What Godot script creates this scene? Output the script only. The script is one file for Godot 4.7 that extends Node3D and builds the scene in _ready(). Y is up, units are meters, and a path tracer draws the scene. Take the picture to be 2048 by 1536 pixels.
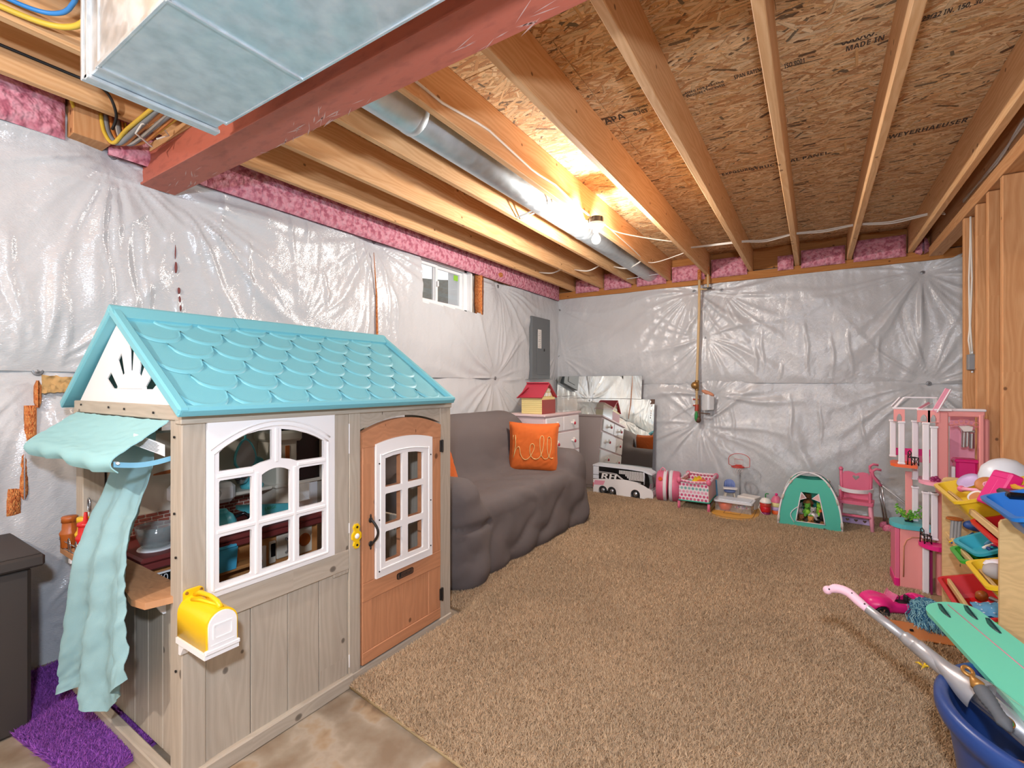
extends Node3D

var M := {}
var taken := {}
var rng := RandomNumberGenerator.new()
const EYE := Vector3(0, 1.22, 0)
const YAW := 0.57024

class Mb:
	var st := SurfaceTool.new()
	var g := 0
	var off := Vector3.ZERO
	func _init(o := Vector3.ZERO):
		off = -o
		st.begin(Mesh.PRIMITIVE_TRIANGLES)
	func tri(a: Vector3, b: Vector3, c: Vector3, ua := Vector2.ZERO, ub := Vector2.ZERO, uc := Vector2.ZERO):
		st.set_uv(ua); st.add_vertex(a + off)
		st.set_uv(uc); st.add_vertex(c + off)
		st.set_uv(ub); st.add_vertex(b + off)
	func quad(a: Vector3, b: Vector3, c: Vector3, d: Vector3, ua := Vector2(0, 1), ub := Vector2(1, 1), uc := Vector2(1, 0), ud := Vector2(0, 0)):
		tri(a, b, c, ua, ub, uc)
		tri(a, c, d, ua, uc, ud)
	func flat():
		st.set_smooth_group(-1)
	func smooth():
		g += 1
		st.set_smooth_group(g)
	# chamfered box; grain runs along the longest side in the uv
	func box(c: Vector3, s: Vector3, bev := 0.0, xf := Transform3D.IDENTITY, seed_uv := 0.0):
		flat()
		var h := s * 0.5
		var b: float = minf(bev, minf(h.x, minf(h.y, h.z)) * 0.95)
		var ax := s.max_axis_index()
		var P := func(sx: float, sy: float, sz: float, k: int) -> Vector3:
			var v := Vector3(sx * h.x, sy * h.y, sz * h.z)
			if k != 0: v.x -= sx * b
			if k != 1: v.y -= sy * b
			if k != 2: v.z -= sz * b
			return v
		var f := func(p: Array):
			var n: Vector3 = (p[1] - p[0]).cross(p[2] - p[0])
			var mid: Vector3 = Vector3.ZERO
			for q in p: mid += q
			if n.dot(mid) < 0: p.reverse()
			var na: int = n.abs().max_axis_index()
			var us := []
			for q in p:
				var oth: int = 3 - na - ax if na != ax else (ax + 1) % 3
				var gr: float = q[ax] if na != ax else q[(ax + 2) % 3]
				us.append(Vector2((gr + c[ax]) / 1.6 + seed_uv * 0.37, (q[oth] + na * 0.11) / 0.4 + seed_uv * 0.71))
			for i in range(1, p.size() - 1):
				tri(xf * (c + p[0]), xf * (c + p[i]), xf * (c + p[i + 1]), us[0], us[i], us[i + 1])
		for k in 3:
			var i1 := (k + 1) % 3
			var i2 := (k + 2) % 3
			for s0 in [-1.0, 1.0]:
				var p := []
				for q in [[-1.0, -1.0], [1.0, -1.0], [1.0, 1.0], [-1.0, 1.0]]:
					var sg := [0.0, 0.0, 0.0]
					sg[k] = s0; sg[i1] = q[0]; sg[i2] = q[1]
					p.append(P.call(sg[0], sg[1], sg[2], k))
				f.call(p)
		if b > 0.0:
			for k in 3:
				var i1 := (k + 1) % 3
				var i2 := (k + 2) % 3
				for s1 in [-1.0, 1.0]:
					for s2 in [-1.0, 1.0]:
						var sg := [0.0, 0.0, 0.0]
						sg[i1] = s1; sg[i2] = s2
						var lo := sg.duplicate(); lo[k] = -1.0
						var hi := sg.duplicate(); hi[k] = 1.0
						f.call([P.call(lo[0], lo[1], lo[2], i1), P.call(hi[0], hi[1], hi[2], i1), P.call(hi[0], hi[1], hi[2], i2), P.call(lo[0], lo[1], lo[2], i2)])
			for sx in [-1.0, 1.0]:
				for sy in [-1.0, 1.0]:
					for sz in [-1.0, 1.0]:
						f.call([P.call(sx, sy, sz, 0), P.call(sx, sy, sz, 1), P.call(sx, sy, sz, 2)])
	func bb(a: Vector3, b: Vector3, bev := 0.0, sd := 0.0):
		box((a + b) * 0.5, (b - a).abs(), bev, Transform3D.IDENTITY, sd)
	# a square bar between two points
	func bar(a: Vector3, b: Vector3, w: float, t: float, up := Vector3.UP, bev := 0.0, sd := 0.0):
		var d := (b - a).normalized()
		var x := up.cross(d)
		if x.length() < 0.01: x = Vector3.RIGHT.cross(d)
		x = x.normalized()
		box(Vector3.ZERO, Vector3(w, t, a.distance_to(b)), bev, Transform3D(Basis(x, d.cross(x), d), (a + b) * 0.5), sd)
	func lathe(pr: Array, seg := 24, xf := Transform3D.IDENTITY, from := 0.0, to := TAU):
		smooth()
		for i in pr.size() - 1:
			var p: Vector2 = pr[i]
			var q: Vector2 = pr[i + 1]
			if p.distance_to(q) < 0.00001:
				smooth()
				continue
			for k in seg:
				var a0 := from + (to - from) * k / seg
				var a1 := from + (to - from) * (k + 1) / seg
				var A := Vector3(cos(a0) * p.x, p.y, -sin(a0) * p.x)
				var B := Vector3(cos(a1) * p.x, p.y, -sin(a1) * p.x)
				var C := Vector3(cos(a1) * q.x, q.y, -sin(a1) * q.x)
				var D := Vector3(cos(a0) * q.x, q.y, -sin(a0) * q.x)
				var u0 := Vector2(float(k) / seg, float(i) / pr.size())
				var u1 := Vector2(float(k + 1) / seg, float(i) / pr.size())
				var v1 := Vector2(0, 1.0 / pr.size())
				if p.x > 0.000001: tri(xf * A, xf * B, xf * C, u0, u1, u1 + v1)
				if q.x > 0.000001: tri(xf * A, xf * C, xf * D, u0, u1 + v1, u0 + v1)
	# cylinder between two points, with crisp caps
	func cyl(a: Vector3, b: Vector3, r0: float, r1 := -1.0, seg := 18, bev := 0.0):
		if r1 < 0: r1 = r0
		var d := (b - a).normalized()
		var x := d.cross(Vector3(0.31, 0.2, 0.93)).normalized()
		var L := a.distance_to(b)
		var xf := Transform3D(Basis(x, d, x.cross(d)), a)
		if bev > 0:
			lathe([Vector2(0, 0), Vector2(r0 - bev, 0), Vector2(r0 - bev, 0), Vector2(r0, bev), Vector2(r0, bev), Vector2(r1, L - bev), Vector2(r1, L - bev), Vector2(r1 - bev, L), Vector2(r1 - bev, L), Vector2(0, L)], seg, xf)
		else:
			lathe([Vector2(0, 0), Vector2(r0, 0), Vector2(r0, 0), Vector2(r1, L), Vector2(r1, L), Vector2(0, L)], seg, xf)
	func ball(c: Vector3, r: Vector3, seg := 20, rows := 12, b := Basis.IDENTITY):
		var pr := []
		for i in rows + 1:
			var a := PI * i / rows - PI / 2
			pr.append(Vector2(maxf(cos(a), 0.0) if i > 0 and i < rows else 0.0, sin(a)))
		lathe(pr, seg, Transform3D(b * Basis.from_scale(r), c))
	func tube(pts: Array, r, sides := 8, closed := false):
		smooth()
		var n := pts.size()
		var rings := []
		var up := Vector3(0.013, 1, 0.021)
		for i in n:
			var t: Vector3
			if closed: t = pts[(i + 1) % n] - pts[(i + n - 1) % n]
			else: t = pts[mini(i + 1, n - 1)] - pts[maxi(i - 1, 0)]
			t = t.normalized()
			var x := up.cross(t)
			if x.length() < 0.05: x = Vector3(1, 0.1, 0).cross(t)
			x = x.normalized()
			var y := t.cross(x)
			up = y
			var rr: float = r[i] if r is Array else r
			var ring := []
			for k in sides:
				var a := TAU * k / sides
				ring.append(pts[i] + (x * cos(a) + y * sin(a)) * rr)
			rings.append(ring)
		for i in (n if closed else n - 1):
			for k in sides:
				var k2 := (k + 1) % sides
				var j := (i + 1) % n
				quad(rings[i][k], rings[i][k2], rings[j][k2], rings[j][k])
		if not closed:
			for k in range(1, sides - 1):
				tri(rings[0][0], rings[0][k + 1], rings[0][k])
				tri(rings[n - 1][0], rings[n - 1][k], rings[n - 1][k + 1])
	# polygon (with holes) swept from z0 to z1 of xf; a bevel shrinks the front outline
	func prism(poly: PackedVector2Array, z0: float, z1: float, xf := Transform3D.IDENTITY, holes := [], soft := false):
		if Geometry2D.is_polygon_clockwise(poly): poly.reverse()
		var pieces := [poly]
		var cut := []
		for h0: PackedVector2Array in holes:
			var h1 := h0.duplicate()
			if Geometry2D.is_polygon_clockwise(h1): h1.reverse()
			cut.append(h1)
		for h: PackedVector2Array in cut:
			var cx := 0.0
			for p in h: cx += p.x / h.size()
			var next := []
			for p in pieces:
				for half in [PackedVector2Array([Vector2(-99, -99), Vector2(cx, -99), Vector2(cx, 99), Vector2(-99, 99)]), PackedVector2Array([Vector2(cx, -99), Vector2(99, -99), Vector2(99, 99), Vector2(cx, 99)])]:
					for q in Geometry2D.intersect_polygons(p, half):
						for r in Geometry2D.clip_polygons(q, h):
							if not Geometry2D.is_polygon_clockwise(r): next.append(r)
			pieces = next
		flat()
		for p in pieces:
			var ix := Geometry2D.triangulate_polygon(p)
			for i in range(0, ix.size(), 3):
				var a: Vector2 = p[ix[i]]
				var b: Vector2 = p[ix[i + 1]]
				var c: Vector2 = p[ix[i + 2]]
				if (b - a).cross(c - a) < 0:
					var t := b
					b = c
					c = t
				tri(xf * Vector3(a.x, a.y, z1), xf * Vector3(b.x, b.y, z1), xf * Vector3(c.x, c.y, z1), a / 0.4, b / 0.4, c / 0.4)
				tri(xf * Vector3(a.x, a.y, z0), xf * Vector3(c.x, c.y, z0), xf * Vector3(b.x, b.y, z0), a / 0.4, c / 0.4, b / 0.4)
		if soft: smooth()
		for loop in [poly] + cut:
			var cw := Geometry2D.is_polygon_clockwise(loop)
			var n: int = loop.size()
			for i in n:
				var a: Vector2 = loop[i]
				var b: Vector2 = loop[(i + 1) % n]
				if cw != (loop != poly):
					var t := a
					a = b
					b = t
				quad(xf * Vector3(a.x, a.y, z0), xf * Vector3(b.x, b.y, z0), xf * Vector3(b.x, b.y, z1), xf * Vector3(a.x, a.y, z1), Vector2(0, a.y), Vector2(0.1, b.y), Vector2(0.1, b.y), Vector2(0, a.y))
	# a smooth patch: f(u, v) for u, v in 0..1; front is where u cross v points
	func patch(nu: int, nv: int, f: Callable, both := false, keep = null):
		smooth()
		var P := []
		for j in nv + 1:
			var row := PackedVector3Array()
			for i in nu + 1: row.append(f.call(float(i) / nu, float(j) / nv))
			P.append(row)
		for j in nv:
			for i in nu:
				if keep != null and not keep.call((i + 0.5) / nu, (j + 0.5) / nv): continue
				var ua := Vector2(float(i) / nu, 1.0 - float(j) / nv)
				var ub := Vector2(float(i + 1) / nu, 1.0 - float(j) / nv)
				var uc := Vector2(float(i + 1) / nu, 1.0 - float(j + 1) / nv)
				var ud := Vector2(float(i) / nu, 1.0 - float(j + 1) / nv)
				quad(P[j][i], P[j][i + 1], P[j + 1][i + 1], P[j + 1][i], ua, ub, uc, ud)
	# cloth: a patch with thickness t along its own normal
	func cloth(nu: int, nv: int, f: Callable, t := 0.003):
		var e := 0.002
		var nrm := func(u: float, v: float) -> Vector3:
			var a: Vector3 = f.call(minf(u + e, 1), v) - f.call(maxf(u - e, 0), v)
			var b: Vector3 = f.call(u, minf(v + e, 1)) - f.call(u, maxf(v - e, 0))
			return a.cross(b).normalized() * t
		patch(nu, nv, f)
		patch(nu, nv, func(u: float, v: float) -> Vector3: return f.call(1.0 - u, v) - nrm.call(1.0 - u, v))
		for side in 4:
			patch(nu if side < 2 else nv, 1, func(u: float, v: float) -> Vector3:
				var s := Vector2(u, 0) if side == 0 else Vector2(1.0 - u, 1) if side == 1 else Vector2(1, u) if side == 2 else Vector2(0, 1.0 - u)
				return f.call(s.x, s.y) - nrm.call(s.x, s.y) * (1.0 - v))
	func done() -> ArrayMesh:
		st.generate_normals()
		return st.commit()

# a smooth-minimum field meshed as surface nets
static func nets(lo: Vector3, hi: Vector3, cell: float, f: Callable, bend = null) -> ArrayMesh:
	var n := Vector3i(((hi - lo) / cell).ceil()) + Vector3i.ONE
	var val := PackedFloat32Array()
	val.resize(n.x * n.y * n.z)
	var k := 0
	for z in n.z:
		for y in n.y:
			for x in n.x:
				val[k] = f.call(lo + Vector3(x, y, z) * cell)
				k += 1
	var id := PackedInt32Array()
	id.resize(val.size())
	id.fill(-1)
	var verts := PackedVector3Array()
	var sx := 1
	var sy := n.x
	var sz := n.x * n.y
	var offs := [0, sx, sy, sx + sy, sz, sx + sz, sy + sz, sx + sy + sz]
	var edges := [[0, 1], [2, 3], [4, 5], [6, 7], [0, 2], [1, 3], [4, 6], [5, 7], [0, 4], [1, 5], [2, 6], [3, 7]]
	var cor := [Vector3(0, 0, 0), Vector3(1, 0, 0), Vector3(0, 1, 0), Vector3(1, 1, 0), Vector3(0, 0, 1), Vector3(1, 0, 1), Vector3(0, 1, 1), Vector3(1, 1, 1)]
	for z in n.z - 1:
		for y in n.y - 1:
			for x in n.x - 1:
				var b := x + y * sy + z * sz
				var s := val[b] < 0
				var mixed := false
				for o in offs:
					if (val[b + o] < 0) != s:
						mixed = true
						break
				if not mixed: continue
				var sum := Vector3.ZERO
				var c := 0
				for e in edges:
					var a0: float = val[b + offs[e[0]]]
					var a1: float = val[b + offs[e[1]]]
					if (a0 < 0) != (a1 < 0):
						sum += cor[e[0]].lerp(cor[e[1]], a0 / (a0 - a1))
						c += 1
				id[b] = verts.size()
				verts.append(lo + (Vector3(x, y, z) + sum / c) * cell)
	var ix := PackedInt32Array()
	for z in range(1, n.z - 1):
		for y in range(1, n.y - 1):
			for x in range(1, n.x - 1):
				var b := x + y * sy + z * sz
				var s := val[b] < 0
				for ax in 3:
					var d: int = [sx, sy, sz][ax]
					if (val[b + d] < 0) == s: continue
					var p: int = [sy, sz, sx][ax]
					var q: int = [sz, sx, sy][ax]
					var w := [id[b - p - q], id[b - q], id[b], id[b - p]]
					if w.min() < 0: continue
					if s: ix.append_array([w[0], w[2], w[1], w[0], w[3], w[2]])
					else: ix.append_array([w[0], w[1], w[2], w[0], w[2], w[3]])
	var nor := PackedVector3Array()
	nor.resize(verts.size())
	var calc := func():
		nor.fill(Vector3.ZERO)
		for i in range(0, ix.size(), 3):
			var nn := (verts[ix[i + 2]] - verts[ix[i]]).cross(verts[ix[i + 1]] - verts[ix[i]])
			for j in 3: nor[ix[i + j]] += nn
		for i in nor.size(): nor[i] = nor[i].normalized()
	calc.call()
	if bend != null:
		for i in verts.size(): verts[i] = bend.call(verts[i], nor[i])
		calc.call()
	var arr := []
	arr.resize(Mesh.ARRAY_MAX)
	arr[Mesh.ARRAY_VERTEX] = verts
	arr[Mesh.ARRAY_NORMAL] = nor
	arr[Mesh.ARRAY_INDEX] = ix
	var me := ArrayMesh.new()
	me.add_surface_from_arrays(Mesh.PRIMITIVE_TRIANGLES, arr)
	return me

static func rbox(p: Vector3, c: Vector3, h: Vector3, r: float) -> float:
	var q := (p - c).abs() - h + Vector3.ONE * r
	return q.max(Vector3.ZERO).length() + minf(maxf(q.x, maxf(q.y, q.z)), 0.0) - r

static func smin(a: float, b: float, k: float) -> float:
	var h := maxf(k - absf(a - b), 0.0) / k
	return minf(a, b) - h * h * k * 0.25

static func capsule(p: Vector3, a: Vector3, b: Vector3, r0: float, r1: float) -> float:
	var t := clampf((p - a).dot(b - a) / (b - a).length_squared(), 0, 1)
	return p.distance_to(a.lerp(b, t)) - lerpf(r0, r1, t)

func numbered(n: String, under: Node) -> String:
	var key := str(under.get_instance_id()) + n
	var k: int = taken.get(key, 0)
	taken[key] = k + 1
	return n if k == 0 else "%s_%03d" % [n, k]

func part(called: String, what, material, parent: Node = self) -> MeshInstance3D:
	var o := MeshInstance3D.new()
	o.name = numbered(called, parent)
	o.mesh = what.done() if what is Mb else what
	o.material_override = M[material] if material is String else material
	parent.add_child(o, true)
	return o

func tag(o: Node, label: String, category: String, group := "") -> Node:
	o.set_meta("label", label)
	o.set_meta("category", category)
	if group: o.set_meta("group", group)
	return o

func thing(called: String, label: String, category: String, at := Vector3.ZERO, turn := 0.0, group := "") -> Node3D:
	var o := Node3D.new()
	o.name = numbered(called, self)
	add_child(o, true)
	o.position = at
	o.rotation.y = turn
	tag(o, label, category, group)
	return o

func struct(called: String, what, material, parent: Node = self) -> MeshInstance3D:
	var o := part(called, what, material, parent)
	if parent == self: o.set_meta("kind", "structure")
	return o

func copy(src: Node3D, label: String, at: Vector3, turn := 0.0) -> Node3D:
	var o: Node3D = src.duplicate()
	var base := String(src.name).trim_suffix("_" + String(src.name).get_slice("_", String(src.name).get_slice_count("_") - 1)) if String(src.name).right(3).is_valid_int() else String(src.name)
	o.name = numbered(base, self)
	add_child(o, true)
	o.position = at
	o.rotation.y = turn
	o.set_meta("label", label)
	return o

func text(s: String, size: float, material, parent: Node, xf: Transform3D, called := "lettering", font := "Droid Sans", depth := 0.001, width := -1.0) -> MeshInstance3D:
	var t := TextMesh.new()
	t.text = s
	var f := SystemFont.new()
	f.font_names = PackedStringArray([font])
	f.font_weight = 700 if font.ends_with("!") else 400
	f.font_names = PackedStringArray([font.trim_suffix("!")])
	t.font = f
	t.font_size = 48
	t.pixel_size = size / 34.0
	t.depth = depth
	t.curve_step = 2.0
	var o := part(called, t, material, parent)
	o.transform = xf
	if width > 0:
		var w := t.get_aabb().size.x
		if w > 0: o.transform = xf * Transform3D(Basis.from_scale(Vector3(width / w, 1, 1)), Vector3.ZERO)
	return o

func mat(n: String, hex: String, rough := 0.6, metal := 0.0, tex: Texture2D = null, sc := Vector3.ZERO, world := false) -> StandardMaterial3D:
	var m := StandardMaterial3D.new()
	m.resource_name = n
	m.albedo_color = Color(hex)
	m.roughness = rough
	m.metallic = metal
	if tex:
		m.albedo_texture = tex
		if sc != Vector3.ZERO:
			m.uv1_triplanar = true
			m.uv1_world_triplanar = world
			m.uv1_scale = sc
	M[n] = m
	return m

func relief(n: String, tex: Texture2D, cm: float, sc := Vector3.ZERO, world := false):
	var m: StandardMaterial3D = M[n]
	m.heightmap_enabled = true
	m.heightmap_texture = tex
	m.heightmap_scale = cm
	if sc != Vector3.ZERO:
		m.uv1_triplanar = true
		m.uv1_world_triplanar = world
		m.uv1_scale = sc

func noise(sd: int, freq: float, oct := 3, kind := FastNoiseLite.TYPE_SIMPLEX_SMOOTH) -> FastNoiseLite:
	var f := FastNoiseLite.new()
	f.seed = sd
	f.frequency = freq
	f.noise_type = kind
	f.fractal_octaves = oct
	return f

# seamless noise turned into colours by a ramp of [position, colour] stops
func ramp_tex(f: FastNoiseLite, w: int, h: int, stops: Array, contrast := 1.0) -> ImageTexture:
	var im := f.get_seamless_image(w, h)
	im.convert(Image.FORMAT_L8)
	var d := im.get_data()
	var lut := []
	for i in 256:
		var x := clampf((i / 255.0 - 0.5) * contrast + 0.5, 0, 1)
		var c: Color = stops[0][1]
		for k in stops.size() - 1:
			if x >= stops[k][0]: c = (stops[k][1] as Color).lerp(stops[k + 1][1], clampf((x - stops[k][0]) / (stops[k + 1][0] - stops[k][0]), 0, 1))
		lut.append([int(c.r * 255), int(c.g * 255), int(c.b * 255)])
	var o := PackedByteArray()
	o.resize(d.size() * 3)
	for i in d.size():
		var l: Array = lut[d[i]]
		o[i * 3] = l[0]
		o[i * 3 + 1] = l[1]
		o[i * 3 + 2] = l[2]
	return ImageTexture.create_from_image(Image.create_from_data(w, h, false, Image.FORMAT_RGB8, o))

func gray_tex(f: FastNoiseLite, w := 256, h := 256) -> ImageTexture:
	return ramp_tex(f, w, h, [[0.0, Color.BLACK], [1.0, Color.WHITE]])

# boards: u runs 1.6 m along the grain, v 0.4 m across it
func wood_tex(sd: int, light: Color, dark: Color, knots := 5, strong := 1.0, w := 1024, h := 256) -> ImageTexture:
	var r := RandomNumberGenerator.new()
	r.seed = sd
	var fine := noise(sd, 0.5, 2)
	var big := noise(sd + 1, 0.01, 2)
	var kn := []
	for i in knots: kn.append([r.randf() * w, r.randf() * h, r.randf_range(4, 9)])
	var o := PackedByteArray()
	o.resize(w * h * 3)
	var k := 0
	for y in h:
		for x in w:
			var wy := float(y)
			var dk := 0.0
			for q in kn:
				var dx: float = (x - q[0]) * 0.55
				var dy: float = y - q[1]
				if absf(dx) < 60 and absf(dy) < 50:
					var e := exp(-(dx * dx + dy * dy) / (q[2] * q[2] * 6.0))
					wy += signf(dy) * e * q[2] * 1.6
					var rr: float = (dx * dx * 2.2 + dy * dy) / (q[2] * q[2])
					if rr < 1.0: dk = maxf(dk, (1.0 - rr * rr) * 0.9)
			var b := big.get_noise_2d(x * 0.25, wy * 1.4)
			var s := 0.5 + 0.5 * sin(wy * 0.42 + b * 9.0)
			var g := fine.get_noise_2d(x * 0.03, wy * 1.3) * 0.5 + 0.5
			var t := clampf((s * 0.45 + g * 0.5 + b * 0.25 - 0.1) * strong, 0, 1)
			t = maxf(t, dk * 1.6)
			var c := light.lerp(dark, minf(t, 1.0))
			if dk > 0.3: c = c.lerp(dark.darkened(0.5), (dk - 0.3) * 1.1)
			o[k] = int(clampf(c.r, 0, 1) * 255)
			o[k + 1] = int(clampf(c.g, 0, 1) * 255)
			o[k + 2] = int(clampf(c.b, 0, 1) * 255)
			k += 3
	return ImageTexture.create_from_image(Image.create_from_data(w, h, false, Image.FORMAT_RGB8, o))

func osb_tex(sd: int, n := 768, count := 3600) -> Array:
	var r := RandomNumberGenerator.new()
	r.seed = sd
	var o := PackedByteArray()
	o.resize(n * n * 3)
	var hgt := PackedByteArray()
	hgt.resize(n * n)
	var tones := [Color("fbe0b6"), Color("f2d0a2"), Color("e8c095"), Color("fdeac8"), Color("dcb184"), Color("f4d6ac"), Color("cc9c6d"), Color("fbe4bc"), Color("ebc490"), Color("f7dab0")]
	for i in n * n:
		o[i * 3] = 205
		o[i * 3 + 1] = 165
		o[i * 3 + 2] = 120
	for s in count:
		var cx := r.randf() * n
		var cy := r.randf() * n
		var L := r.randf_range(14, 62)
		var W := r.randf_range(2.0, 8.0)
		var a := r.randfn(0.0, 0.45)
		if r.randf() < 0.12: a = r.randf() * PI
		var c: Color = tones[r.randi() % tones.size()].darkened(r.randf() * 0.12)
		if r.randf() < 0.05: c = c.darkened(0.45)
		var ca := cos(a)
		var sa := sin(a)
		var hv := r.randi_range(90, 220)
		var v := -W
		while v <= W:
			var edge := 0.7 if v > W - 1.0 else 0.97 + 0.05 * sin(v * 2.1)
			var cr := int(minf(c.r * edge, 1) * 255)
			var cg := int(minf(c.g * edge, 1) * 255)
			var cb := int(minf(c.b * edge, 1) * 255)
			var u := -L * (1.0 - 0.15 * absf(v) / W)
			var ue := -u
			while u <= ue:
				var k := posmod(int(cy + u * sa + v * ca), n) * n + posmod(int(cx + u * ca - v * sa), n)
				hgt[k] = hv
				k *= 3
				o[k] = cr
				o[k + 1] = cg
				o[k + 2] = cb
				u += 0.75
			v += 0.75
	return [ImageTexture.create_from_image(Image.create_from_data(n, n, false, Image.FORMAT_RGB8, o)), ImageTexture.create_from_image(Image.create_from_data(n, n, false, Image.FORMAT_L8, hgt))]

func _ready():
	rng.seed = 7
	# ---- camera, sky, lights, exposure
	var cam := Camera3D.new()
	cam.name = "camera"
	cam.fov = 78.2
	cam.position = EYE
	cam.rotation.y = YAW
	cam.near = 0.05
	cam.current = true
	add_child(cam)
	var env := Environment.new()
	env.background_mode = Environment.BG_COLOR
	env.background_color = Color("f2f6fa")
	env.background_energy_multiplier = 1.6
	env.tonemap_mode = Environment.TONE_MAPPER_LINEAR
	env.tonemap_exposure = 1.0
	env.sdfgi_enabled = true
	env.ssao_enabled = true
	env.ssil_enabled = true
	var we := WorldEnvironment.new()
	we.name = "environment"
	we.environment = env
	add_child(we)
	materials()
	lamp(Vector3(-1.285, 2.381, -3.09), "bare round bulb in a white porcelain holder on a black box under the joists", 2.3)
	lamp(Vector3(-1.285, 2.381, 1.1), "unseen bare bulb on the joists behind the camera, lighting the near half of the room", 3.0)  # out of view, placed to light the near half of the room
	lamp(Vector3(1.75, 2.381, -1.0), "added fill bulb on the joists beyond the stud wall on the right, out of view", 1.6)  # added fill lamp, hidden past the studs, brightens the right side
	flash(Vector3(0.02, 1.62, 0.16), 3.7)  # unseen flash just behind the lens, main light on the whole room
	setting()
	fixtures()
	house()
	soft_things()
	toys()
	clutter()

func lamp(at: Vector3, label: String, power: float):
	var o := thing("light_fixture", label, "light", at, 0.0, "bare bulbs under the joists")
	var b := Mb.new()
	b.cyl(Vector3(0, -0.042, 0), Vector3.ZERO, 0.05, 0.05, 24, 0.004)
	for a in [0.3, 1.4, 2.9, 4.4]: b.box(Vector3(cos(a) * 0.05, -0.02, sin(a) * 0.05), Vector3(0.012, 0.034, 0.012), 0.002)
	part("junction_box", b, "black_plastic", o)
	b = Mb.new()
	b.lathe([Vector2(0, -0.042), Vector2(0.058, -0.042), Vector2(0.06, -0.052), Vector2(0.052, -0.064), Vector2(0.03, -0.07), Vector2(0.023, -0.078), Vector2(0.021, -0.1), Vector2(0, -0.1)], 32)
	part("lampholder", b, "porcelain", o)
	b = Mb.new()
	b.lathe([Vector2(0.014, -0.1), Vector2(0.0145, -0.112), Vector2(0.02, -0.124), Vector2(0.027, -0.134), Vector2(0.0315, -0.146), Vector2(0.032, -0.156), Vector2(0.029, -0.168), Vector2(0.021, -0.179), Vector2(0.01, -0.185), Vector2(0, -0.186)], 28)
	part("bulb", b, "bulb_glow", o)
	var l := OmniLight3D.new()
	l.name = "bulb_light"
	l.position = at + Vector3(0, -0.15, 0)
	l.light_energy = power
	l.light_color = Color("fbf4ee")
	l.light_size = 0.03
	l.omni_range = 12.0
	l.omni_attenuation = 2.0
	l.shadow_enabled = true
	add_child(l)

func flash(at: Vector3, power: float):
	var o := thing("flash_stand", "photographer's flash head, out of view on a slim stand, lighting the room from behind the camera", "flash", Vector3(at.x, 0, at.z))
	var b := Mb.new()
	b.cyl(Vector3(0, 0.35, 0), Vector3(0, at.y - 0.04, 0), 0.009)
	part("pole", b, "black_plastic", o)
	for k in 3:
		b = Mb.new()
		var a := TAU * k / 3 + 0.4
		b.tube([Vector3(0, 0.4, 0), Vector3(cos(a) * 0.3, 0.012, sin(a) * 0.3)], 0.007)
		part("leg", b, "black_plastic", o)
	b = Mb.new()
	b.ball(Vector3(0, at.y, 0), Vector3.ONE * 0.05, 20, 12)
	part("flash_bulb", b, "bulb_glow", o)
	var l := OmniLight3D.new()
	l.name = "flash_light"
	l.position = at
	l.light_energy = power
	l.light_color = Color("e0ecff")
	l.light_size = 0.05
	l.omni_range = 14.0
	l.omni_attenuation = 2.0
	l.shadow_enabled = true
	add_child(l)

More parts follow.
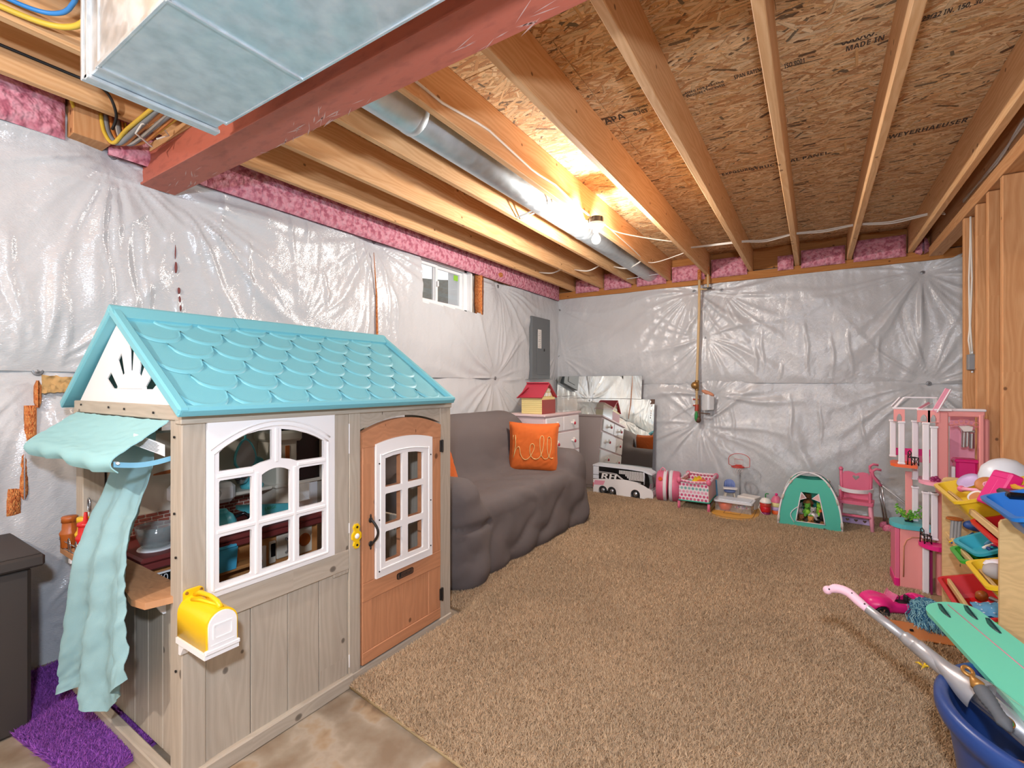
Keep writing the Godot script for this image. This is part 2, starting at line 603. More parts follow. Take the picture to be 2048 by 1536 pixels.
func materials():
	var W := Color(1, 1, 1)
	var wt := wood_tex(3, Color(1, 0.97, 0.93), Color(0.9, 0.8, 0.69), 5)
	var wt2 := wood_tex(9, Color(1, 0.99, 0.97), Color(0.88, 0.85, 0.82), 4, 0.75)
	var osb := osb_tex(5)
	var blot := ramp_tex(noise(21, 0.012, 5), 512, 512, [[0.0, Color(0.8, 0.75, 0.7)], [0.4, Color(0.9, 0.89, 0.87)], [0.62, Color(1, 1, 1)], [0.8, Color(0.96, 0.9, 0.82)], [1.0, Color(0.84, 0.76, 0.68)]], 1.3)
	var fine := gray_tex(noise(31, 0.09, 3))
	var soft := gray_tex(noise(32, 0.03, 3))
	var rib := gray_tex(noise(33, 0.06, 2))
	mat("joist_wood", "e6be90", 0.75, 0, wt)
	mat("stud_wood", "d3a374", 0.7, 0, wt)
	mat("rim_wood", "b98348", 0.8, 0, wt)
	mat("osb", "fff2e0", 0.8, 0, osb[0], Vector3.ONE / 0.9, true)
	relief("osb", osb[1], 0.035, Vector3.ONE / 0.9, true)
	mat("concrete", "a39684", 0.75, 0, blot, Vector3.ONE * 0.7, true)
	mat("concrete_wall", "b0aca5", 0.85, 0, blot, Vector3.ONE * 0.5, true)
	mat("unseen_wall_white", "d8d5d0", 0.9)  # coat of the two unseen walls, pale to bounce light
	mat("sheet", "c9cdd0", 0.19)
	(M.sheet as StandardMaterial3D).metallic_specular = 0.62
	relief("sheet", rib, 0.1, Vector3(5, 11, 5), true)
	mat("pink_batt", "dba3af", 0.95, 0, ramp_tex(noise(41, 0.03, 4), 256, 256, [[0.0, Color(0.8, 0.6, 0.66)], [0.5, Color(1, 0.9, 0.92)], [1.0, Color(1, 1, 1)]], 1.8), Vector3.ONE * 2.6, true)
	relief("pink_batt", soft, 1.6, Vector3.ONE * 2.6, true)
	mat("orange_batt", "d79a68", 0.95, 0, ramp_tex(noise(42, 0.05, 4), 256, 256, [[0.0, Color(0.75, 0.5, 0.35)], [0.5, Color(1, 0.85, 0.7)], [1.0, Color(1, 1, 0.9)]], 1.8), Vector3(9, 3, 9), true)
	relief("orange_batt", fine, 0.8, Vector3(9, 3, 9), true)
	mat("steel", "c9ced0", 0.5, 0.7)
	mat("washer", "8d9093", 0.45, 0.6)
	mat("galvanized", "e4ebed", 0.28, 0.9, ramp_tex(noise(51, 0.02, 4), 512, 512, [[0.0, Color(0.88, 0.9, 0.91)], [0.5, Color(0.95, 0.96, 0.97)], [1.0, Color(1, 1, 1)]], 1.0), Vector3.ONE * 1.3, true)
	(M.galvanized as StandardMaterial3D).roughness_texture = ramp_tex(noise(52, 0.012, 4), 512, 512, [[0.0, Color(0.72, 0.72, 0.72)], [0.5, Color(0.85, 0.85, 0.85)], [0.7, Color(1, 1, 1)], [1, Color(1, 1, 1)]], 1.4)
	M.galvanized.roughness = 0.6
	mat("well_steel", "748987", 0.7, 0.2, blot, Vector3.ONE * 3.0, true)
	mat("red_steel", "bf6a55", 0.62, 0.0, ramp_tex(noise(55, 0.02, 4), 512, 512, [[0.0, Color(0.92, 0.9, 0.9)], [0.5, Color(1, 1, 1)], [0.72, Color(1, 0.98, 0.97)], [0.86, Color(1, 1.0, 1.0)], [1.0, Color(1, 1, 1)]], 1.3), Vector3(0.8, 2.4, 2.4), true)
	mat("scuff", "cfa79d", 0.8)
	mat("black_plastic", "1d1d1f", 0.5)
	mat("porcelain", "f2efe9", 0.25)
	mat("bulb_glow", "ffffff", 0.4)
	M.bulb_glow.emission_enabled = true
	M.bulb_glow.emission = Color("fff6e8")
	M.bulb_glow.emission_energy_multiplier = 2.2
	mat("white_vinyl", "eceeee", 0.4)
	mat("print", "4a4038", 0.9)
	mat("pane", "ffffff", 0.03)
	M.pane.transparency = BaseMaterial3D.TRANSPARENCY_ALPHA
	M.pane.albedo_color.a = 0.06
	mat("cable_white", "e6e1d6", 0.5)
	mat("cable_yellow", "d9b53c", 0.5)
	mat("cable_orange", "d2833f", 0.55)
	mat("cable_gray", "8a8c8e", 0.55)
	mat("cable_blue", "2f7fc4", 0.5)
	mat("carpet_base", "9a7f5f", 0.95)
	mat("carpet_fibre", "c4ab8c", 0.9)
	M.carpet_fibre.vertex_color_use_as_albedo = true
	mat("carpet_bind", "b09c76", 0.9)
	mat("shag_purple", "9250ae", 0.9)
	M.shag_purple.vertex_color_use_as_albedo = true
	mat("paint_gray_wood", "b9b1a4", 0.75, 0, wt2)
	mat("cedar", "c98f69", 0.65, 0, wt2)
	mat("counter_wood", "c9986f", 0.6, 0, wt2)
	mat("pine_light", "e3c48d", 0.55, 0, wt2)
	mat("white_plastic", "f1f0ef", 0.4)
	mat("roof_teal", "74bdca", 0.42)
	relief("roof_teal", fine, 0.02, Vector3(14, 14, 14))
	mat("yellow_plastic", "f2c516", 0.35)
	mat("iron", "2b2724", 0.5, 0.4)
	mat("awning_cloth", "98cbcf", 0.9)
	relief("awning_cloth", fine, 0.06, Vector3(30, 12, 30))
	mat("curtain_cloth", "8fb6bb", 0.9)
	relief("curtain_cloth", fine, 0.05, Vector3(40, 14, 40))
	mat("strap_blue", "7fbcd8", 0.8)
	mat("slipcover", "696261", 0.95)
	relief("slipcover", fine, 0.06, Vector3(14, 14, 14))
	mat("velvet_orange", "cf6420", 0.85)
	M.velvet_orange.rim_enabled = true
	M.velvet_orange.rim = 0.5
	relief("velvet_orange", fine, 0.05, Vector3(16, 16, 16))
	mat("gold_print", "e7cf8d", 0.35, 0.5)
	mat("dark_resin", "3a3431", 0.6)
	mat("mirror", "e9efec", 0.02, 1.0)
	for q in [["pink_paint", "e6cfd0", 0.5], ["white_paint", "f0eef0", 0.45], ["knob_red", "c23a50", 0.3], ["panel_gray", "6b7174", 0.5], ["paper", "e9e8e4", 0.8], ["pipe_tan", "cdb184", 0.5],
			["brass", "a07b45", 0.4], ["valve_red", "a8402c", 0.5], ["valve_green", "2f8f4a", 0.5], ["cream", "d8cfbd", 0.5], ["maroon", "7c3431", 0.5], ["toy_wood", "b98049", 0.6], ["brick_red", "8d4b3c", 0.8],
			["mortar", "cfc4b5", 0.9], ["aqua", "55b5bd", 0.35], ["sky_bin", "4fb2d4", 0.4], ["mustard_brown", "a85a22", 0.4], ["ketchup", "cc2524", 0.35], ["mustard", "e2b62a", 0.4], ["chrome", "b9bcc0", 0.2],
			["black_gloss", "141416", 0.25], ["hot_pink", "e0247f", 0.35], ["rose", "e0708f", 0.4], ["candy", "efa3b8", 0.4], ["salmon", "ee9c97", 0.45], ["lilac", "c6aed8", 0.5], ["tent_teal", "50b8a3", 0.85],
			["trim_white", "e9e6ea", 0.7], ["grass", "5ea337", 0.8], ["lime", "8fc93a", 0.6], ["fur_black", "211d1e", 0.95], ["fur_brown", "7d5230", 0.95], ["fur_tan", "c08a4a", 0.95], ["fur_grey", "a9a6a4", 0.95], ["orange_toy", "e8622a", 0.4],
			["court", "dba23f", 0.5], ["rail_red", "c63b30", 0.45], ["seat_blue", "7f93c9", 0.6], ["bin_red", "cf1f26", 0.35], ["bin_blue", "1f7ad0", 0.3], ["bin_green", "3fae3a", 0.35], ["bin_yellow", "efc92b", 0.35], ["bin_aqua", "3aa9bf", 0.35],
			["tub_blue", "23427f", 0.35], ["silver", "b3b5b8", 0.35], ["grip_pink", "eec3d2", 0.5], ["board_mint", "6fd3b3", 0.3], ["fin_dark", "17383a", 0.3], ["bronze", "a87a3e", 0.4], ["wrap_gray", "55595d", 0.7],
			["gem", "2f8a45", 0.15], ["cardboard", "c8a26a", 0.85], ["deep_blue", "234c8f", 0.5], ["cloth_blue", "5f9cc4", 0.9], ["lavender", "c9b4de", 0.45], ["pale_blue", "dfe6ee", 0.35], ["caramel", "c07a42", 0.5],
			["red_roof", "b83a4c", 0.5], ["house_yellow", "e8d795", 0.5], ["house_red", "9d3c33", 0.5], ["ribbon", "cfc6bd", 0.8], ["hair_blue", "2f6f93", 0.6], ["hair_pale", "8fc4cf", 0.6], ["tire", "1b1b1c", 0.6], ["dark_wood", "5b4031", 0.6], ["tear_red", "7d4440", 0.8], ["plum", "8a1f57", 0.4], ["skin_orange", "c98a6a", 0.6]]:
		mat(q[0], q[1], q[2])
	M.silver.metallic = 0.5
	M.chrome.metallic = 0.9
	M.bronze.metallic = 0.5
	M.brass.metallic = 0.6
	for q in [["clear_plastic", "eef3f5", 0.12, 0.07], ["smoky_plastic", "a8b6b4", 0.12, 0.35], ["pink_clear", "f06aa8", 0.12, 0.45]]:
		mat(q[0], q[1], q[2])
		M[q[0]].transparency = BaseMaterial3D.TRANSPARENCY_ALPHA
		M[q[0]].albedo_color.a = q[3]

# ---- the room
const JOISTS := [-2.57, -2.195, -1.795, -1.395, -0.985, -0.575, -0.165, 0.25, 0.692, 0.845, 1.25, 1.66, 2.07, 2.48]
const JY := 2.381
const CY := 2.616

# insulation blanket with a plastic face: u metres along, height, and how far it stands off the wall
func blanket(called: String, parent: Node, org: Vector3, ud: Vector3, nd: Vector3, L: float, bot: Array, top: Array, fast: Array, creases: Array, sd: int, cell := 0.0125, hole := Rect2(), puff := 0.055) -> MeshInstance3D:
	var r := RandomNumberGenerator.new()
	r.seed = sd
	var tabs := []
	for q in fast:
		var t := PackedFloat32Array()
		t.resize(721)
		for k in 34:
			var c := r.randf() * 720.0
			var wd := r.randf_range(4.0, 9.5)
			var h := r.randf_range(0.3, 1.0)
			for i in range(int(c - wd * 3), int(c + wd * 3)):
				t[posmod(i, 720)] += h * exp(-pow((i - c) / wd, 2.0))
		t[720] = t[0]
		tabs.append(t)
	var broad := noise(sd, 0.9, 3)
	var fold := noise(sd + 5, 5.0, 3)
	var crk := noise(sd + 9, 22.0, 2, FastNoiseLite.TYPE_SIMPLEX)
	crk.fractal_type = FastNoiseLite.FRACTAL_RIDGED
	var lev := func(a: Array, u: float) -> float:
		for i in a.size() - 1:
			if u <= a[i + 1][0]:
				return lerpf(a[i][1], a[i + 1][1], clampf((u - a[i][0]) / maxf(a[i + 1][0] - a[i][0], 0.001), 0, 1))
		return a[-1][1]
	var nu := int(L / cell)
	var nv := int(1.16 / cell)
	var P := PackedVector3Array()
	P.resize((nu + 1) * (nv + 1))
	var N := PackedVector3Array()
	N.resize(P.size())
	var D := PackedFloat32Array()
	D.resize(P.size())
	for i in nu + 1:
		var u := L * i / nu
		var b: float = lev.call(bot, u)
		var tp: float = lev.call(top, u)
		for j in nv + 1:
			var v := float(j) / nv
			var y := lerpf(b, tp, v)
			var d := 0.012 + puff * pow(maxf(sin(PI * clampf(v * 0.96 + 0.02, 0, 1)), 0.0), 0.55)
			d += broad.get_noise_2d(u, y) * 0.03
			d += fold.get_noise_2d(u * 1.6, y * 0.4) * 0.0045 + crk.get_noise_2d(u * 1.3, y) * 0.0016
			for k in fast.size():
				var dx: float = u - fast[k][0]
				var dy: float = y - fast[k][1]
				var rr := sqrt(dx * dx + dy * dy)
				if rr > 1.6: continue
				var str_: float = fast[k][2]
				d -= str_ * 0.032 * exp(-rr / 0.1)
				var a := (atan2(dy, dx) / TAU + 0.5) * 720.0 + sin(rr * 5.0 + k) * 7.0
				var ia := int(floor(a))
				var fa := a - ia
				var tb: PackedFloat32Array = tabs[k]
				d += str_ * 0.021 * lerpf(tb[posmod(ia, 720)], tb[posmod(ia + 1, 720)], fa) * smoothstep(0.02, 0.28, rr) * exp(-rr / 0.6)
			for c in creases:
				var t := clampf((y - c[1]) / (c[3] - c[1]), 0, 1)
				var cx: float = lerpf(c[0], c[2], t) + sin(y * 17.0 + c[0] * 9.0) * 0.008
				var e: float = absf(u - cx)
				if e < 0.04 and y > minf(c[1], c[3]) and y < maxf(c[1], c[3]): d += 0.012 * exp(-pow(e / 0.011, 2.0)) * sin(PI * t)
			d = maxf(d, 0.012)
			D[i * (nv + 1) + j] = d
			P[i * (nv + 1) + j] = org + ud * u + Vector3.UP * y + nd * d
	for i in nu + 1:
		for j in nv + 1:
			var du := P[mini(i + 1, nu) * (nv + 1) + j] - P[maxi(i - 1, 0) * (nv + 1) + j]
			var dv := P[i * (nv + 1) + mini(j + 1, nv)] - P[i * (nv + 1) + maxi(j - 1, 0)]
			var n := du.cross(dv)
			if n.dot(nd) < 0: n = -n
			N[i * (nv + 1) + j] = n.normalized()
	var ix := PackedInt32Array()
	var flip := ud.cross(Vector3.UP).dot(nd) > 0
	for i in nu:
		for j in nv:
			var a := i * (nv + 1) + j
			if hole.has_area():
				var pm := (P[a] + P[a + nv + 2]) * 0.5 - org
				if hole.has_point(Vector2(pm.dot(ud), pm.y)): continue
			var q := [a, a + nv + 1, a + nv + 2, a + 1]
			if flip: ix.append_array([q[0], q[2], q[1], q[0], q[3], q[2]])
			else: ix.append_array([q[0], q[1], q[2], q[0], q[2], q[3]])
	var arr := []
	arr.resize(Mesh.ARRAY_MAX)
	arr[Mesh.ARRAY_VERTEX] = P
	arr[Mesh.ARRAY_NORMAL] = N
	arr[Mesh.ARRAY_INDEX] = ix
	var me := ArrayMesh.new()
	me.add_surface_from_arrays(Mesh.PRIMITIVE_TRIANGLES, arr)
	var o := part(called, me, "sheet", parent)
	for q in fast:
		if q.size() < 4: continue
		var c: Vector3 = org + ud * q[0] + Vector3.UP * q[1]
		var i := clampi(int(q[0] / L * nu), 0, nu)
		var y0: float = lev.call(bot, q[0])
		var y1: float = lev.call(top, q[0])
		var j := clampi(int((q[1] - y0) / (y1 - y0) * nv), 0, nv)
		c += nd * (D[i * (nv + 1) + j] + 0.002)
		var m := Mb.new()
		m.lathe([Vector2(0, -0.006), Vector2(0.019, -0.003), Vector2(0.02, -0.001), Vector2(0.016, 0.0005), Vector2(0.008, -0.002), Vector2(0.006, 0.001), Vector2(0, 0.0015)], 14, Transform3D(Basis(ud, nd, ud.cross(nd)), c))
		part("fastener_washer", m, "washer", parent)
	return o

func batt(parent: Node, a: Vector3, b: Vector3, sd: int, material := "pink_batt", called := "insulation_batt"):
	# a puffy slab filling the box a..b
	var f := noise(sd, 7.0, 3)
	var c := (a + b) * 0.5
	var h := (b - a).abs() * 0.5
	var m := Mb.new()
	m.smooth()
	var ax := h.min_axis_index()
	var u := (ax + 1) % 3
	var w := (ax + 2) % 3
	var nu := clampi(int(h[u] * 2 / 0.02), 6, 400)
	var nw := clampi(int(h[w] * 2 / 0.02), 5, 60)
	for s in [-1.0, 1.0]:
		var gg := func(p: float, q: float) -> Vector3:
			if s > 0: pass
			else: p = 1.0 - p
			var v := Vector3.ZERO
			v[u] = h[u] * (p * 2 - 1)
			v[w] = h[w] * (q * 2 - 1)
			var e := pow(maxf(sin(PI * p) * sin(PI * q), 0.0), 0.2)
			v[ax] = s * h[ax] * (0.15 + 0.85 * e) * (1.0 + 0.35 * f.get_noise_3dv((c + v) * 1.0))
			return c + v
		m.patch(nu, nw, gg)
	part(called, m, material, parent)

func setting():
	var m := Mb.new()
	m.bb(Vector3(-3.1, -0.2, -5.75), Vector3(2.9, 0, 2.75))
	struct("floor", m, "concrete")
	# ceiling: a floor deck of strand board over joists
	m = Mb.new()
	m.bb(Vector3(-3.1, CY + 0.02, -5.75), Vector3(2.9, CY + 0.22, 2.75))
	var ceil_ := struct("ceiling", m, "osb")
	var z := -1.707
	for row in range(-4, 4):
		var z0 := -1.707 + row * 1.22
		var xo: float = -0.9 if row % 2 else -2.1
		for k in range(-1, 3):
			var x0 := maxf(xo + k * 2.44, -3.05)
			var x1 := minf(xo + (k + 1) * 2.44, 2.85)
			if x1 - x0 < 0.05: continue
			m = Mb.new()
			m.bb(Vector3(x0 + 0.001, CY, maxf(z0, -5.7) + 0.0015), Vector3(x1 - 0.001, CY + 0.018, minf(z0 + 1.22, 2.7) - 0.0015), 0.002)
			if minf(z0 + 1.22, 2.7) - maxf(z0, -5.7) > 0.05: part("deck_panel", m, "osb", ceil_)
	for i in JOISTS.size():
		m = Mb.new()
		m.bb(Vector3(JOISTS[i], JY, -5.46), Vector3(JOISTS[i] + 0.037, CY, 2.66), 0.003, i * 1.7)
		part("joist", m, "joist_wood", ceil_)
	# stamped print on the deck panels
	var down := func(x: float, zz: float) -> Transform3D: return Transform3D(Basis(Vector3.RIGHT, Vector3.BACK, Vector3.DOWN), Vector3(x, CY - 0.0006, zz))
	for q in [["APA", 0.05, -0.89, -2.385, 0.11], ["0.703", 0.03, -0.755, -2.4, 0.07], ["RATED SHEATHING", 0.018, -0.755, -2.355, 0.1], ["EXPOSURE 1 THICKNESS", 0.018, -0.44, -2.39, 0.17], ["SIZED FOR SPACING", 0.015, -0.44, -2.36, 0.17], ["SPAN RATING", 0.03, -0.25, -2.36, 0.12],
			["ISO 9001", 0.034, -0.075, -2.395, 0.075], ["MADE IN", 0.034, 0.172, -2.41, 0.125], ["WWW.", 0.02, 0.15, -2.365, 0.12], ["23/32 IN. 150, 30", 0.03, 0.43, -2.37, 0.17], ["WEYERHAEUSER", 0.05, 0.515, -3.4, 0.33], ["STRUCTURAL PANEL", 0.04, -0.14, -3.43, 0.42], ["EXPOSURE 1", 0.04, -0.42, -3.41, 0.2]]:
		text(q[0], q[1], "print", ceil_, down.call(q[2], q[3]), "lettering", "Droid Sans!", 0.0006, q[4])
	# walls behind the insulation
	m = Mb.new()
	var hz0 := -3.66
	var hz1 := -2.86
	for q in [[-5.75, hz0, 0.0, 2.62], [hz1, 2.75, 0.0, 2.62], [hz0, hz1, 0.0, 1.88], [hz0, hz1, 2.36, 2.62]]:
		m.bb(Vector3(-3.1, q[2], q[0]), Vector3(-2.83, q[3], q[1]))
	var wl := struct("wall_left", m, "concrete_wall")
	m = Mb.new()
	m.bb(Vector3(-3.1, 0, -5.75), Vector3(2.9, 2.62, -5.5))
	var wb := struct("wall_back", m, "concrete_wall")
	m = Mb.new()
	m.bb(Vector3(2.6, 0, -5.75), Vector3(2.9, 2.62, 2.75))
	struct("wall_right", m, "unseen_wall_white")  # out of view; white so that it throws light back into the room
	m = Mb.new()
	m.bb(Vector3(-3.1, 0, 2.45), Vector3(2.9, 2.62, 2.75))
	struct("wall_front", m, "unseen_wall_white")  # unseen, closes the room behind the camera; white for bounced light
	# left wall blankets, u runs from z = 2.4 towards the back corner
	var U := func(zz: float) -> float: return 2.4 - zz
	var pts := func(a: Array) -> Array:
		var o := []
		for q in a: o.append([U.call(q[0]), q[1]])
		return o
	var topl: Array = pts.call([[2.4, 2.44], [-0.49, 2.443], [-0.65, 2.45], [-0.81, 2.435], [-0.9, 2.41], [-1.2, 2.43], [-1.49, 2.462], [-1.7, 2.42], [-1.88, 2.403], [-2.2, 2.42], [-2.35, 2.39], [-2.54, 2.386], [-2.7, 2.41], [-2.9, 2.436], [-2.93, 2.43], [-3.72, 2.33], [-3.78, 2.37], [-3.95, 2.383], [-4.13, 2.278], [-4.2, 2.285], [-4.45, 2.39], [-4.7, 2.46], [-5.0, 2.465], [-5.2, 2.43], [-5.42, 2.36]])
	var seam: Array = pts.call([[2.4, 1.28], [-0.6, 1.275], [-1.5, 1.27], [-3, 1.275], [-4.1, 1.28], [-5.42, 1.27]])
	var foot := [[0.0, 0.0], [9.0, 0.0]]
	var F := func(a: Array) -> Array:
		var o := []
		for q in a:
			var e: Array = q.duplicate()
			e[0] = U.call(q[0])
			o.append(e)
		return o
	var C := func(a: Array) -> Array:
		var o := []
		for q in a: o.append([U.call(q[0]), q[1], U.call(q[2]), q[3]])
		return o
	blanket("insulation_blanket", wl, Vector3(-2.83, 0, 2.4), Vector3.FORWARD, Vector3.RIGHT, 7.84, seam, topl, F.call([[-0.86, 2.3, 1.1, 1], [-0.61, 1.275, 0.8, 1], [-2.45, 2.3, 1.1, 1], [-4.07, 1.28, 1.1, 1], [-4.12, 2.25, 1.1, 1], [-1.12, 2.2, 1.0], [-1.81, 1.55, 0.4], [0.6, 2.2, 1, 1], [0.9, 1.28, 1, 1], [-5.4, 1.6, 0.6]]),
		C.call([[-0.55, 1.3, -0.5, 1.9], [-0.68, 1.28, -0.7, 1.62], [-0.86, 1.4, -0.8, 2.1], [-0.93, 1.5, -0.9, 2.2], [-1.0, 1.3, -0.97, 2.05], [-1.12, 1.3, -1.12, 1.75], [-1.3, 1.9, -1.36, 2.38], [-1.5, 1.6, -1.47, 2.1], [-1.76, 1.98, -1.74, 2.36], [-1.86, 2.1, -1.85, 2.34], [-1.78, 1.32, -1.82, 1.6], [-2.0, 1.7, -1.98, 2.0], [-2.28, 1.95, -2.22, 2.35], [-2.4, 1.95, -2.32, 2.34], [-2.7, 1.4, -2.55, 2.2], [-2.62, 1.3, -2.5, 2.2], [-2.3, 1.3, -2.4, 2.1], [-4.13, 1.35, -4.11, 2.2], [-4.2, 1.5, -4.15, 2.2], [-4.05, 1.4, -4.1, 2.1]]), 11, 0.0125, Rect2(2.4 + 2.92, 1.905, 0.8, 0.7))
	var seaml := []
	for q in seam: seaml.append([q[0], q[1] + 0.025])
	blanket("insulation_blanket", wl, Vector3(-2.835, 0, 2.4), Vector3.FORWARD, Vector3.RIGHT, 7.84, foot, seaml, F.call([[-0.61, 1.262, 0.8], [-4.07, 1.27, 1.2], [-0.58, 0.19, 0.9, 1], [0.9, 1.27, 1], [-2.45, 1.26, 1]]), [], 12, 0.014)
	# back wall blankets
	var topb := [[0.0, 2.37], [0.1, 2.383], [0.62, 2.388], [1.22, 2.372], [1.66, 2.354], [1.86, 2.362], [2.24, 2.34], [2.51, 2.342], [2.64, 2.364], [3.07, 2.379], [3.43, 2.368], [3.9, 2.353], [5.4, 2.36]]
	var seamb := [[0.0, 1.22], [1.6, 1.222], [1.8, 1.235], [3.6, 1.222], [5.4, 1.22]]
	var seambl := []
	for q in seamb: seambl.append([q[0], q[1] + 0.02])
	var ob := Vector3(-2.8, 0, -5.48)
	blanket("insulation_blanket", wb, ob, Vector3.RIGHT, Vector3.BACK, 5.4, seamb, topb, [[1.68, 2.24, 1.1, 1], [1.96, 2.22, 0.9, 1], [3.6, 2.2, 1.2, 1], [3.64, 1.225, 1.1, 1], [1.8, 1.725, 1.0, 1], [0.04, 1.58, 0.4, 1], [0.04, 2.16, 0.4, 1]],
		[[2.3, 1.25, 2.28, 1.7], [2.36, 1.3, 2.34, 1.8], [2.75, 1.25, 2.72, 1.85], [2.95, 1.25, 2.93, 1.75], [3.1, 1.25, 3.05, 1.8], [3.3, 1.3, 3.28, 1.7], [2.5, 1.25, 2.52, 1.45]], 13, 0.0115)
	blanket("insulation_blanket", wb, ob - Vector3(0, 0, 0.01), Vector3.RIGHT, Vector3.BACK, 5.4, foot, seambl, [[1.88, 1.1, 1.3], [3.64, 1.215, 1.3], [1.74, 0.78, 1.0], [3.0, 0.05, 0.7]], [[2.1, 0.6, 2.05, 1.05], [2.6, 0.5, 2.6, 1.15], [2.85, 0.6, 2.84, 1.1], [3.2, 0.6, 3.15, 1.0]], 14, 0.0125)
	# rim boards and batts between the joist ends
	m = Mb.new()
	m.bb(Vector3(-2.8, JY + 0.02, -5.5), Vector3(2.6, CY, -5.475), 0.002, 3.1)
	part("rim_board", m, "rim_wood", wb)
	m = Mb.new()
	m.bb(Vector3(-2.8, 2.3, -5.5), Vector3(2.6, JY, -5.42), 0.002, 3.1)
	part("sill_plate", m, "rim_wood", wb)
	for i in 9:
		var x0: float = (JOISTS[i] + 0.04) if i >= 0 else -2.8
		var x1: float = JOISTS[i + 1] - 0.003
		if i == 4: x0 += 0.0
		if i == 5: x0 += 0.21
		batt(wb, Vector3(x0 + 0.01, 2.35, -5.475), Vector3(x1 - 0.01, 2.52 + 0.03 * sin(i * 2.1), -5.35), 60 + i)
	m = Mb.new()
	m.bb(Vector3(-2.83, JY + 0.02, -5.5), Vector3(-2.8, CY, 2.4), 0.002, 1.3)
	part("rim_board", m, "rim_wood", wl)
	batt(wl, Vector3(-2.8, 2.28, -5.4), Vector3(-2.71, 2.56, -1.25), 71)
	batt(wl, Vector3(-2.8, 2.28, -1.25), Vector3(-2.7, 2.56, -0.83), 72)
	batt(wl, Vector3(-2.8, 2.28, -0.68), Vector3(-2.7, 2.56, 0.3), 73)
	m = Mb.new()
	m.bb(Vector3(-2.82, 2.3, -0.82), Vector3(-2.68, 2.6, -0.69), 0.003, 4.0)
	part("wood_block", m, "stud_wood", wl)
	# torn orange insulation beside the window, at the seam and low on the left
	batt(wl, Vector3(-2.83, 1.9, -3.785), Vector3(-2.74, 2.37, -3.70), 74, "orange_batt", "torn_insulation")
	batt(wl, Vector3(-2.82, 2.28, -4.3), Vector3(-2.72, 2.42, -3.78), 78, "orange_batt", "torn_insulation")
	for q in [[-0.6, 1.12, 1.235, 0.012], [-0.578, 0.92, 1.13, 0.019], [-0.557, 0.74, 0.93, 0.015], [-0.53, 0.68, 0.8, 0.022]]:
		batt(wl, Vector3(-2.79, q[1], q[0] - q[3]), Vector3(-2.755, q[2], q[0] + q[3]), 75 + int(q[1] * 10), "orange_batt", "torn_insulation")
	m = Mb.new()
	var tf := noise(8, 9.0)
	m.cloth(20, 6, func(u: float, v: float) -> Vector3: return Vector3(-2.765 + tf.get_noise_2d(u * 3, v) * 0.02, lerpf(1.185, 1.262 - u * 0.03, v) + tf.get_noise_2d(u * 4, v + 3) * 0.01, -0.61 - u * 0.2))
	part("paper_facing", m, "cardboard", wl)
	for q in [[-1.11, 1.86, 1.94, 0.003], [-1.114, 1.79, 1.85, 0.006], [-1.128, 1.685, 1.72, 0.006], [-1.131, 1.64, 1.675, 0.005], [-1.133, 1.595, 1.63, 0.007], [-1.137, 1.55, 1.58, 0.004]]:
		m = Mb.new()
		m.ball(Vector3(-2.772, (q[1] + q[2]) * 0.5, q[0]), Vector3(0.012, (q[2] - q[1]) * 0.5, q[3]), 8, 6)
		part("tear", m, "tear_red", wl)
	m = Mb.new()
	m.tube([Vector3(-2.77, 2.2, -2.41), Vector3(-2.758, 1.9, -2.424), Vector3(-2.756, 1.55, -2.43), Vector3(-2.775, 1.3, -2.43)], [0.002, 0.006, 0.009, 0.006], 6)
	part("tear", m, "orange_batt", wl)
	window_unit()
	# stud wall under the doubled joist, its boards face the camera
	m = Mb.new()
	m.bb(Vector3(0.815, 2.305, -5.3), Vector3(0.905, 2.343, -1.25), 0.002, 2.0)
	m.bb(Vector3(0.815, 2.343, -5.3), Vector3(0.905, JY, -1.25), 0.002, 2.7)
	var ws := struct("wall_partition", m, "stud_wood")
	for q in [[-4.175, 0.09], [-3.89, 0.09], [-3.667, 0.09], [-3.424, 0.2]]:
		m = Mb.new()
		m.bb(Vector3(0.815, 0, q[0] - 0.038), Vector3(0.815 + q[1], 2.3, q[0]), 0.004, q[0] * 3.0)
		part("stud", m, "stud_wood", ws)
	# carpet and rug
	carpet()

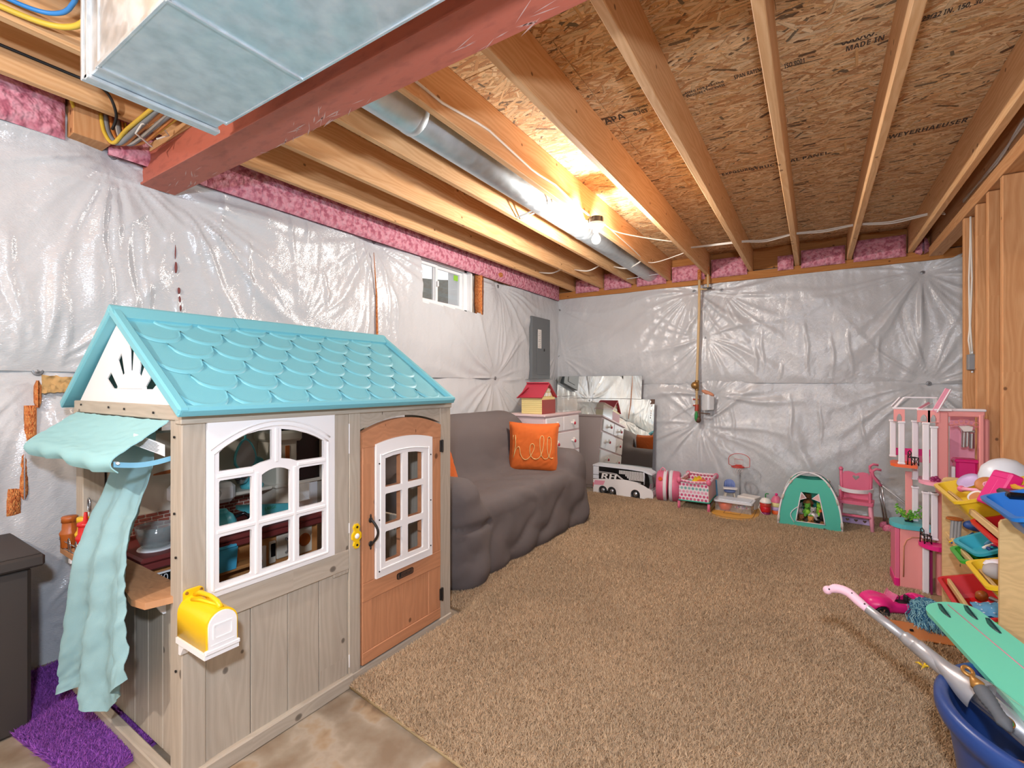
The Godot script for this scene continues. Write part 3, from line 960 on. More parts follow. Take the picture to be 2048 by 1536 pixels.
func window_unit():
	var m := Mb.new()
	var z0 := -3.62
	var z1 := -2.88
	var y0 := 1.9
	var y1 := 2.34
	# jamb box
	for q in [[Vector3(-3.08, y0 - 0.02, z0 - 0.02), Vector3(-2.79, y0, z1 + 0.02)], [Vector3(-3.08, y1, z0 - 0.02), Vector3(-2.79, y1 + 0.02, z1 + 0.02)], [Vector3(-3.08, y0, z0 - 0.02), Vector3(-2.79, y1, z0)], [Vector3(-3.08, y0, z1), Vector3(-2.79, y1, z1 + 0.02)]]:
		m.bb(q[0], q[1], 0.002)
	var w := struct("window_1", m, "white_vinyl")
	m = Mb.new()
	var xa := -2.9
	var xb := -2.84
	for q in [[y0, y0 + 0.035, z0, z1], [y1 - 0.05, y1, z0, z1], [y0, y1, z0, z0 + 0.045], [y0, y1, z1 - 0.045, z1]]:
		m.bb(Vector3(xa, q[0], q[2]), Vector3(xb, q[1], q[3]), 0.004)
	part("window_frame", m, "white_vinyl", w)
	var mid := -3.19
	for s in [[z0 + 0.045, mid + 0.02, xa + 0.012], [mid - 0.02, z1 - 0.045, xa + 0.03]]:
		m = Mb.new()
		var a: float = s[0]
		var b: float = s[1]
		var x: float = s[2]
		for q in [[y0 + 0.035, y0 + 0.065, a, b], [y1 - 0.08, y1 - 0.05, a, b], [y0 + 0.065, y1 - 0.08, a, a + 0.03], [y0 + 0.065, y1 - 0.08, b - 0.03, b]]:
			m.bb(Vector3(x, q[0], q[2]), Vector3(x + 0.022, q[1], q[3]), 0.003)
		part("sash", m, "white_vinyl", w)
		m = Mb.new()
		m.bb(Vector3(x + 0.008, y0 + 0.06, a + 0.025), Vector3(x + 0.012, y1 - 0.075, b - 0.025))
		part("pane", m, "pane", w)
	m = Mb.new()
	m.bb(Vector3(-2.838, 2.09, -3.2), Vector3(-2.825, 2.14, -3.185), 0.003)
	part("latch", m, "white_vinyl", w)
	m = Mb.new()
	m.bb(Vector3(-2.874, 2.2, -3.52), Vector3(-2.872, 2.25, -3.46))
	part("sticker", m, "lime", w)
	# corrugated window well outside
	m = Mb.new()
	m.cloth(60, 12, func(u: float, v: float) -> Vector3:
		var a := PI * u
		return Vector3(-3.1 - sin(a) * 0.5, lerpf(1.5, 2.34, v), -3.25 + cos(a) * 0.75) + Vector3(sin(a), 0, -cos(a)) * 0.012 * sin(v * TAU * 5), 0.004)
	tag(part("window_well", m, "well_steel"), "grey galvanized window well standing outside the small basement window", "window well")

func pile(called: String, parent: Node, area: Callable, count: int, h: float, wdt: float, material: String, tones: Array, sd: int):
	var r := RandomNumberGenerator.new()
	r.seed = sd
	var m := Mb.new()
	m.flat()
	for k in 3:
		var a := TAU * k / 3
		var b := TAU * (k + 1) / 3
		m.tri(Vector3(cos(a), 0, sin(a)), Vector3(0.35, 1, 0.1), Vector3(cos(b), 0, sin(b)))
	var mm := MultiMesh.new()
	mm.transform_format = MultiMesh.TRANSFORM_3D
	mm.use_colors = true
	mm.mesh = m.done()
	mm.instance_count = count
	var buf := PackedFloat32Array()
	buf.resize(count * 16)
	var f := noise(sd, 1.3, 3)
	var k := 0
	for i in count:
		var p: Vector3 = area.call(r)
		var a := r.randf() * TAU
		var tx := r.randfn(0.0, 0.55)
		var tz := r.randfn(0.0, 0.55)
		var s := wdt * r.randf_range(0.7, 1.3)
		var hh := h * r.randf_range(0.6, 1.2)
		var ca := cos(a) * s
		var sa := sin(a) * s
		buf[k] = ca; buf[k + 1] = tx * hh; buf[k + 2] = sa; buf[k + 3] = p.x
		buf[k + 4] = 0.0; buf[k + 5] = hh; buf[k + 6] = 0.0; buf[k + 7] = p.y
		buf[k + 8] = -sa; buf[k + 9] = tz * hh; buf[k + 10] = ca; buf[k + 11] = p.z
		var c: Color = tones[r.randi() % tones.size()]
		var v := 1.0 + 0.16 * f.get_noise_2d(p.x, p.z)
		buf[k + 12] = c.r * v; buf[k + 13] = c.g * v; buf[k + 14] = c.b * v; buf[k + 15] = 1.0
		k += 16
	mm.buffer = buf
	var o := MultiMeshInstance3D.new()
	o.name = called
	o.multimesh = mm
	o.material_override = M[material]
	o.set_meta("kind", "stuff")
	parent.add_child(o)

func carpet():
	# corners: (-1.58, -1.24), (0.9, -1.05) near; sofa side runs back to (-2.1, -4.95)
	var o := thing("carpet", "beige shag carpet laid over the concrete floor from playhouse to shelves", "carpet")
	var poly := PackedVector2Array([Vector2(-1.575, -1.245), Vector2(-0.3, -1.1), Vector2(0.8, -0.99), Vector2(0.8, -5.36), Vector2(-1.45, -5.3), Vector2(-1.5, -4.88), Vector2(-2.12, -4.93), Vector2(-2.12, -2.0), Vector2(-1.575, -1.98)])
	var m := Mb.new()
	m.prism(poly, -0.012, -0.001, Transform3D(Basis(Vector3.RIGHT, Vector3.BACK, Vector3.DOWN), Vector3.ZERO))
	part("backing", m, "carpet_base", o)
	m = Mb.new()
	m.tube([Vector3(-1.575, 0.006, -1.245), Vector3(-0.3, 0.006, -1.1), Vector3(0.8, 0.006, -0.99)], 0.006, 6)
	part("bound_edge", m, "carpet_bind", o)
	var area := func(r: RandomNumberGenerator) -> Vector3:
		while true:
			var t := r.randf()
			var z := -1.0 - 4.35 * pow(t, 1.35)
			var x := r.randf_range(-2.12, 0.8)
			if x > 0.55 and z < -2.0: continue
			if x < -1.85 and z > -4.0: continue
			if Vector2((x + 0.645) / 0.215, (z + 4.9) / 0.32).length() < 1.0 or (absf(x + 0.645) < 0.215 and z < -4.8 and z > -5.2): continue
			if x > 0.33 and x < 0.56 and z > -3.1 and z < -2.9: continue
			if Geometry2D.is_point_in_polygon(Vector2(x, z), poly): return Vector3(x, 0.01, z)
		return Vector3.ZERO
	pile("pile", o, area, 420000, 0.017, 0.0034, "carpet_fibre", [Color(1, 0.98, 0.95), Color(0.86, 0.83, 0.78), Color(1, 0.98, 0.93), Color(0.93, 0.9, 0.86), Color(0.62, 0.57, 0.5), Color(1, 1, 1)], 5)
	var rug := thing("shag_rug", "purple shag rug under the mint curtain at the end of the playhouse", "rug")
	m = Mb.new()
	var rp := PackedVector2Array([Vector2(-2.75, -0.62), Vector2(-2.72, -0.4), Vector2(-1.82, -0.5), Vector2(-1.87, -0.67), Vector2(-2.0, -1.1), Vector2(-2.75, -1.1)])
	m.prism(rp, -0.012, -0.001, Transform3D(Basis(Vector3.RIGHT, Vector3.BACK, Vector3.DOWN), Vector3.ZERO))
	part("backing", m, "shag_purple", rug)
	pile("pile", rug, func(r: RandomNumberGenerator) -> Vector3:
		while true:
			var p := Vector2(r.randf_range(-2.75, -1.8), r.randf_range(-1.1, -0.4))
			if Geometry2D.is_point_in_polygon(p, rp): return Vector3(p.x, 0.01, p.y)
		return Vector3.ZERO, 60000, 0.022, 0.004, "shag_purple", [Color(1, 1, 1), Color(0.75, 0.7, 0.78), Color(1.1, 1.05, 1.1), Color(0.6, 0.55, 0.62)], 6)

func wire(label: String, pts: Array, r: float, material: String, group := "", called := "cable"):
	var cv := Curve3D.new()
	for i in pts.size():
		var d: Vector3 = (pts[mini(i + 1, pts.size() - 1)] - pts[maxi(i - 1, 0)]) / 6.0
		cv.add_point(pts[i], -d, d)
	var m := Mb.new()
	m.tube(Array(cv.tessellate(4)), r, 8)
	tag(part(called, m, material), label, "cable", group)

func fixtures():
	var m: Mb
	# red steel I-beam under the joists
	var t := thing("steel_beam", "rust-red painted steel I-beam crossing under the joists from the left wall", "beam", Vector3(-1.0, 2.2, -1.045))
	m = Mb.new()
	m.bb(Vector3(-1.8, 0.0, -0.077), Vector3(3.55, 0.011, 0.077), 0.002)
	part("lower_flange", m, "red_steel", t)
	m = Mb.new()
	m.bb(Vector3(-1.8, 0.132, -0.066), Vector3(3.55, 0.143, 0.066), 0.002)
	part("upper_flange", m, "red_steel", t)
	m = Mb.new()
	m.bb(Vector3(-1.8, 0.011, -0.064), Vector3(3.55, 0.132, 0.064))
	part("web", m, "red_steel", t)
	var sc := RandomNumberGenerator.new()
	sc.seed = 5
	m = Mb.new()
	m.flat()
	for i in 60:
		# scratches through the paint: slivers a tenth of a millimetre proud
		var c := Vector3([-1.55, -0.55, -0.62, 0.35][i % 4] + sc.randfn(0, 0.16), -0.0002, clampf(sc.randfn(-0.02 if i % 4 == 0 else -0.05, 0.022), -0.075, 0.075))
		var d := Vector3(cos(sc.randfn(0.2, 0.3)), 0, sin(sc.randfn(0.2, 0.3))) * sc.randf_range(0.01, 0.05)
		var w := Vector3(-d.z, 0, d.x).normalized() * sc.randf_range(0.0008, 0.003)
		m.quad(c - d, c + w, c + d, c - w)
	m.done()
	var sm := part("paint_scratches", m.done(), "scuff", t)
	sm.set_meta("kind", "stuff")
	m = Mb.new()
	m.bb(Vector3(-1.8, 0.143, -0.07), Vector3(3.55, 0.181, 0.07), 0.002)
	part("nailer_plank", m, "joist_wood", t)
	# rectangular duct in front of the beam
	t = thing("rectangular_duct", "galvanized sheet-metal duct with an open-looking end under the joists beside the red beam", "duct", Vector3(-0.4, 2.11, -0.66))
	m = Mb.new()
	m.bb(Vector3(-1.36, 0.0, -0.17), Vector3(2.6, 0.26, 0.17), 0.003)
	part("duct_body", m, "galvanized", t)
	for x in [-1.29, -0.86, 0.36, 1.3]:
		m = Mb.new()
		m.bb(Vector3(x - 0.005, -0.006, -0.174), Vector3(x + 0.005, 0.262, 0.174), 0.0015)
		part("seam_cleat", m, "galvanized", t)
	m = Mb.new()
	m.bb(Vector3(-1.372, -0.012, -0.175), Vector3(-1.352, 0.262, -0.168), 0.001)
	m.bb(Vector3(-1.372, -0.012, 0.168), Vector3(-1.352, 0.262, 0.18), 0.001)
	m.bb(Vector3(-1.372, -0.014, -0.18), Vector3(-1.35, -0.001, 0.18), 0.002)
	m.bb(Vector3(-1.385, -0.014, -0.18), Vector3(-1.372, 0.262, 0.185), 0.002)
	part("end_flange", m, "galvanized", t)
	m = Mb.new()
	m.bb(Vector3(-1.3, -0.004, 0.168), Vector3(2.6, 0.008, 0.176), 0.001)
	m.bb(Vector3(-1.3, -0.004, -0.176), Vector3(2.6, 0.008, -0.168), 0.001)
	part("edge_lock", m, "galvanized", t)
	# round duct between two joists
	t = thing("round_duct", "round galvanized duct running between two joists beside the bulb", "duct", Vector3(-1.575, 2.47, -3.3))
	m = Mb.new()
	m.lathe([Vector2(0.0, -2.1), Vector2(0.088, -2.1), Vector2(0.088, 2.5), Vector2(0, 2.5)], 32, Transform3D(Basis(Vector3.RIGHT, Vector3.BACK, Vector3.DOWN), Vector3.ZERO))
	part("pipe", m, "galvanized", t)
	for z in [-0.2, 1.7]:
		m = Mb.new()
		m.lathe([Vector2(0.088, z - 0.02), Vector2(0.0905, z - 0.016), Vector2(0.0905, z + 0.016), Vector2(0.088, z + 0.02)], 32, Transform3D(Basis(Vector3.RIGHT, Vector3.BACK, Vector3.DOWN), Vector3.ZERO))
		part("joint_band", m, "galvanized", t)
	m = Mb.new()
	for q in [[0.45, 0.0], [0.5, 0.02]]: m.bar(Vector3(-0.185, -0.086, q[0]), Vector3(0.175, -0.02 - q[1], q[0] + 0.02), 0.022, 0.0015, Vector3.UP)
	part("hanger_strap", m, "galvanized", t)
	m = Mb.new()
	m.bar(Vector3(-0.185, -0.086, -1.8), Vector3(0.175, -0.06, -1.86), 0.02, 0.0015)
	part("hanger_strap", m, "galvanized", t)
	# cables along the joists
	wire("white cable snaking along the joist side to the bare bulb", [Vector3(-1.345, 2.44, -1.15), Vector3(-1.35, 2.43, -1.55), Vector3(-1.352, 2.47, -1.9), Vector3(-1.345, 2.43, -2.3), Vector3(-1.35, 2.45, -2.6), Vector3(-1.345, 2.42, -2.85), Vector3(-1.3, 2.372, -3.05)], 0.006, "cable_white")
	wire("white cable from the bulb to the hole in the next joist", [Vector3(-1.27, 2.37, -3.12), Vector3(-1.33, 2.43, -3.6), Vector3(-1.2, 2.46, -4.0), Vector3(-0.98, 2.45, -4.25)], 0.005, "cable_white")
	wire("white cable sagging behind the bulb along the joist", [Vector3(-1.27, 2.372, -3.1), Vector3(-1.335, 2.42, -3.5), Vector3(-1.345, 2.4, -4.1), Vector3(-1.34, 2.4, -4.6), Vector3(-0.98, 2.43, -4.5)], 0.004, "cable_white")
	for s in 2:
		var run := []
		for i in range(5, 9):
			var xa: float = JOISTS[i] + 0.018
			var xb: float = JOISTS[i + 1] + 0.018
			run.append_array([Vector3(xa, 2.458 + 0.01 * s, -4.55), Vector3((xa + xb) / 2, 2.438 + 0.018 * s - 0.01 * (i % 2), -4.53 - 0.02 * s)])
		run.insert(0, Vector3(-0.985, 2.46, -4.5 + 0.02 * s))
		wire(["upper of two white cables running through the joist holes near the back wall", "lower of two white cables running through the joist holes near the back wall"][1 - s], run, 0.0055, "cable_white")
	var nm := ["first", "second", "third"]
	for i in 3:
		var xa: float = JOISTS[i] + 0.03
		var xb: float = JOISTS[i + 1]
		wire(["short white cable loop between the joists above the corner, left of the others", "middle white cable loop between joists near the back corner", "longest white cable loop, crossing under the end of the round duct"][i], [Vector3(xa, 2.44, -4.5 - 0.1 * i), Vector3((xa + xb) / 2, 2.412 - 0.012 * i, -4.5 - 0.07 * i), Vector3(xb + 0.01, 2.44, -4.45 - 0.05 * i)], 0.007, "cable_white", "white cable loops near the back corner")
	# cables on the doubled joist and down the first stud
	for s in 2:
		wire(["upper white cable stapled along the joist over the stud wall", "lower white cable stapled along the joist, drooping towards the stud tops"][s], [Vector3(0.838, 2.44 + s * 0.012, -4.3), Vector3(0.836, 2.44 - s * 0.016, -3.6), Vector3(0.837, 2.46 + s * 0.02, -3.2), Vector3(0.834, 2.45 - s * 0.03, -2.85), Vector3(0.835, 2.46 + 0.02 * s, -2.4), Vector3(0.835, 2.47, -1.6)], 0.006, "cable_white", "cables stapled over the stud wall")
	for s in 2:
		wire(["left white cable hanging down the first stud to the grey switch box", "right white cable hanging down the first stud to the grey switch box"][s], [Vector3(0.845, 2.3, -4.165), Vector3(0.842 + s * 0.004, 2.1, -4.158), Vector3(0.836 + s * 0.014, 1.9, -4.156), Vector3(0.84 + s * 0.002, 1.6, -4.158), Vector3(0.834 + 0.012 * s, 1.5, -4.155), Vector3(0.845 + s * 0.008, 1.41, -4.16)], 0.005, "cable_white", "cables down the first stud")
	t = thing("switch_box", "small grey electrical box on the first stud of the stud wall", "electrical box", Vector3(0.85, 1.36, -4.15))
	m = Mb.new()
	m.bb(Vector3(-0.024, -0.05, -0.024), Vector3(0.026, 0.05, 0.03), 0.004)
	part("box", m, "cable_gray", t)
	for y in [-0.056, 0.056]:
		m = Mb.new()
		m.cyl(Vector3(0, y, 0), Vector3(0, y + signf(y) * 0.012, 0), 0.006)
		part("nail_tab", m, "steel", t)
	# cable bundle over the near end of the beam and wires along the near joists
	var bund := [["cable_yellow", 0.0, 0.01], ["cable_gray", 0.016, 0.013], ["cable_orange", 0.034, 0.012], ["cable_white", 0.05, 0.006], ["cable_gray", 0.06, 0.012], ["cable_orange", 0.076, 0.008], ["cable_yellow", 0.088, 0.007]]
	var words := {"cable_yellow": ["thin yellow cable at the rear of the bundle over the beam end", "thicker yellow cable at the front of the bundle over the beam end"], "cable_gray": ["thick grey cable in the bundle under the duct end", "second grey cable looping low in the bundle under the duct end"], "cable_orange": ["fat orange cable in the bundle by the beam end", "slim orange cable in the bundle by the beam end"], "cable_white": ["white cable in the bundle by the beam end", ""]}
	for i in bund.size():
		var q: Array = bund[i]
		var dz: float = q[1]
		var lab: String = words[q[0]][0 if i < 4 else 1]
		wire(lab, [Vector3(-1.9, 2.365, -0.84 - dz * 1.2), Vector3(-2.25, 2.345, -0.83 - dz), Vector3(-2.5, 2.32 - 0.012 * (i % 2), -0.82 - dz), Vector3(-2.62, 2.29 + 0.005 * i, -0.81 - dz), Vector3(-2.66, 2.34, -0.79 - dz), Vector3(-2.67, 2.42, -0.78 - dz)], q[2] * 0.8, q[0], "cable bundle over the beam end")
	m = Mb.new()
	m.tube([Vector3(-2.42, 2.29, -0.9), Vector3(-2.43, 2.33, -0.95), Vector3(-2.4, 2.36, -0.9), Vector3(-2.38, 2.31, -0.83), Vector3(-2.44, 2.29, -0.83), Vector3(-2.47, 2.27, -0.9)], 0.004, 6)
	tag(part("cable_tie", m, "porcelain"), "white strap tied round the cable bundle at the beam end", "cable tie")
	wire("black cable running along the near joist side at the upper left", [Vector3(-2.528, 2.47, 0.6), Vector3(-2.527, 2.47, -0.2), Vector3(-2.527, 2.47, -0.62), Vector3(-2.5, 2.45, -0.74), Vector3(-2.525, 2.38, -0.79), Vector3(-2.6, 2.34, -0.8)], 0.006, "black_plastic")
	wire("blue cable crossing under the joists above the duct end", [Vector3(-2.16, 2.44, 0.3), Vector3(-2.14, 2.43, -0.25), Vector3(-2.05, 2.42, -0.5), Vector3(-1.6, 2.43, -0.45)], 0.007, "cable_blue")
	wire("yellow cable crossing under the joists beside the blue one", [Vector3(-2.165, 2.41, 0.3), Vector3(-2.15, 2.4, -0.28), Vector3(-2.05, 2.395, -0.53), Vector3(-1.6, 2.4, -0.5)], 0.009, "cable_yellow")
	wire("thin black cable crossing under the joists above the blue one", [Vector3(-2.14, 2.47, 0.2), Vector3(-2.1, 2.46, -0.25), Vector3(-1.9, 2.45, -0.5), Vector3(-1.6, 2.46, -0.5)], 0.005, "black_plastic")
	wire("yellow cable tucked into the pink insulation at the far left", [Vector3(-2.66, 2.52, -0.62), Vector3(-2.64, 2.46, -0.66), Vector3(-2.7, 2.4, -0.7)], 0.007, "cable_yellow")
	wire("thin black cable over the pink insulation above the window", [Vector3(-2.62, 2.44, -2.95), Vector3(-2.64, 2.41, -3.2), Vector3(-2.6, 2.43, -3.45)], 0.003, "black_plastic")
	# breaker panel
	t = thing("breaker_panel", "tall dark grey breaker panel set in the left wall near the corner", "electrical panel", Vector3(-2.755, 1.28, -4.915))
	m = Mb.new()
	m.bb(Vector3(-0.05, 0, -0.215), Vector3(0.02, 0.725, 0.22), 0.003)
	part("cover", m, "panel_gray", t)
	m = Mb.new()
	m.bb(Vector3(0.02, 0.05, -0.1), Vector3(0.026, 0.55, 0.11), 0.002)
	var dp := part("door", m, "panel_gray", t)
	m = Mb.new()
	m.bb(Vector3(0.026, 0.33, -0.06), Vector3(0.034, 0.36, -0.045), 0.002)
	part("latch", m, "black_plastic", dp)
	m = Mb.new()
	m.bb(Vector3(0.026, 0.36, 0.015), Vector3(0.027, 0.58, 0.1))
	part("label_strip", m, "paper", t)
	m = Mb.new()
	for i in 9: m.bb(Vector3(0.027, 0.375 + i * 0.022, 0.03), Vector3(0.0274, 0.378 + i * 0.022, 0.085 - 0.012 * (i % 3)))
	part("label_print", m, "print", t)
	# water pipes with valves down the back wall
	t = thing("water_pipe", "tan pipe with brass and green valves running down the back wall", "pipe", Vector3(-1.05, 0.8, -5.33))
	m = Mb.new()
	m.tube([Vector3(0.01, 1.62, 0), Vector3(0.008, 1.2, 0.0), Vector3(-0.004, 0.8, 0.0), Vector3(-0.015, 0.45, 0.0), Vector3(-0.016, 0.1, 0.01)], 0.014, 12)
	part("riser", m, "pipe_tan", t)
	m = Mb.new()
	m.tube([Vector3(0.008, 1.43, 0.0), Vector3(0.085, 1.43, 0.0), Vector3(0.095, 1.44, 0.0), Vector3(0.095, 1.72, 0.0)], 0.01, 10)
	part("branch", m, "pipe_tan", t)
	m = Mb.new()
	m.cyl(Vector3(0.01, 1.53, 0), Vector3(0.01, 1.64, 0), 0.019, -1, 14)
	m.cyl(Vector3(0.095, 1.58, 0), Vector3(0.095, 1.66, 0), 0.015, -1, 14)
	part("foam_sleeve", m, "orange_batt", t)
	m = Mb.new()
	m.cyl(Vector3(-0.015, 0.35, 0), Vector3(-0.015, 0.46, 0), 0.022, -1, 14, 0.003)
	m.ball(Vector3(-0.03, 0.405, 0.018), Vector3(0.042, 0.04, 0.035))
	part("brass_valve", m, "brass", t)
	m = Mb.new()
	m.cyl(Vector3(-0.015, 0.13, 0.01), Vector3(-0.015, 0.2, 0.0), 0.021, -1, 12, 0.003)
	part("coupling", m, "valve_red", t)
	for y in [0.19, 0.255]:
		m = Mb.new()
		m.cyl(Vector3(-0.055, y, 0), Vector3(0.005, y, 0), 0.008)
		part("side_port", m, "valve_red", t)
	m = Mb.new()
	m.ball(Vector3(-0.018, 0.075, 0.02), Vector3(0.018, 0.055, 0.018))
	part("green_tag", m, "valve_green", t)
	m = Mb.new()
	m.ball(Vector3(0.0, 0.04, 0.01), Vector3(0.03, 0.035, 0.025))
	m.cyl(Vector3(0.012, 0.05, 0), Vector3(0.012, 0.3, 0), 0.012, 0.01, 8)
	m.cyl(Vector3(0.0, 0.115, 0.012), Vector3(0.12, 0.105, 0.012), 0.005)
	part("drain_valve", m, "dark_wood", t)
	t = thing("pipe_clip", "black pipe strap holding the short branch pipe to the back wall", "pipe clip", Vector3(-0.955, 2.235, -5.35))
	m = Mb.new()
	m.bb(Vector3(-0.045, -0.008, -0.02), Vector3(0.03, 0.01, 0.03), 0.003)
	part("strap", m, "black_plastic", t)
	# insulation flap torn open beside the valves
	t = thing("insulation_flap", "torn square of plastic with brown insulation showing beside the pipe valve", "torn insulation", Vector3(-0.96, 1.0, -5.36))
	m = Mb.new()
	m.cloth(10, 10, func(u: float, v: float) -> Vector3: return Vector3(-0.055 + u * 0.12, -0.06 + v * 0.165 + 0.01 * u, 0.03 + 0.025 * sin(PI * u) - 0.01 * v), 0.002)
	part("flap", m, "sheet", t)
	m = Mb.new()
	m.ball(Vector3(0.005, 0.125, 0.03), Vector3(0.07, 0.022, 0.018), 14, 8, Basis(Vector3.BACK, -0.42))
	part("wool", m, "skin_orange", t)

# polygons on a wall that faces +x are given as (-z, y); on one that faces +z as (x, y)
func face_x(x: float) -> Transform3D:
	return Transform3D(Basis(Vector3.FORWARD, Vector3.UP, Vector3.RIGHT), Vector3(x, 0, 0))

func face_z(z: float) -> Transform3D:
	return Transform3D(Basis.IDENTITY, Vector3(0, 0, z))

func rect(x0: float, y0: float, x1: float, y1: float) -> PackedVector2Array:
	return PackedVector2Array([Vector2(x0, y0), Vector2(x1, y0), Vector2(x1, y1), Vector2(x0, y1)])

func rrect(x0: float, y0: float, x1: float, y1: float, r: float, n := 5) -> PackedVector2Array:
	var o := PackedVector2Array()
	for q in [[x1 - r, y0 + r, -PI / 2], [x1 - r, y1 - r, 0.0], [x0 + r, y1 - r, PI / 2], [x0 + r, y0 + r, PI]]:
		for i in n + 1:
			var a: float = q[2] + PI / 2 * i / n
			o.append(Vector2(q[0] + cos(a) * r, q[1] + sin(a) * r))
	return o

# a rectangle whose top is an arch of the given rise
func arched(x0: float, y0: float, x1: float, y1: float, rise: float, n := 14) -> PackedVector2Array:
	var o := PackedVector2Array([Vector2(x0, y0), Vector2(x1, y0)])
	for i in n + 1:
		var t := float(i) / n
		o.append(Vector2(lerpf(x1, x0, t), y1 + rise * (1.0 - pow(2.0 * t - 1.0, 2.0))))
	return o

func poly(a: Array) -> PackedVector2Array:
	var o := PackedVector2Array()
	for i in range(0, a.size(), 2): o.append(Vector2(a[i], a[i + 1]))
	return o

func circle(c: Vector2, r: float, n := 20) -> PackedVector2Array:
	var o := PackedVector2Array()
	for i in n: o.append(c + Vector2(cos(TAU * i / n), sin(TAU * i / n)) * r)
	return o

func house():
	var B := Vector3(-2.035, 0, -1.264)
	var h := thing("playhouse", "grey wooden children's playhouse with a teal scalloped roof and orange-brown door", "playhouse", B)
	var gw := "paint_gray_wood"
	var m: Mb
	# posts
	for q in [[-1.655, -0.717, -1.58, -0.65, 0.02], [-2.49, -0.72, -2.415, -0.65, 0.02], [-1.655, -1.878, -1.58, -1.797, 0.0], [-2.49, -1.878, -2.415, -1.81, 0.0], [-1.62, -1.303, -1.577, -1.247, 0.0], [-1.615, -1.2465, -1.58, -1.176, 0.46]]:
		m = Mb.new(B)
		m.bb(Vector3(q[0], q[4], q[1]), Vector3(q[2], 1.112, q[3]), 0.003, q[1] * 5.0)
		part("post", m, gw, h)
	# top beams, mid rail, base rails
	for q in [[Vector3(-1.612, 1.1, -1.878), Vector3(-1.572, 1.127, -0.645), 0.002], [Vector3(-2.49, 1.11, -0.682), Vector3(-1.585, 1.155, -0.644), 0.003], [Vector3(-2.49, 1.11, -1.88), Vector3(-1.6, 1.155, -1.845), 0.003], [Vector3(-2.5, 1.1, -1.88), Vector3(-2.46, 1.127, -0.645), 0.003]]:
		m = Mb.new(B)
		m.bb(q[0], q[1], q[2], q[0].x)
		part("top_beam", m, gw, h)
	m = Mb.new(B)
	m.bb(Vector3(-1.61, 0.475, -1.247), Vector3(-1.577, 0.555, -0.718), 0.003, 4.4)
	part("mid_rail", m, gw, h)
	for q in [[Vector3(-1.605, 0.0, -1.262), Vector3(-1.566, 0.052, -0.63)], [Vector3(-1.62, 0.0, -1.88), Vector3(-1.574, 0.046, -1.262)], [Vector3(-2.5, 0.0, -0.655), Vector3(-1.605, 0.055, -0.625)], [Vector3(-2.5, 0, -1.88), Vector3(-1.62, 0.05, -1.85)], [Vector3(-2.51, 0, -1.85), Vector3(-2.475, 0.05, -0.655)]]:
		m = Mb.new(B)
		m.bb(q[0], q[1], 0.004, q[0].z)
		part("base_rail", m, gw, h)
	# planks under the window, on the near end, the far end and the back
	var zs := [-0.718, -0.858, -0.99, -1.117, -1.247]
	for i in 4:
		m = Mb.new(B)
		m.bb(Vector3(-1.61, 0.045, zs[i + 1] + 0.001), Vector3(-1.588 + 0.001 * (i % 2), 0.48, zs[i] - 0.001), 0.002, i * 2.3 + 1)
		part("wall_plank", m, gw, h)
	for i in 7:
		m = Mb.new(B)
		var x0 := -2.415 + i * 0.1086
		m.bb(Vector3(x0 + 0.001, 0.045, -0.7), Vector3(x0 + 0.1076, 0.545, -0.672), 0.003, i * 1.9 + 0.3)
		part("wall_plank", m, gw, h)
		m = Mb.new(B)
		m.bb(Vector3(x0 + 0.001, 0.045, -1.86), Vector3(x0 + 0.1076, 0.5 if i in [2, 3, 4] else 1.11, -1.838), 0.003, i * 2.9)
		part("wall_plank", m, gw, h)
	for i in 10:
		m = Mb.new(B)
		var z0 := -0.72 - i * 0.109
		m.bb(Vector3(-2.488, 0.045, z0 - 0.108), Vector3(-2.466, 1.11 if i < 2 or i > 8 else (0.9 if i < 5 else 0.52), z0), 0.003, i * 1.3)
		part("wall_plank", m, gw, h)
	# a white window in the back wall, seen through the door
	m = Mb.new(B)
	var bh := []
	for zc in [1.32, 1.445, 1.57]:
		for yc in [0.555, 0.7, 0.845]: bh.append(rrect(zc, yc, zc + 0.1, yc + 0.12, 0.006))
	m.prism(rect(1.275, 0.51, 1.715, 1.0), -0.012, 0.0, face_x(-2.455), bh)
	part("window_frame", m, "white_plastic", h)
	# the white window with nine openings
	m = Mb.new(B)
	var holes := []
	for c in [[0.752, 0.854], [0.888, 0.991], [1.025, 1.127]]:
		holes.append(rrect(c[0], 0.592, c[1], 0.739, 0.006))
		if c[0] != 0.888: holes.append(rrect(c[0], 0.771, c[1], 0.916, 0.006))
	holes.append(arched(0.888, 0.771, 0.991, 0.913, 0.017))
	holes.append(poly([0.752, 0.946, 0.86, 0.945, 0.89, 0.955, 0.923, 0.961, 0.923, 1.064, 0.877, 1.063, 0.834, 1.054, 0.785, 1.033, 0.752, 1.006]))
	holes.append(poly([0.957, 0.96, 0.99, 0.954, 1.018, 0.943, 1.127, 0.942, 1.127, 1.005, 1.097, 1.022, 1.061, 1.038, 1.01, 1.054, 0.957, 1.063]))
	m.prism(rect(0.718, 0.555, 1.176, 1.1), -0.012, 0.0, face_x(-1.574), holes)
	var wf := part("window_frame", m, "white_plastic", h)
	m = Mb.new(B)
	for q in [[0.734, 0.575, 0.734, 1.0], [1.145, 0.575, 1.145, 1.0], [0.734, 0.575, 1.145, 0.575]]:
		m.bar(Vector3(-1.573, q[1], -q[0]), Vector3(-1.573, q[3], -q[2]), 0.008, 0.008, Vector3.UP if q[1] == q[3] else Vector3.RIGHT, 0.002)
	for rr in [0.0, 0.016]:
		var a := []
		for i in 21:
			var t := i / 20.0
			a.append(Vector3(-1.5735, 1.0 + rr + (0.078) * (1.0 - pow(absf(2 * t - 1), 2.0)), -lerpf(0.734 - rr * 0.5, 1.145 + rr * 0.5, t)))
		m.tube(a, 0.0035, 6)
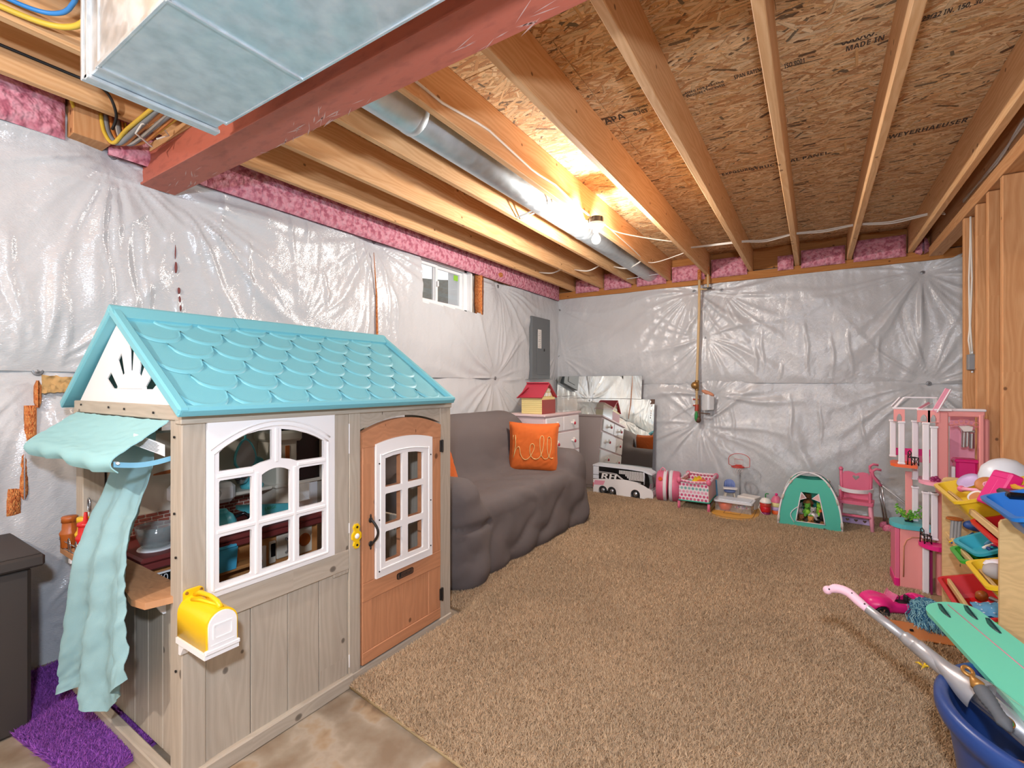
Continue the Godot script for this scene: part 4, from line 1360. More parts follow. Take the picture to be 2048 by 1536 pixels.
	for y in [0.755, 0.93]:
		m.bar(Vector3(-1.574, y, -0.745), Vector3(-1.574, y + (0.0 if y < 0.8 else 0.0), -0.86 if y > 0.8 else -1.134), 0.007, 0.012, Vector3.UP, 0.002)
	m.bar(Vector3(-1.574, 0.93, -1.018), Vector3(-1.574, 0.93, -1.134), 0.007, 0.012, Vector3.UP, 0.002)
	for z in [0.871, 1.008]: m.bar(Vector3(-1.5731, 0.585, -z), Vector3(-1.5731, 0.925, -z), 0.012, 0.006, Vector3.RIGHT, 0.002)
	m.bar(Vector3(-1.574, 0.95, -0.94), Vector3(-1.574, 1.068, -0.94), 0.012, 0.007, Vector3.RIGHT, 0.002)
	part("moulding", m, "white_plastic", wf)
	# header over the door, then the door
	m = Mb.new(B)
	var hd := PackedVector2Array([Vector2(1.303, 1.1), Vector2(1.303, 1.036)])
	for i in 15:
		var t := i / 14.0
		hd.append(Vector2(lerpf(1.303, 1.797, t), 1.03 + 0.048 * (1.0 - pow(2 * t - 1, 2.0))))
	hd.append(Vector2(1.797, 1.1))
	m.prism(hd, -0.024, 0.0, face_x(-1.582))
	part("door_header", m, gw, h)
	var dx := face_x(-1.572)
	m = Mb.new(B)
	var panes := []
	for c in [[1.424, 1.523], [1.558, 1.658]]:
		panes.append(rrect(c[0], 0.447, c[1], 0.582, 0.006))
		panes.append(rrect(c[0], 0.609, c[1], 0.745, 0.006))
	panes.append(poly([1.424, 0.772, 1.523, 0.772, 1.523, 0.91, 1.47, 0.907, 1.424, 0.899]))
	panes.append(poly([1.558, 0.772, 1.658, 0.772, 1.658, 0.897, 1.61, 0.907, 1.558, 0.91]))
	m.prism(arched(1.309, 0.055, 1.793, 1.018, 0.05), -0.028, -0.006, dx, panes)
	var door := part("door", m, "cedar", h)
	m = Mb.new(B)
	m.prism(arched(1.309, 0.955, 1.793, 1.018, 0.05), -0.006, 0.0, dx)
	part("door_rail", m, "cedar", door)
	for q in [[0.315, 0.392], [0.055, 0.105]]:
		m = Mb.new(B)
		m.bb(Vector3(-1.578, q[0], -1.793), Vector3(-1.572, q[1], -1.309), 0.002, q[0] * 3.0)
		part("door_rail", m, "cedar", door)
	for q in [[0.392, 0.955, -1.372, -1.309, -1.5725], [0.392, 0.955, -1.793, -1.725, -1.5725], [0.105, 0.315, -1.36, -1.309, -1.5735], [0.105, 0.315, -1.793, -1.705, -1.5735]]:
		m = Mb.new(B)
		m.bb(Vector3(-1.578, q[0], q[2]), Vector3(q[4], q[1], q[3]), 0.002, q[2] * 7.0)
		part("door_stile", m, "cedar", door)
	for i in 4:
		m = Mb.new(B)
		m.bb(Vector3(-1.579, 0.106, -1.361 - (i + 1) * 0.086), Vector3(-1.5765, 0.314, -1.361 - i * 0.086 - 0.001), 0.0012, i * 3.1 + 0.5)
		part("door_plank", m, "cedar", door)
	m = Mb.new(B)
	m.prism(arched(1.374, 0.393, 1.722, 0.964, 0.022), -0.004, 0.008, face_x(-1.571), panes)
	part("door_window_frame", m, "white_plastic", door)
	m = Mb.new(B)
	var a2 := []
	for i in 13:
		var t := i / 12.0
		a2.append(Vector3(-1.562, 0.915 + 0.014 * (1 - pow(2 * t - 1, 2.0)), -lerpf(1.405, 1.69, t)))
	m.tube(a2, 0.003, 6)
	for z in [1.398, 1.697]: m.bar(Vector3(-1.562, 0.43, -z), Vector3(-1.562, 0.92, -z), 0.006, 0.005, Vector3.RIGHT, 0.001)
	m.bar(Vector3(-1.562, 0.425, -1.395), Vector3(-1.562, 0.425, -1.7), 0.005, 0.008, Vector3.UP, 0.001)
	part("moulding", m, "white_plastic", door)
	for q in [[1.39, 0.88], [1.39, 0.64], [1.39, 0.42], [1.71, 0.88], [1.71, 0.66], [1.71, 0.44]]:
		m = Mb.new(B)
		m.cyl(Vector3(-1.564, q[1], -q[0]), Vector3(-1.561, q[1], -q[0]), 0.004, 0.003, 8)
		part("screw", m, "iron", door)
	m = Mb.new(B)
	var hp := []
	for i in 15:
		var t := i / 14.0
		hp.append(Vector3(-1.567 + 0.03 * sin(PI * t), lerpf(0.545, 0.655, t), -1.348 - 0.012 * sin(PI * t)))
	m.tube(hp, 0.0055, 8)
	for y in [0.55, 0.65]:
		m.ball(Vector3(-1.568, y, -1.348), Vector3(0.004, 0.012, 0.011), 12, 8)
		m.ball(Vector3(-1.568, y + (0.017 if y > 0.6 else -0.017), -1.348), Vector3(0.003, 0.008, 0.004), 8, 6)
	part("door_handle", m, "iron", door)
	m = Mb.new(B)
	m.prism(rrect(1.498, 0.344, 1.6, 0.372, 0.009), 0.0, 0.003, dx)
	part("name_plate", m, "iron", door)
	m = Mb.new(B)
	m.prism(rrect(1.501, 0.347, 1.597, 0.369, 0.008), 0.003, 0.0036, dx)
	part("plate_face", m, "dark_wood", door)
	text("☆ KidKraft", 0.015, "black_plastic", door, Transform3D(Basis(Vector3.FORWARD, Vector3.UP, Vector3.RIGHT), Vector3(-1.5682, 0.358, -1.549) - B), "lettering", "Droid Sans", 0.0006, 0.078)
	for y in [0.91, 0.17]:
		m = Mb.new(B)
		m.bb(Vector3(-1.578, y - 0.028, -1.81), Vector3(-1.567, y + 0.03, -1.785), 0.002)
		m.cyl(Vector3(-1.565, y - 0.03, -1.797), Vector3(-1.565, y + 0.032, -1.797), 0.005)
		part("hinge", m, "iron", h)
	m = Mb.new(B)
	m.prism(PackedVector2Array([Vector2(1.262, 0.565), Vector2(1.27, 0.552), Vector2(1.286, 0.552), Vector2(1.293, 0.565), Vector2(1.288, 0.58), Vector2(1.3, 0.592), Vector2(1.3, 0.61), Vector2(1.288, 0.622), Vector2(1.293, 0.638), Vector2(1.286, 0.65), Vector2(1.27, 0.65), Vector2(1.262, 0.638), Vector2(1.267, 0.622), Vector2(1.256, 0.61), Vector2(1.256, 0.592), Vector2(1.267, 0.58)]), 0.0, 0.009, face_x(-1.577))
	var latch := part("door_catch", m, "yellow_plastic", h)
	m = Mb.new(B)
	m.ball(Vector3(-1.568, 0.601, -1.278), Vector3(0.007, 0.011, 0.011), 14, 8)
	part("catch_button", m, "white_plastic", latch)
	for y in [0.565, 0.638]:
		m = Mb.new(B)
		m.cyl(Vector3(-1.57, y, -1.278), Vector3(-1.566, y, -1.278), 0.005, 0.005, 8)
		part("screw", m, "iron", latch)
	for q in [[0.94, 1.06], [0.62, 0.66], [0.08, 0.13]]:
		m = Mb.new(B)
		m.bb(Vector3(-1.58, q[0], -1.249), Vector3(-1.5765, q[1], -1.2455))
		part("hinge_leaf", m, "white_plastic", h)
	# screws on the posts
	for q in [Vector3(-1.62, 1.06, -0.648), Vector3(-1.62, 0.83, -0.648), Vector3(-1.61, 0.7, -0.648), Vector3(-1.61, 0.36, -0.648), Vector3(-1.75, 1.13, -0.642), Vector3(-1.98, 1.135, -0.642), Vector3(-2.12, 1.137, -0.642), Vector3(-2.4, 1.14, -0.642)]:
		m = Mb.new(B)
		m.cyl(q, q + Vector3(0, 0, 0.003), 0.004, 0.004, 8)
		part("screw", m, "iron", h)
	# gables
	for s in 2:
		m = Mb.new(B)
		var gh := []
		if s == 0:
			for q in [[-1.966, 1.266, -1.948, 1.266, -1.931, 1.372, -1.957, 1.384, -1.972, 1.374], [-2.035, 1.247, -2.016, 1.257, -2.042, 1.329, -2.075, 1.303], [-1.88, 1.241, -1.836, 1.299, -1.871, 1.328, -1.896, 1.254], [-2.117, 1.204, -2.081, 1.204, -2.077, 1.211, -2.138, 1.263, -2.175, 1.238], [-1.843, 1.203, -1.789, 1.203, -1.734, 1.232, -1.78, 1.259, -1.845, 1.21]]:
				var p := poly(q)
				for i in p.size(): p[i].x -= 0.055 * (1.0 - clampf((p[i].x + 2.2) / 0.5, 0, 1)) * 0.0 + 0.0
				gh.append(p)
		m.prism(poly([-2.46, 1.152, -1.6, 1.152, -2.012, 1.44, -2.05, 1.455, -2.09, 1.43]), 0.002, 0.006, face_z(-0.66 if s == 0 else -1.868), gh)
		var gb := part("gable", m, "white_plastic", h)
		if s == 0:
			m = Mb.new(B)
			var sun := [Vector2(-2.072, 1.205)]
			for i in 11: sun.append(Vector2(-1.965 - cos(PI * i / 10.0) * 0.1, 1.205 + sin(PI * i / 10.0) * 0.055))
			m.prism(PackedVector2Array(sun), 0.006, 0.0085, face_z(-0.66))
			part("sun_disc", m, "white_plastic", gb)
	roof(h, B)
	awning(h, B)
	mailbox(h, B)
	counter_and_curtain(h, B)
	kitchen()

func roof(h: Node3D, B: Vector3):
	var ridge := Vector3(-2.05, 1.478, 0)
	var z0 := -0.622
	var z1 := -1.855
	for s in [1.0, -1.0]:
		var eave := Vector3(-1.53 if s > 0 else -2.57, 1.138, 0)
		var dir := (eave - ridge).normalized()
		var n := Vector3(-dir.y * s, absf(dir.x), 0).normalized()
		if s < 0: n = Vector3(dir.y * 1.0, absf(dir.x), 0).normalized()
		n = Vector3(0.547 * s, 0.837, 0)
		var L := ridge.distance_to(eave)
		var u := Vector3(0, 0, -1.0 * s)
		var fr := Basis(u, -dir, n)
		var org := ridge + Vector3(0, 0, (z0 + z1) / 2)
		var W := (z0 - z1)
		var m := Mb.new(B)
		var xf := Transform3D(fr, org)
		m.box(Vector3(0, -L / 2, -0.012), Vector3(W, L, 0.012), 0.003, xf)
		# raised rims at the ends and the eave
		for e in [-1.0, 1.0]: m.box(Vector3(e * (W / 2 - 0.014), -L / 2, -0.002), Vector3(0.03, L, 0.03), 0.006, xf)
		m.box(Vector3(0, -L + 0.012, -0.003), Vector3(W, 0.026, 0.03), 0.008, xf)
		var rp := part("roof_panel", m, "roof_teal", h)
		if s < 0: continue
		# scalloped shingles, six rows, each row shifted by half a shingle
		var w := 0.1435
		var rh := (L - 0.03) / 6.0
		var mesh_: ArrayMesh
		var sh := Mb.new()
		sh.smooth()
		var f := func(a: float, b: float) -> Vector3:
			# b = 0 at the rounded lower edge, 1 under the next row
			var x := (a - 0.5) * w * 0.985
			var low := -rh * 0.8 * sqrt(maxf(1.0 - pow((a - 0.5) * 2.0, 2.0), 0.0)) - rh * 0.12
			var y := lerpf(low, rh * 0.62, b)
			var edge := minf(1.0, b * 9.0)
			return Vector3(x, y, 0.0003 + (0.004 * (1.0 - b * 0.9)) * sqrt(edge) + 0.006 * exp(-pow((b - 0.07) / 0.05, 2.0)))
		sh.patch(16, 14, f)
		mesh_ = sh.done()
		for r in 6:
			var shift := 0.0 if r % 2 == 1 else 0.5
			for c in 10:
				var x := -W / 2 + 0.03 + (c + shift) * w - (0.0 if r % 2 == 1 else w) + w * 0.5
				if x < -W / 2 + 0.028 + w * 0.45 or x > W / 2 - 0.028 - w * 0.45: continue
				var o := part("shingle", mesh_, "roof_teal", rp)
				o.transform = Transform3D(fr, xf * Vector3(x, -0.012 - (r + 0.07) * rh, -0.006) - B)
	var m2 := Mb.new(B)
	for k in 3:
		var za := lerpf(z0, z1, k / 3.0)
		var zb := lerpf(z0, z1, (k + 1) / 3.0) + 0.002
		m2.prism(poly([-0.055, -0.04, -0.012, 0.0, 0.0, 0.006, 0.012, 0.0, 0.055, -0.04, 0.05, -0.05, 0.0, -0.012, -0.05, -0.05]), zb, za, Transform3D(Basis.IDENTITY, Vector3(-2.05, 1.489 + 0.003 * (k % 2), 0)))
	part("ridge_cap", m2, "roof_teal", h)

func awning(h: Node3D, B: Vector3):
	var m := Mb.new(B)
	var w := noise(77, 5.0)
	m.cloth(40, 30, func(u: float, v: float) -> Vector3:
		var x := lerpf(-2.47, -1.655, u)
		var t := clampf(1.0 - v, 0, 1)
		var k := 0.72
		var p: Vector3
		if t < k:
			var s := t / k
			p = Vector3(x, lerpf(1.108, 1.012, s) - 0.016 * sin(PI * s) * sin(PI * u) + 0.004 * w.get_noise_2d(u * 2, s), lerpf(-0.645, -0.51, s))
		else:
			var s := (t - k) / (1.0 - k)
			p = Vector3(x, 1.012 - 0.05 * s - 0.006 * sin(u * 11.0) * s, -0.51 + 0.012 * sin(PI * s) + 0.008 * s * sin(u * 23.0 + 1.0) - 0.004 * s)
		return p, 0.003)
	var a := part("awning", m, "awning_cloth", h)
	m = Mb.new(B)
	m.cyl(Vector3(-2.47, 0.996, -0.522), Vector3(-1.655, 0.996, -0.522), 0.004)
	part("awning_rod", m, "white_plastic", a)
	for x in [-1.665, -2.46]:
		m = Mb.new(B)
		m.cloth(12, 2, func(u: float, v: float) -> Vector3: return Vector3(x, lerpf(0.985, 1.0, v) - 0.01 * sin(PI * u), lerpf(-0.515, -0.66, u)), 0.002)
		part("awning_strap", m, "strap_blue", a)
	m = Mb.new(B)
	var tagf := func(u: float, v: float) -> Vector3: return Vector3(lerpf(-1.735, -1.665, u), lerpf(1.028, 1.064, v) - 0.035 * u * u + 0.006, -0.585 - 0.055 * u + 0.014 * sin(PI * u))
	m.cloth(10, 4, tagf, 0.0008)
	var ct := part("care_tag", m, "paper", a)
	m = Mb.new(B)
	for i in 7:
		m.cloth(6, 1, func(u: float, v: float) -> Vector3: return tagf.call(0.25 + u * 0.6 + 0.02 * (i % 3), 0.12 + i * 0.115 + v * 0.03) + Vector3(0.0, 0.0008, 0.0014), 0.0004)
	part("care_print", m, "print", a)

func mailbox(h: Node3D, B: Vector3):
	# a round-topped tunnel that juts from the corner post
	var m := Mb.new(B)
	var z0 := -0.637
	var z1 := -0.722
	var outline := func(g: float) -> PackedVector2Array:
		var o := PackedVector2Array([Vector2(-z0 - g, 0.48 - g * 0.2), Vector2(-z1 + g, 0.48 - g * 0.2)])
		for i in 13:
			var a := PI * i / 12.0
			o.append(Vector2((-z0 - z1) / 2 + cos(a) * (0.0425 + g), 0.547 + sin(a) * (0.042 + g)))
		return o
	m.prism(outline.call(0.0), 0.0, 0.17, face_x(-1.576), [], true)
	var b := part("mailbox", m, "yellow_plastic", h)
	m = Mb.new(B)
	m.prism(outline.call(-0.005), 0.17, 0.176, face_x(-1.576), [], true)
	m.bb(Vector3(-1.408, 0.475, -0.726), Vector3(-1.398, 0.487, -0.633), 0.002)
	part("mail_flap", m, "white_plastic", b)
	m = Mb.new(B)
	m.prism(rrect(0.653, 0.512, 0.706, 0.553, 0.004), 0.0, 0.0022, face_x(-1.4005), [rrect(0.657, 0.516, 0.702, 0.549, 0.003)])
	m.prism(rect(0.649, 0.497, 0.71, 0.4985), 0.0, 0.0018, face_x(-1.4005))
	part("flap_relief", m, "white_plastic", b)
	m = Mb.new(B)
	m.prism(poly([0.0, 0.462, 0.172, 0.462, 0.172, 0.478, 0.0, 0.478]), 0, 0.092, Transform3D(Basis(Vector3.RIGHT, Vector3.UP, Vector3.BACK), Vector3(-1.576, 0.012 - 0.012, z1 - 0.003)))
	m.prism(poly([0.0, 0.425, 0.012, 0.425, 0.03, 0.45, 0.07, 0.462, 0.0, 0.462]), 0, 0.02, Transform3D(Basis(Vector3.RIGHT, Vector3.UP, Vector3.BACK), Vector3(-1.576, 0, -0.66)))
	part("mail_bracket", m, "white_plastic", b)
	m = Mb.new(B)
	m.prism(rrect(0.652, 0.55, 0.706, 0.607, 0.012), -0.002, 0.006, face_x(-1.576))
	for i in 2: m.tube([Vector3(-1.54 + i * 0.0, 0.588, -0.66 - i * 0.04), Vector3(-1.5, 0.593, -0.668 - i * 0.02), Vector3(-1.43, 0.593, -0.68)], 0.005, 6)
	m.tube([Vector3(-1.56, 0.59, -0.679), Vector3(-1.53, 0.604, -0.679), Vector3(-1.47, 0.608, -0.679), Vector3(-1.43, 0.602, -0.679), Vector3(-1.412, 0.59, -0.679)], [0.008, 0.007, 0.006, 0.007, 0.008], 8)
	part("mail_tab", m, "yellow_plastic", b)
	for z in [-0.66, -0.699]:
		m = Mb.new(B)
		m.cyl(Vector3(-1.57, 0.598, z), Vector3(-1.567, 0.598, z), 0.005, 0.004, 10)
		part("mail_screw", m, "brass", b)

func counter_and_curtain(h: Node3D, B: Vector3):
	var m := Mb.new(B)
	var cp := PackedVector2Array([Vector2(-2.5, -0.70), Vector2(-2.5, -0.605), Vector2(-1.84, -0.592), Vector2(-1.795, -0.585), Vector2(-1.72, -0.574), Vector2(-1.655, -0.585), Vector2(-1.635, -0.65), Vector2(-1.72, -0.70)])
	for i in cp.size(): cp[i].y *= -1.0
	m.prism(cp, 0.557, 0.577, Transform3D(Basis(Vector3.RIGHT, Vector3.FORWARD, Vector3.UP), Vector3.ZERO))
	part("counter", m, "counter_wood", h)
	for x in [-1.75, -2.38]:
		m = Mb.new(B)
		m.prism(poly([0.0, 0.555, 0.07, 0.555, 0.07, 0.54, 0.03, 0.53, 0.008, 0.49, 0.0, 0.49]), -0.01, 0.01, Transform3D(Basis(Vector3.BACK, Vector3.UP, Vector3.LEFT), Vector3(x, 0, -0.672)))
		part("counter_bracket", m, "white_plastic", h)
	# the curtain hangs from the awning rod on the right and is swept to the left over the counter
	m = Mb.new(B)
	var lx := [[0.0, -2.03, 1.09], [0.08, -2.111, 0.92], [0.25, -2.15, 0.752], [0.45, -2.15, 0.589], [0.65, -2.19, 0.389], [0.85, -2.232, 0.2], [1.0, -2.244, 0.109]]
	var rx := [[0.0, -1.775, 1.09], [0.08, -1.768, 0.963], [0.25, -1.731, 0.846], [0.45, -1.692, 0.749], [0.65, -1.695, 0.639], [0.85, -1.69, 0.511], [1.0, -1.679, 0.348]]
	var at := func(a: Array, t: float) -> Vector2:
		for i in a.size() - 1:
			if t <= a[i + 1][0]:
				var s: float = (t - a[i][0]) / (a[i + 1][0] - a[i][0])
				return Vector2(lerpf(a[i][1], a[i + 1][1], s), lerpf(a[i][2], a[i + 1][2], s))
		return Vector2(a[-1][1], a[-1][2])
	var wr := noise(91, 3.0)
	m.cloth(90, 70, func(u: float, v: float) -> Vector3:
		var t := 1.0 - v
		var L: Vector2 = at.call(lx, t)
		var R: Vector2 = at.call(rx, t)
		var p := L.lerp(R, u)
		# the hem dips to a point two thirds across
		var dip := maxf(0.0, 1.0 - absf(u - 0.6) / 0.42)
		p.y -= pow(t, 4.0) * (0.1 * dip - 0.02)
		var fold := 0.018 * sin(u * 13.0 + 0.9 + t * 1.2) + 0.009 * sin(u * 27.0 + t * 2.0)
		fold *= 0.55 + 0.45 * t
		fold += 0.01 * wr.get_noise_2d(u * 0.8, t * 2.0) + 0.012 * pow(t, 4.0) * wr.get_noise_2d(u * 3.0, t * 5.0)
		var z := lerpf(-0.656, -0.575, smoothstep(0.0, 0.5, t)) + 0.018 * t + fold * smoothstep(0.0, 0.3, t)
		return Vector3(p.x, maxf(p.y, 0.02), z), 0.002)
	part("curtain", m, "curtain_cloth", h)

func kitchen():
	var B := Vector3(-2.27, 0, -1.1)
	var k := thing("toy_kitchen", "brown and cream toy kitchen standing inside the playhouse", "toy kitchen", B)
	var xf := -2.08
	var xb := -2.45
	var za := -0.73
	var zb := -1.47
	var m := Mb.new(B)
	m.bb(Vector3(xb, 0.0, zb), Vector3(xf - 0.02, 0.53, za), 0.006)
	part("cabinet", m, "toy_wood", k)
	m = Mb.new(B)
	m.bb(Vector3(xb, 0.53, zb - 0.01), Vector3(xf + 0.02, 0.56, za + 0.01), 0.006)
	m.bb(Vector3(xb, 0.56, zb - 0.015), Vector3(xf + 0.03, 0.582, za + 0.015), 0.008)
	part("worktop", m, "maroon", k)
	# fronts
	for q in [["oven_panel", -0.745, -0.9, 0.44, 0.505, "white_plastic"], ["oven_door", -0.745, -0.9, 0.12, 0.42, "white_plastic"], ["drawer", -1.16, -1.2, 0.2, 0.49, "white_plastic"], ["phone_panel", -1.215, -1.245, 0.4, 0.5, "cream"], ["microwave_door", -1.25, -1.335, 0.41, 0.52, "cream"], ["washer_door", -1.345, -1.43, 0.4, 0.53, "cream"], ["cabinet_door", -1.26, -1.45, 0.1, 0.37, "white_plastic"], ["cubby_shelf", -0.92, -1.15, 0.44, 0.455, "toy_wood"]]:
		m = Mb.new(B)
		m.bb(Vector3(xf - 0.02, q[3], q[2]), Vector3(xf - (0.008 if q[0] != "cubby_shelf" else -0.05), q[4], q[1]), 0.003)
		var p := part(q[0], m, q[5], k)
		if q[0] == "oven_panel":
			m = Mb.new(B)
			m.bb(Vector3(xf - 0.008, 0.467, -0.84), Vector3(xf - 0.006, 0.5, -0.75), 0.001)
			part("display", m, "black_gloss", p)
			text("350", 0.026, "white_plastic", p, Transform3D(Basis(Vector3.FORWARD, Vector3.UP, Vector3.RIGHT), Vector3(xf - 0.0055, 0.483, -0.787) - B), "lettering", "Droid Sans", 0.0006, 0.05)
			m = Mb.new(B)
			for i in 4: m.prism(rrect(0.775 + i * 0.024, 0.446, 0.793 + i * 0.024, 0.459, 0.005), 0, 0.002, face_x(xf - 0.009))
			part("button", m, "cream", p)
		elif q[0] == "oven_door" or q[0] == "microwave_door" or q[0] == "cabinet_door":
			m = Mb.new(B)
			var zc: float = (q[1] + q[2]) / 2
			m.tube([Vector3(xf - 0.006, q[4] - 0.02, zc), Vector3(xf + 0.012, q[4] - 0.035, zc), Vector3(xf + 0.012, q[4] - 0.075, zc), Vector3(xf - 0.006, q[4] - 0.09, zc)], 0.006, 6)
			part("handle", m, "chrome", p)
		elif q[0] == "phone_panel":
			m = Mb.new(B)
			m.bb(Vector3(xf - 0.008, 0.43, -1.241), Vector3(xf - 0.004, 0.49, -1.219), 0.002)
			part("display", m, "black_gloss", p)
		elif q[0] == "washer_door":
			m = Mb.new(B)
			m.cyl(Vector3(xf - 0.01, 0.465, -1.388), Vector3(xf, 0.465, -1.388), 0.032, 0.028, 20)
			part("round_glass", m, "mustard_brown", p)
	# back panel, brick splash, hood with pillars
	m = Mb.new(B)
	m.bb(Vector3(xb, 0.58, zb), Vector3(xb + 0.03, 1.0, za), 0.005)
	part("back_panel", m, "cream", k)
	m = Mb.new(B)
	m.bb(Vector3(xb + 0.03, 0.582, zb + 0.03), Vector3(xb + 0.034, 0.665, za - 0.03))
	var sp := part("splash_back", m, "mortar", k)
	for r in 5:
		for c in 15:
			m = Mb.new(B)
			var z := za - 0.035 - c * 0.046 - (0.023 if r % 2 else 0.0)
			m.bb(Vector3(xb + 0.034, 0.586 + r * 0.0155, z - 0.042), Vector3(xb + 0.0365, 0.5985 + r * 0.0155, z), 0.001)
			part("brick", m, "brick_red", sp)
	m = Mb.new(B)
	m.prism(poly([0.75, 0.82, 1.08, 0.82, 1.08, 0.84, 1.05, 0.87, 1.03, 0.9, 1.0, 0.93, 1.0, 1.02, 0.78, 1.02, 0.78, 0.9, 0.75, 0.86]), -0.06, 0.06, face_x(-2.3))
	part("hood", m, "cream", k)
	m = Mb.new(B)
	m.prism(arched(0.82, 0.852, 1.02, 0.857, 0.012), 0.06, 0.064, face_x(-2.3))
	part("hood_inlay", m, "mustard_brown", k)
	for z in [-1.38, -1.43]:
		pass
	m = Mb.new(B)
	m.bb(Vector3(-2.42, 0.58, -1.45), Vector3(-2.24, 0.985, -1.34), 0.008)
	m.bb(Vector3(-2.43, 0.93, -1.47), Vector3(-2.22, 0.985, -1.32), 0.012)
	m.bb(Vector3(-2.43, 0.7, -1.46), Vector3(-2.23, 0.725, -1.33), 0.008)
	part("pillar", m, "cream", k)
	m = Mb.new(B)
	m.bb(Vector3(-2.24, 0.8, -1.405), Vector3(-2.236, 0.91, -1.382), 0.001)
	part("pillar_inlay", m, "mustard_brown", k)
	m = Mb.new(B)
	m.bb(Vector3(-2.43, 0.7, -1.33), Vector3(-2.26, 0.716, -1.15), 0.004)
	part("shelf", m, "cream", k)
	m = Mb.new(B)
	m.bb(Vector3(-2.42, 0.69, -1.13), Vector3(-2.2, 0.78, -0.93), 0.02)
	m.ball(Vector3(-2.2, 0.74, -0.99), Vector3(0.04, 0.035, 0.07))
	part("coffee_maker", m, "white_plastic", k)
	m = Mb.new(B)
	m.tube([Vector3(-2.36, 0.585, -1.38), Vector3(-2.36, 0.65, -1.38), Vector3(-2.34, 0.668, -1.38), Vector3(-2.31, 0.66, -1.38)], 0.012, 8)
	part("tap", m, "chrome", k)
	# black framed board on the far end wall and things on the worktop
	var t := thing("chalkboard", "black chalkboard with cream frame on the playhouse wall beside the toy kitchen", "chalkboard", Vector3(-2.44, 0.66, -1.63))
	m = Mb.new()
	m.bb(Vector3(0, 0, -0.1), Vector3(0.01, 0.33, 0.1), 0.002)
	part("frame", m, "cream", t)
	m = Mb.new()
	m.bb(Vector3(0.01, 0.02, -0.08), Vector3(0.012, 0.3, 0.08))
	part("board", m, "black_gloss", t)
	t = thing("toy_kettle", "round aqua toy kettle on the maroon worktop inside the playhouse window", "toy kettle", Vector3(-2.14, 0.582, -1.03))
	m = Mb.new()
	m.lathe([Vector2(0, 0), Vector2(0.052, 0.002), Vector2(0.06, 0.02), Vector2(0.058, 0.05), Vector2(0.046, 0.075), Vector2(0.03, 0.088), Vector2(0.026, 0.088), Vector2(0.026, 0.094), Vector2(0.022, 0.1), Vector2(0, 0.101)], 28)
	part("body", m, "aqua", t)
	m = Mb.new()
	m.tube([Vector3(0.03, 0.065, -0.045), Vector3(0.045, 0.075, -0.075), Vector3(0.05, 0.055, -0.095), Vector3(0.045, 0.025, -0.08), Vector3(0.035, 0.02, -0.05)], 0.008, 8)
	part("handle", m, "black_gloss", t)
	t = thing("toy_ironing_board", "flat aqua toy packaging lettered LARGE lying across the toy kitchen worktop", "packaging", Vector3(-2.16, 0.585, -1.2))  # a flat aqua package across the worktop
	m = Mb.new()
	m.prism(poly([0.09, 0.075, 0.09, 0.095, -0.02, 0.075, -0.17, 0.05, -0.17, 0.0, -0.05, 0.0]), 0, 0.018, Transform3D(Basis(Vector3.BACK, Vector3.UP, Vector3.LEFT), Vector3.ZERO))
	part("panel", m, "aqua", t)
	text("LARGE", 0.014, "valve_green", t, Transform3D(Basis(Vector3.FORWARD, Vector3.UP, Vector3.RIGHT).rotated(Vector3.RIGHT, 0.0), Vector3(0.0005, 0.052, -0.06)), "lettering", "Droid Sans", 0.0005)
	t = thing("toy_stand_mixer", "aqua toy stand mixer on the cream shelf above the brick splashback", "toy mixer", Vector3(-2.32, 0.716, -1.26))
	m = Mb.new()
	m.lathe([Vector2(0, 0), Vector2(0.05, 0), Vector2(0.052, 0.012), Vector2(0.032, 0.03), Vector2(0.024, 0.06), Vector2(0.026, 0.1), Vector2(0, 0.11)], 20)
	m.ball(Vector3(0.01, 0.125, 0.02), Vector3(0.035, 0.03, 0.07))
	part("body", m, "aqua", t)
	m = Mb.new()
	m.lathe([Vector2(0, 0.03), Vector2(0.02, 0.03), Vector2(0.034, 0.06), Vector2(0.036, 0.085), Vector2(0.033, 0.085), Vector2(0.02, 0.04), Vector2(0, 0.035)], 18, Transform3D(Basis.IDENTITY, Vector3(0.012, 0, 0.055)))
	part("bowl", m, "chrome", t)
	t = thing("oven_mitt", "grey and red oven mitt with aqua edging hanging above the toy mixer", "oven mitt", Vector3(-2.25, 0.83, -1.19))
	m = Mb.new()
	var o := PackedVector2Array()
	for i in 24:
		var a := TAU * i / 24
		o.append(Vector2(cos(a) * 0.045 * (1.0 - 0.35 * sin(a)), 0.06 + sin(a) * 0.07))
	m.prism(o, -0.006, 0.006, Transform3D(Basis(Vector3.FORWARD, Vector3.UP, Vector3.RIGHT), Vector3.ZERO), [], true)
	part("body", m, "fur_grey", t)
	m = Mb.new()
	var lp := []
	for p in o: lp.append(Vector3(0.002, p.y, -p.x))
	m.tube(lp, 0.006, 6, true)
	m.tube([Vector3(0, 0.13, 0), Vector3(0, 0.155, 0.004), Vector3(0, 0.16, -0.004), Vector3(0, 0.13, -0.002)], 0.003, 6)
	part("edging", m, "aqua", t)
	t = thing("toy_bin", "small sky-blue bin with flared rim in the open cubby of the toy kitchen", "bin", Vector3(-2.06, 0.455, -0.985))
	m = Mb.new()
	m.prism(poly([-0.038, 0, 0.038, 0, 0.052, 0.095, 0.058, 0.1, 0.058, 0.108, 0.048, 0.108, 0.034, 0.008, -0.034, 0.008, -0.048, 0.108, -0.058, 0.108, -0.058, 0.1, -0.052, 0.095]), -0.04, 0.04)
	for s in [-1.0, 1.0]: m.prism(poly([-0.038, 0, 0.038, 0, 0.052, 0.095, -0.052, 0.095]), s * 0.044 - 0.004, s * 0.044 + 0.004)
	part("tub", m, "sky_bin", t)
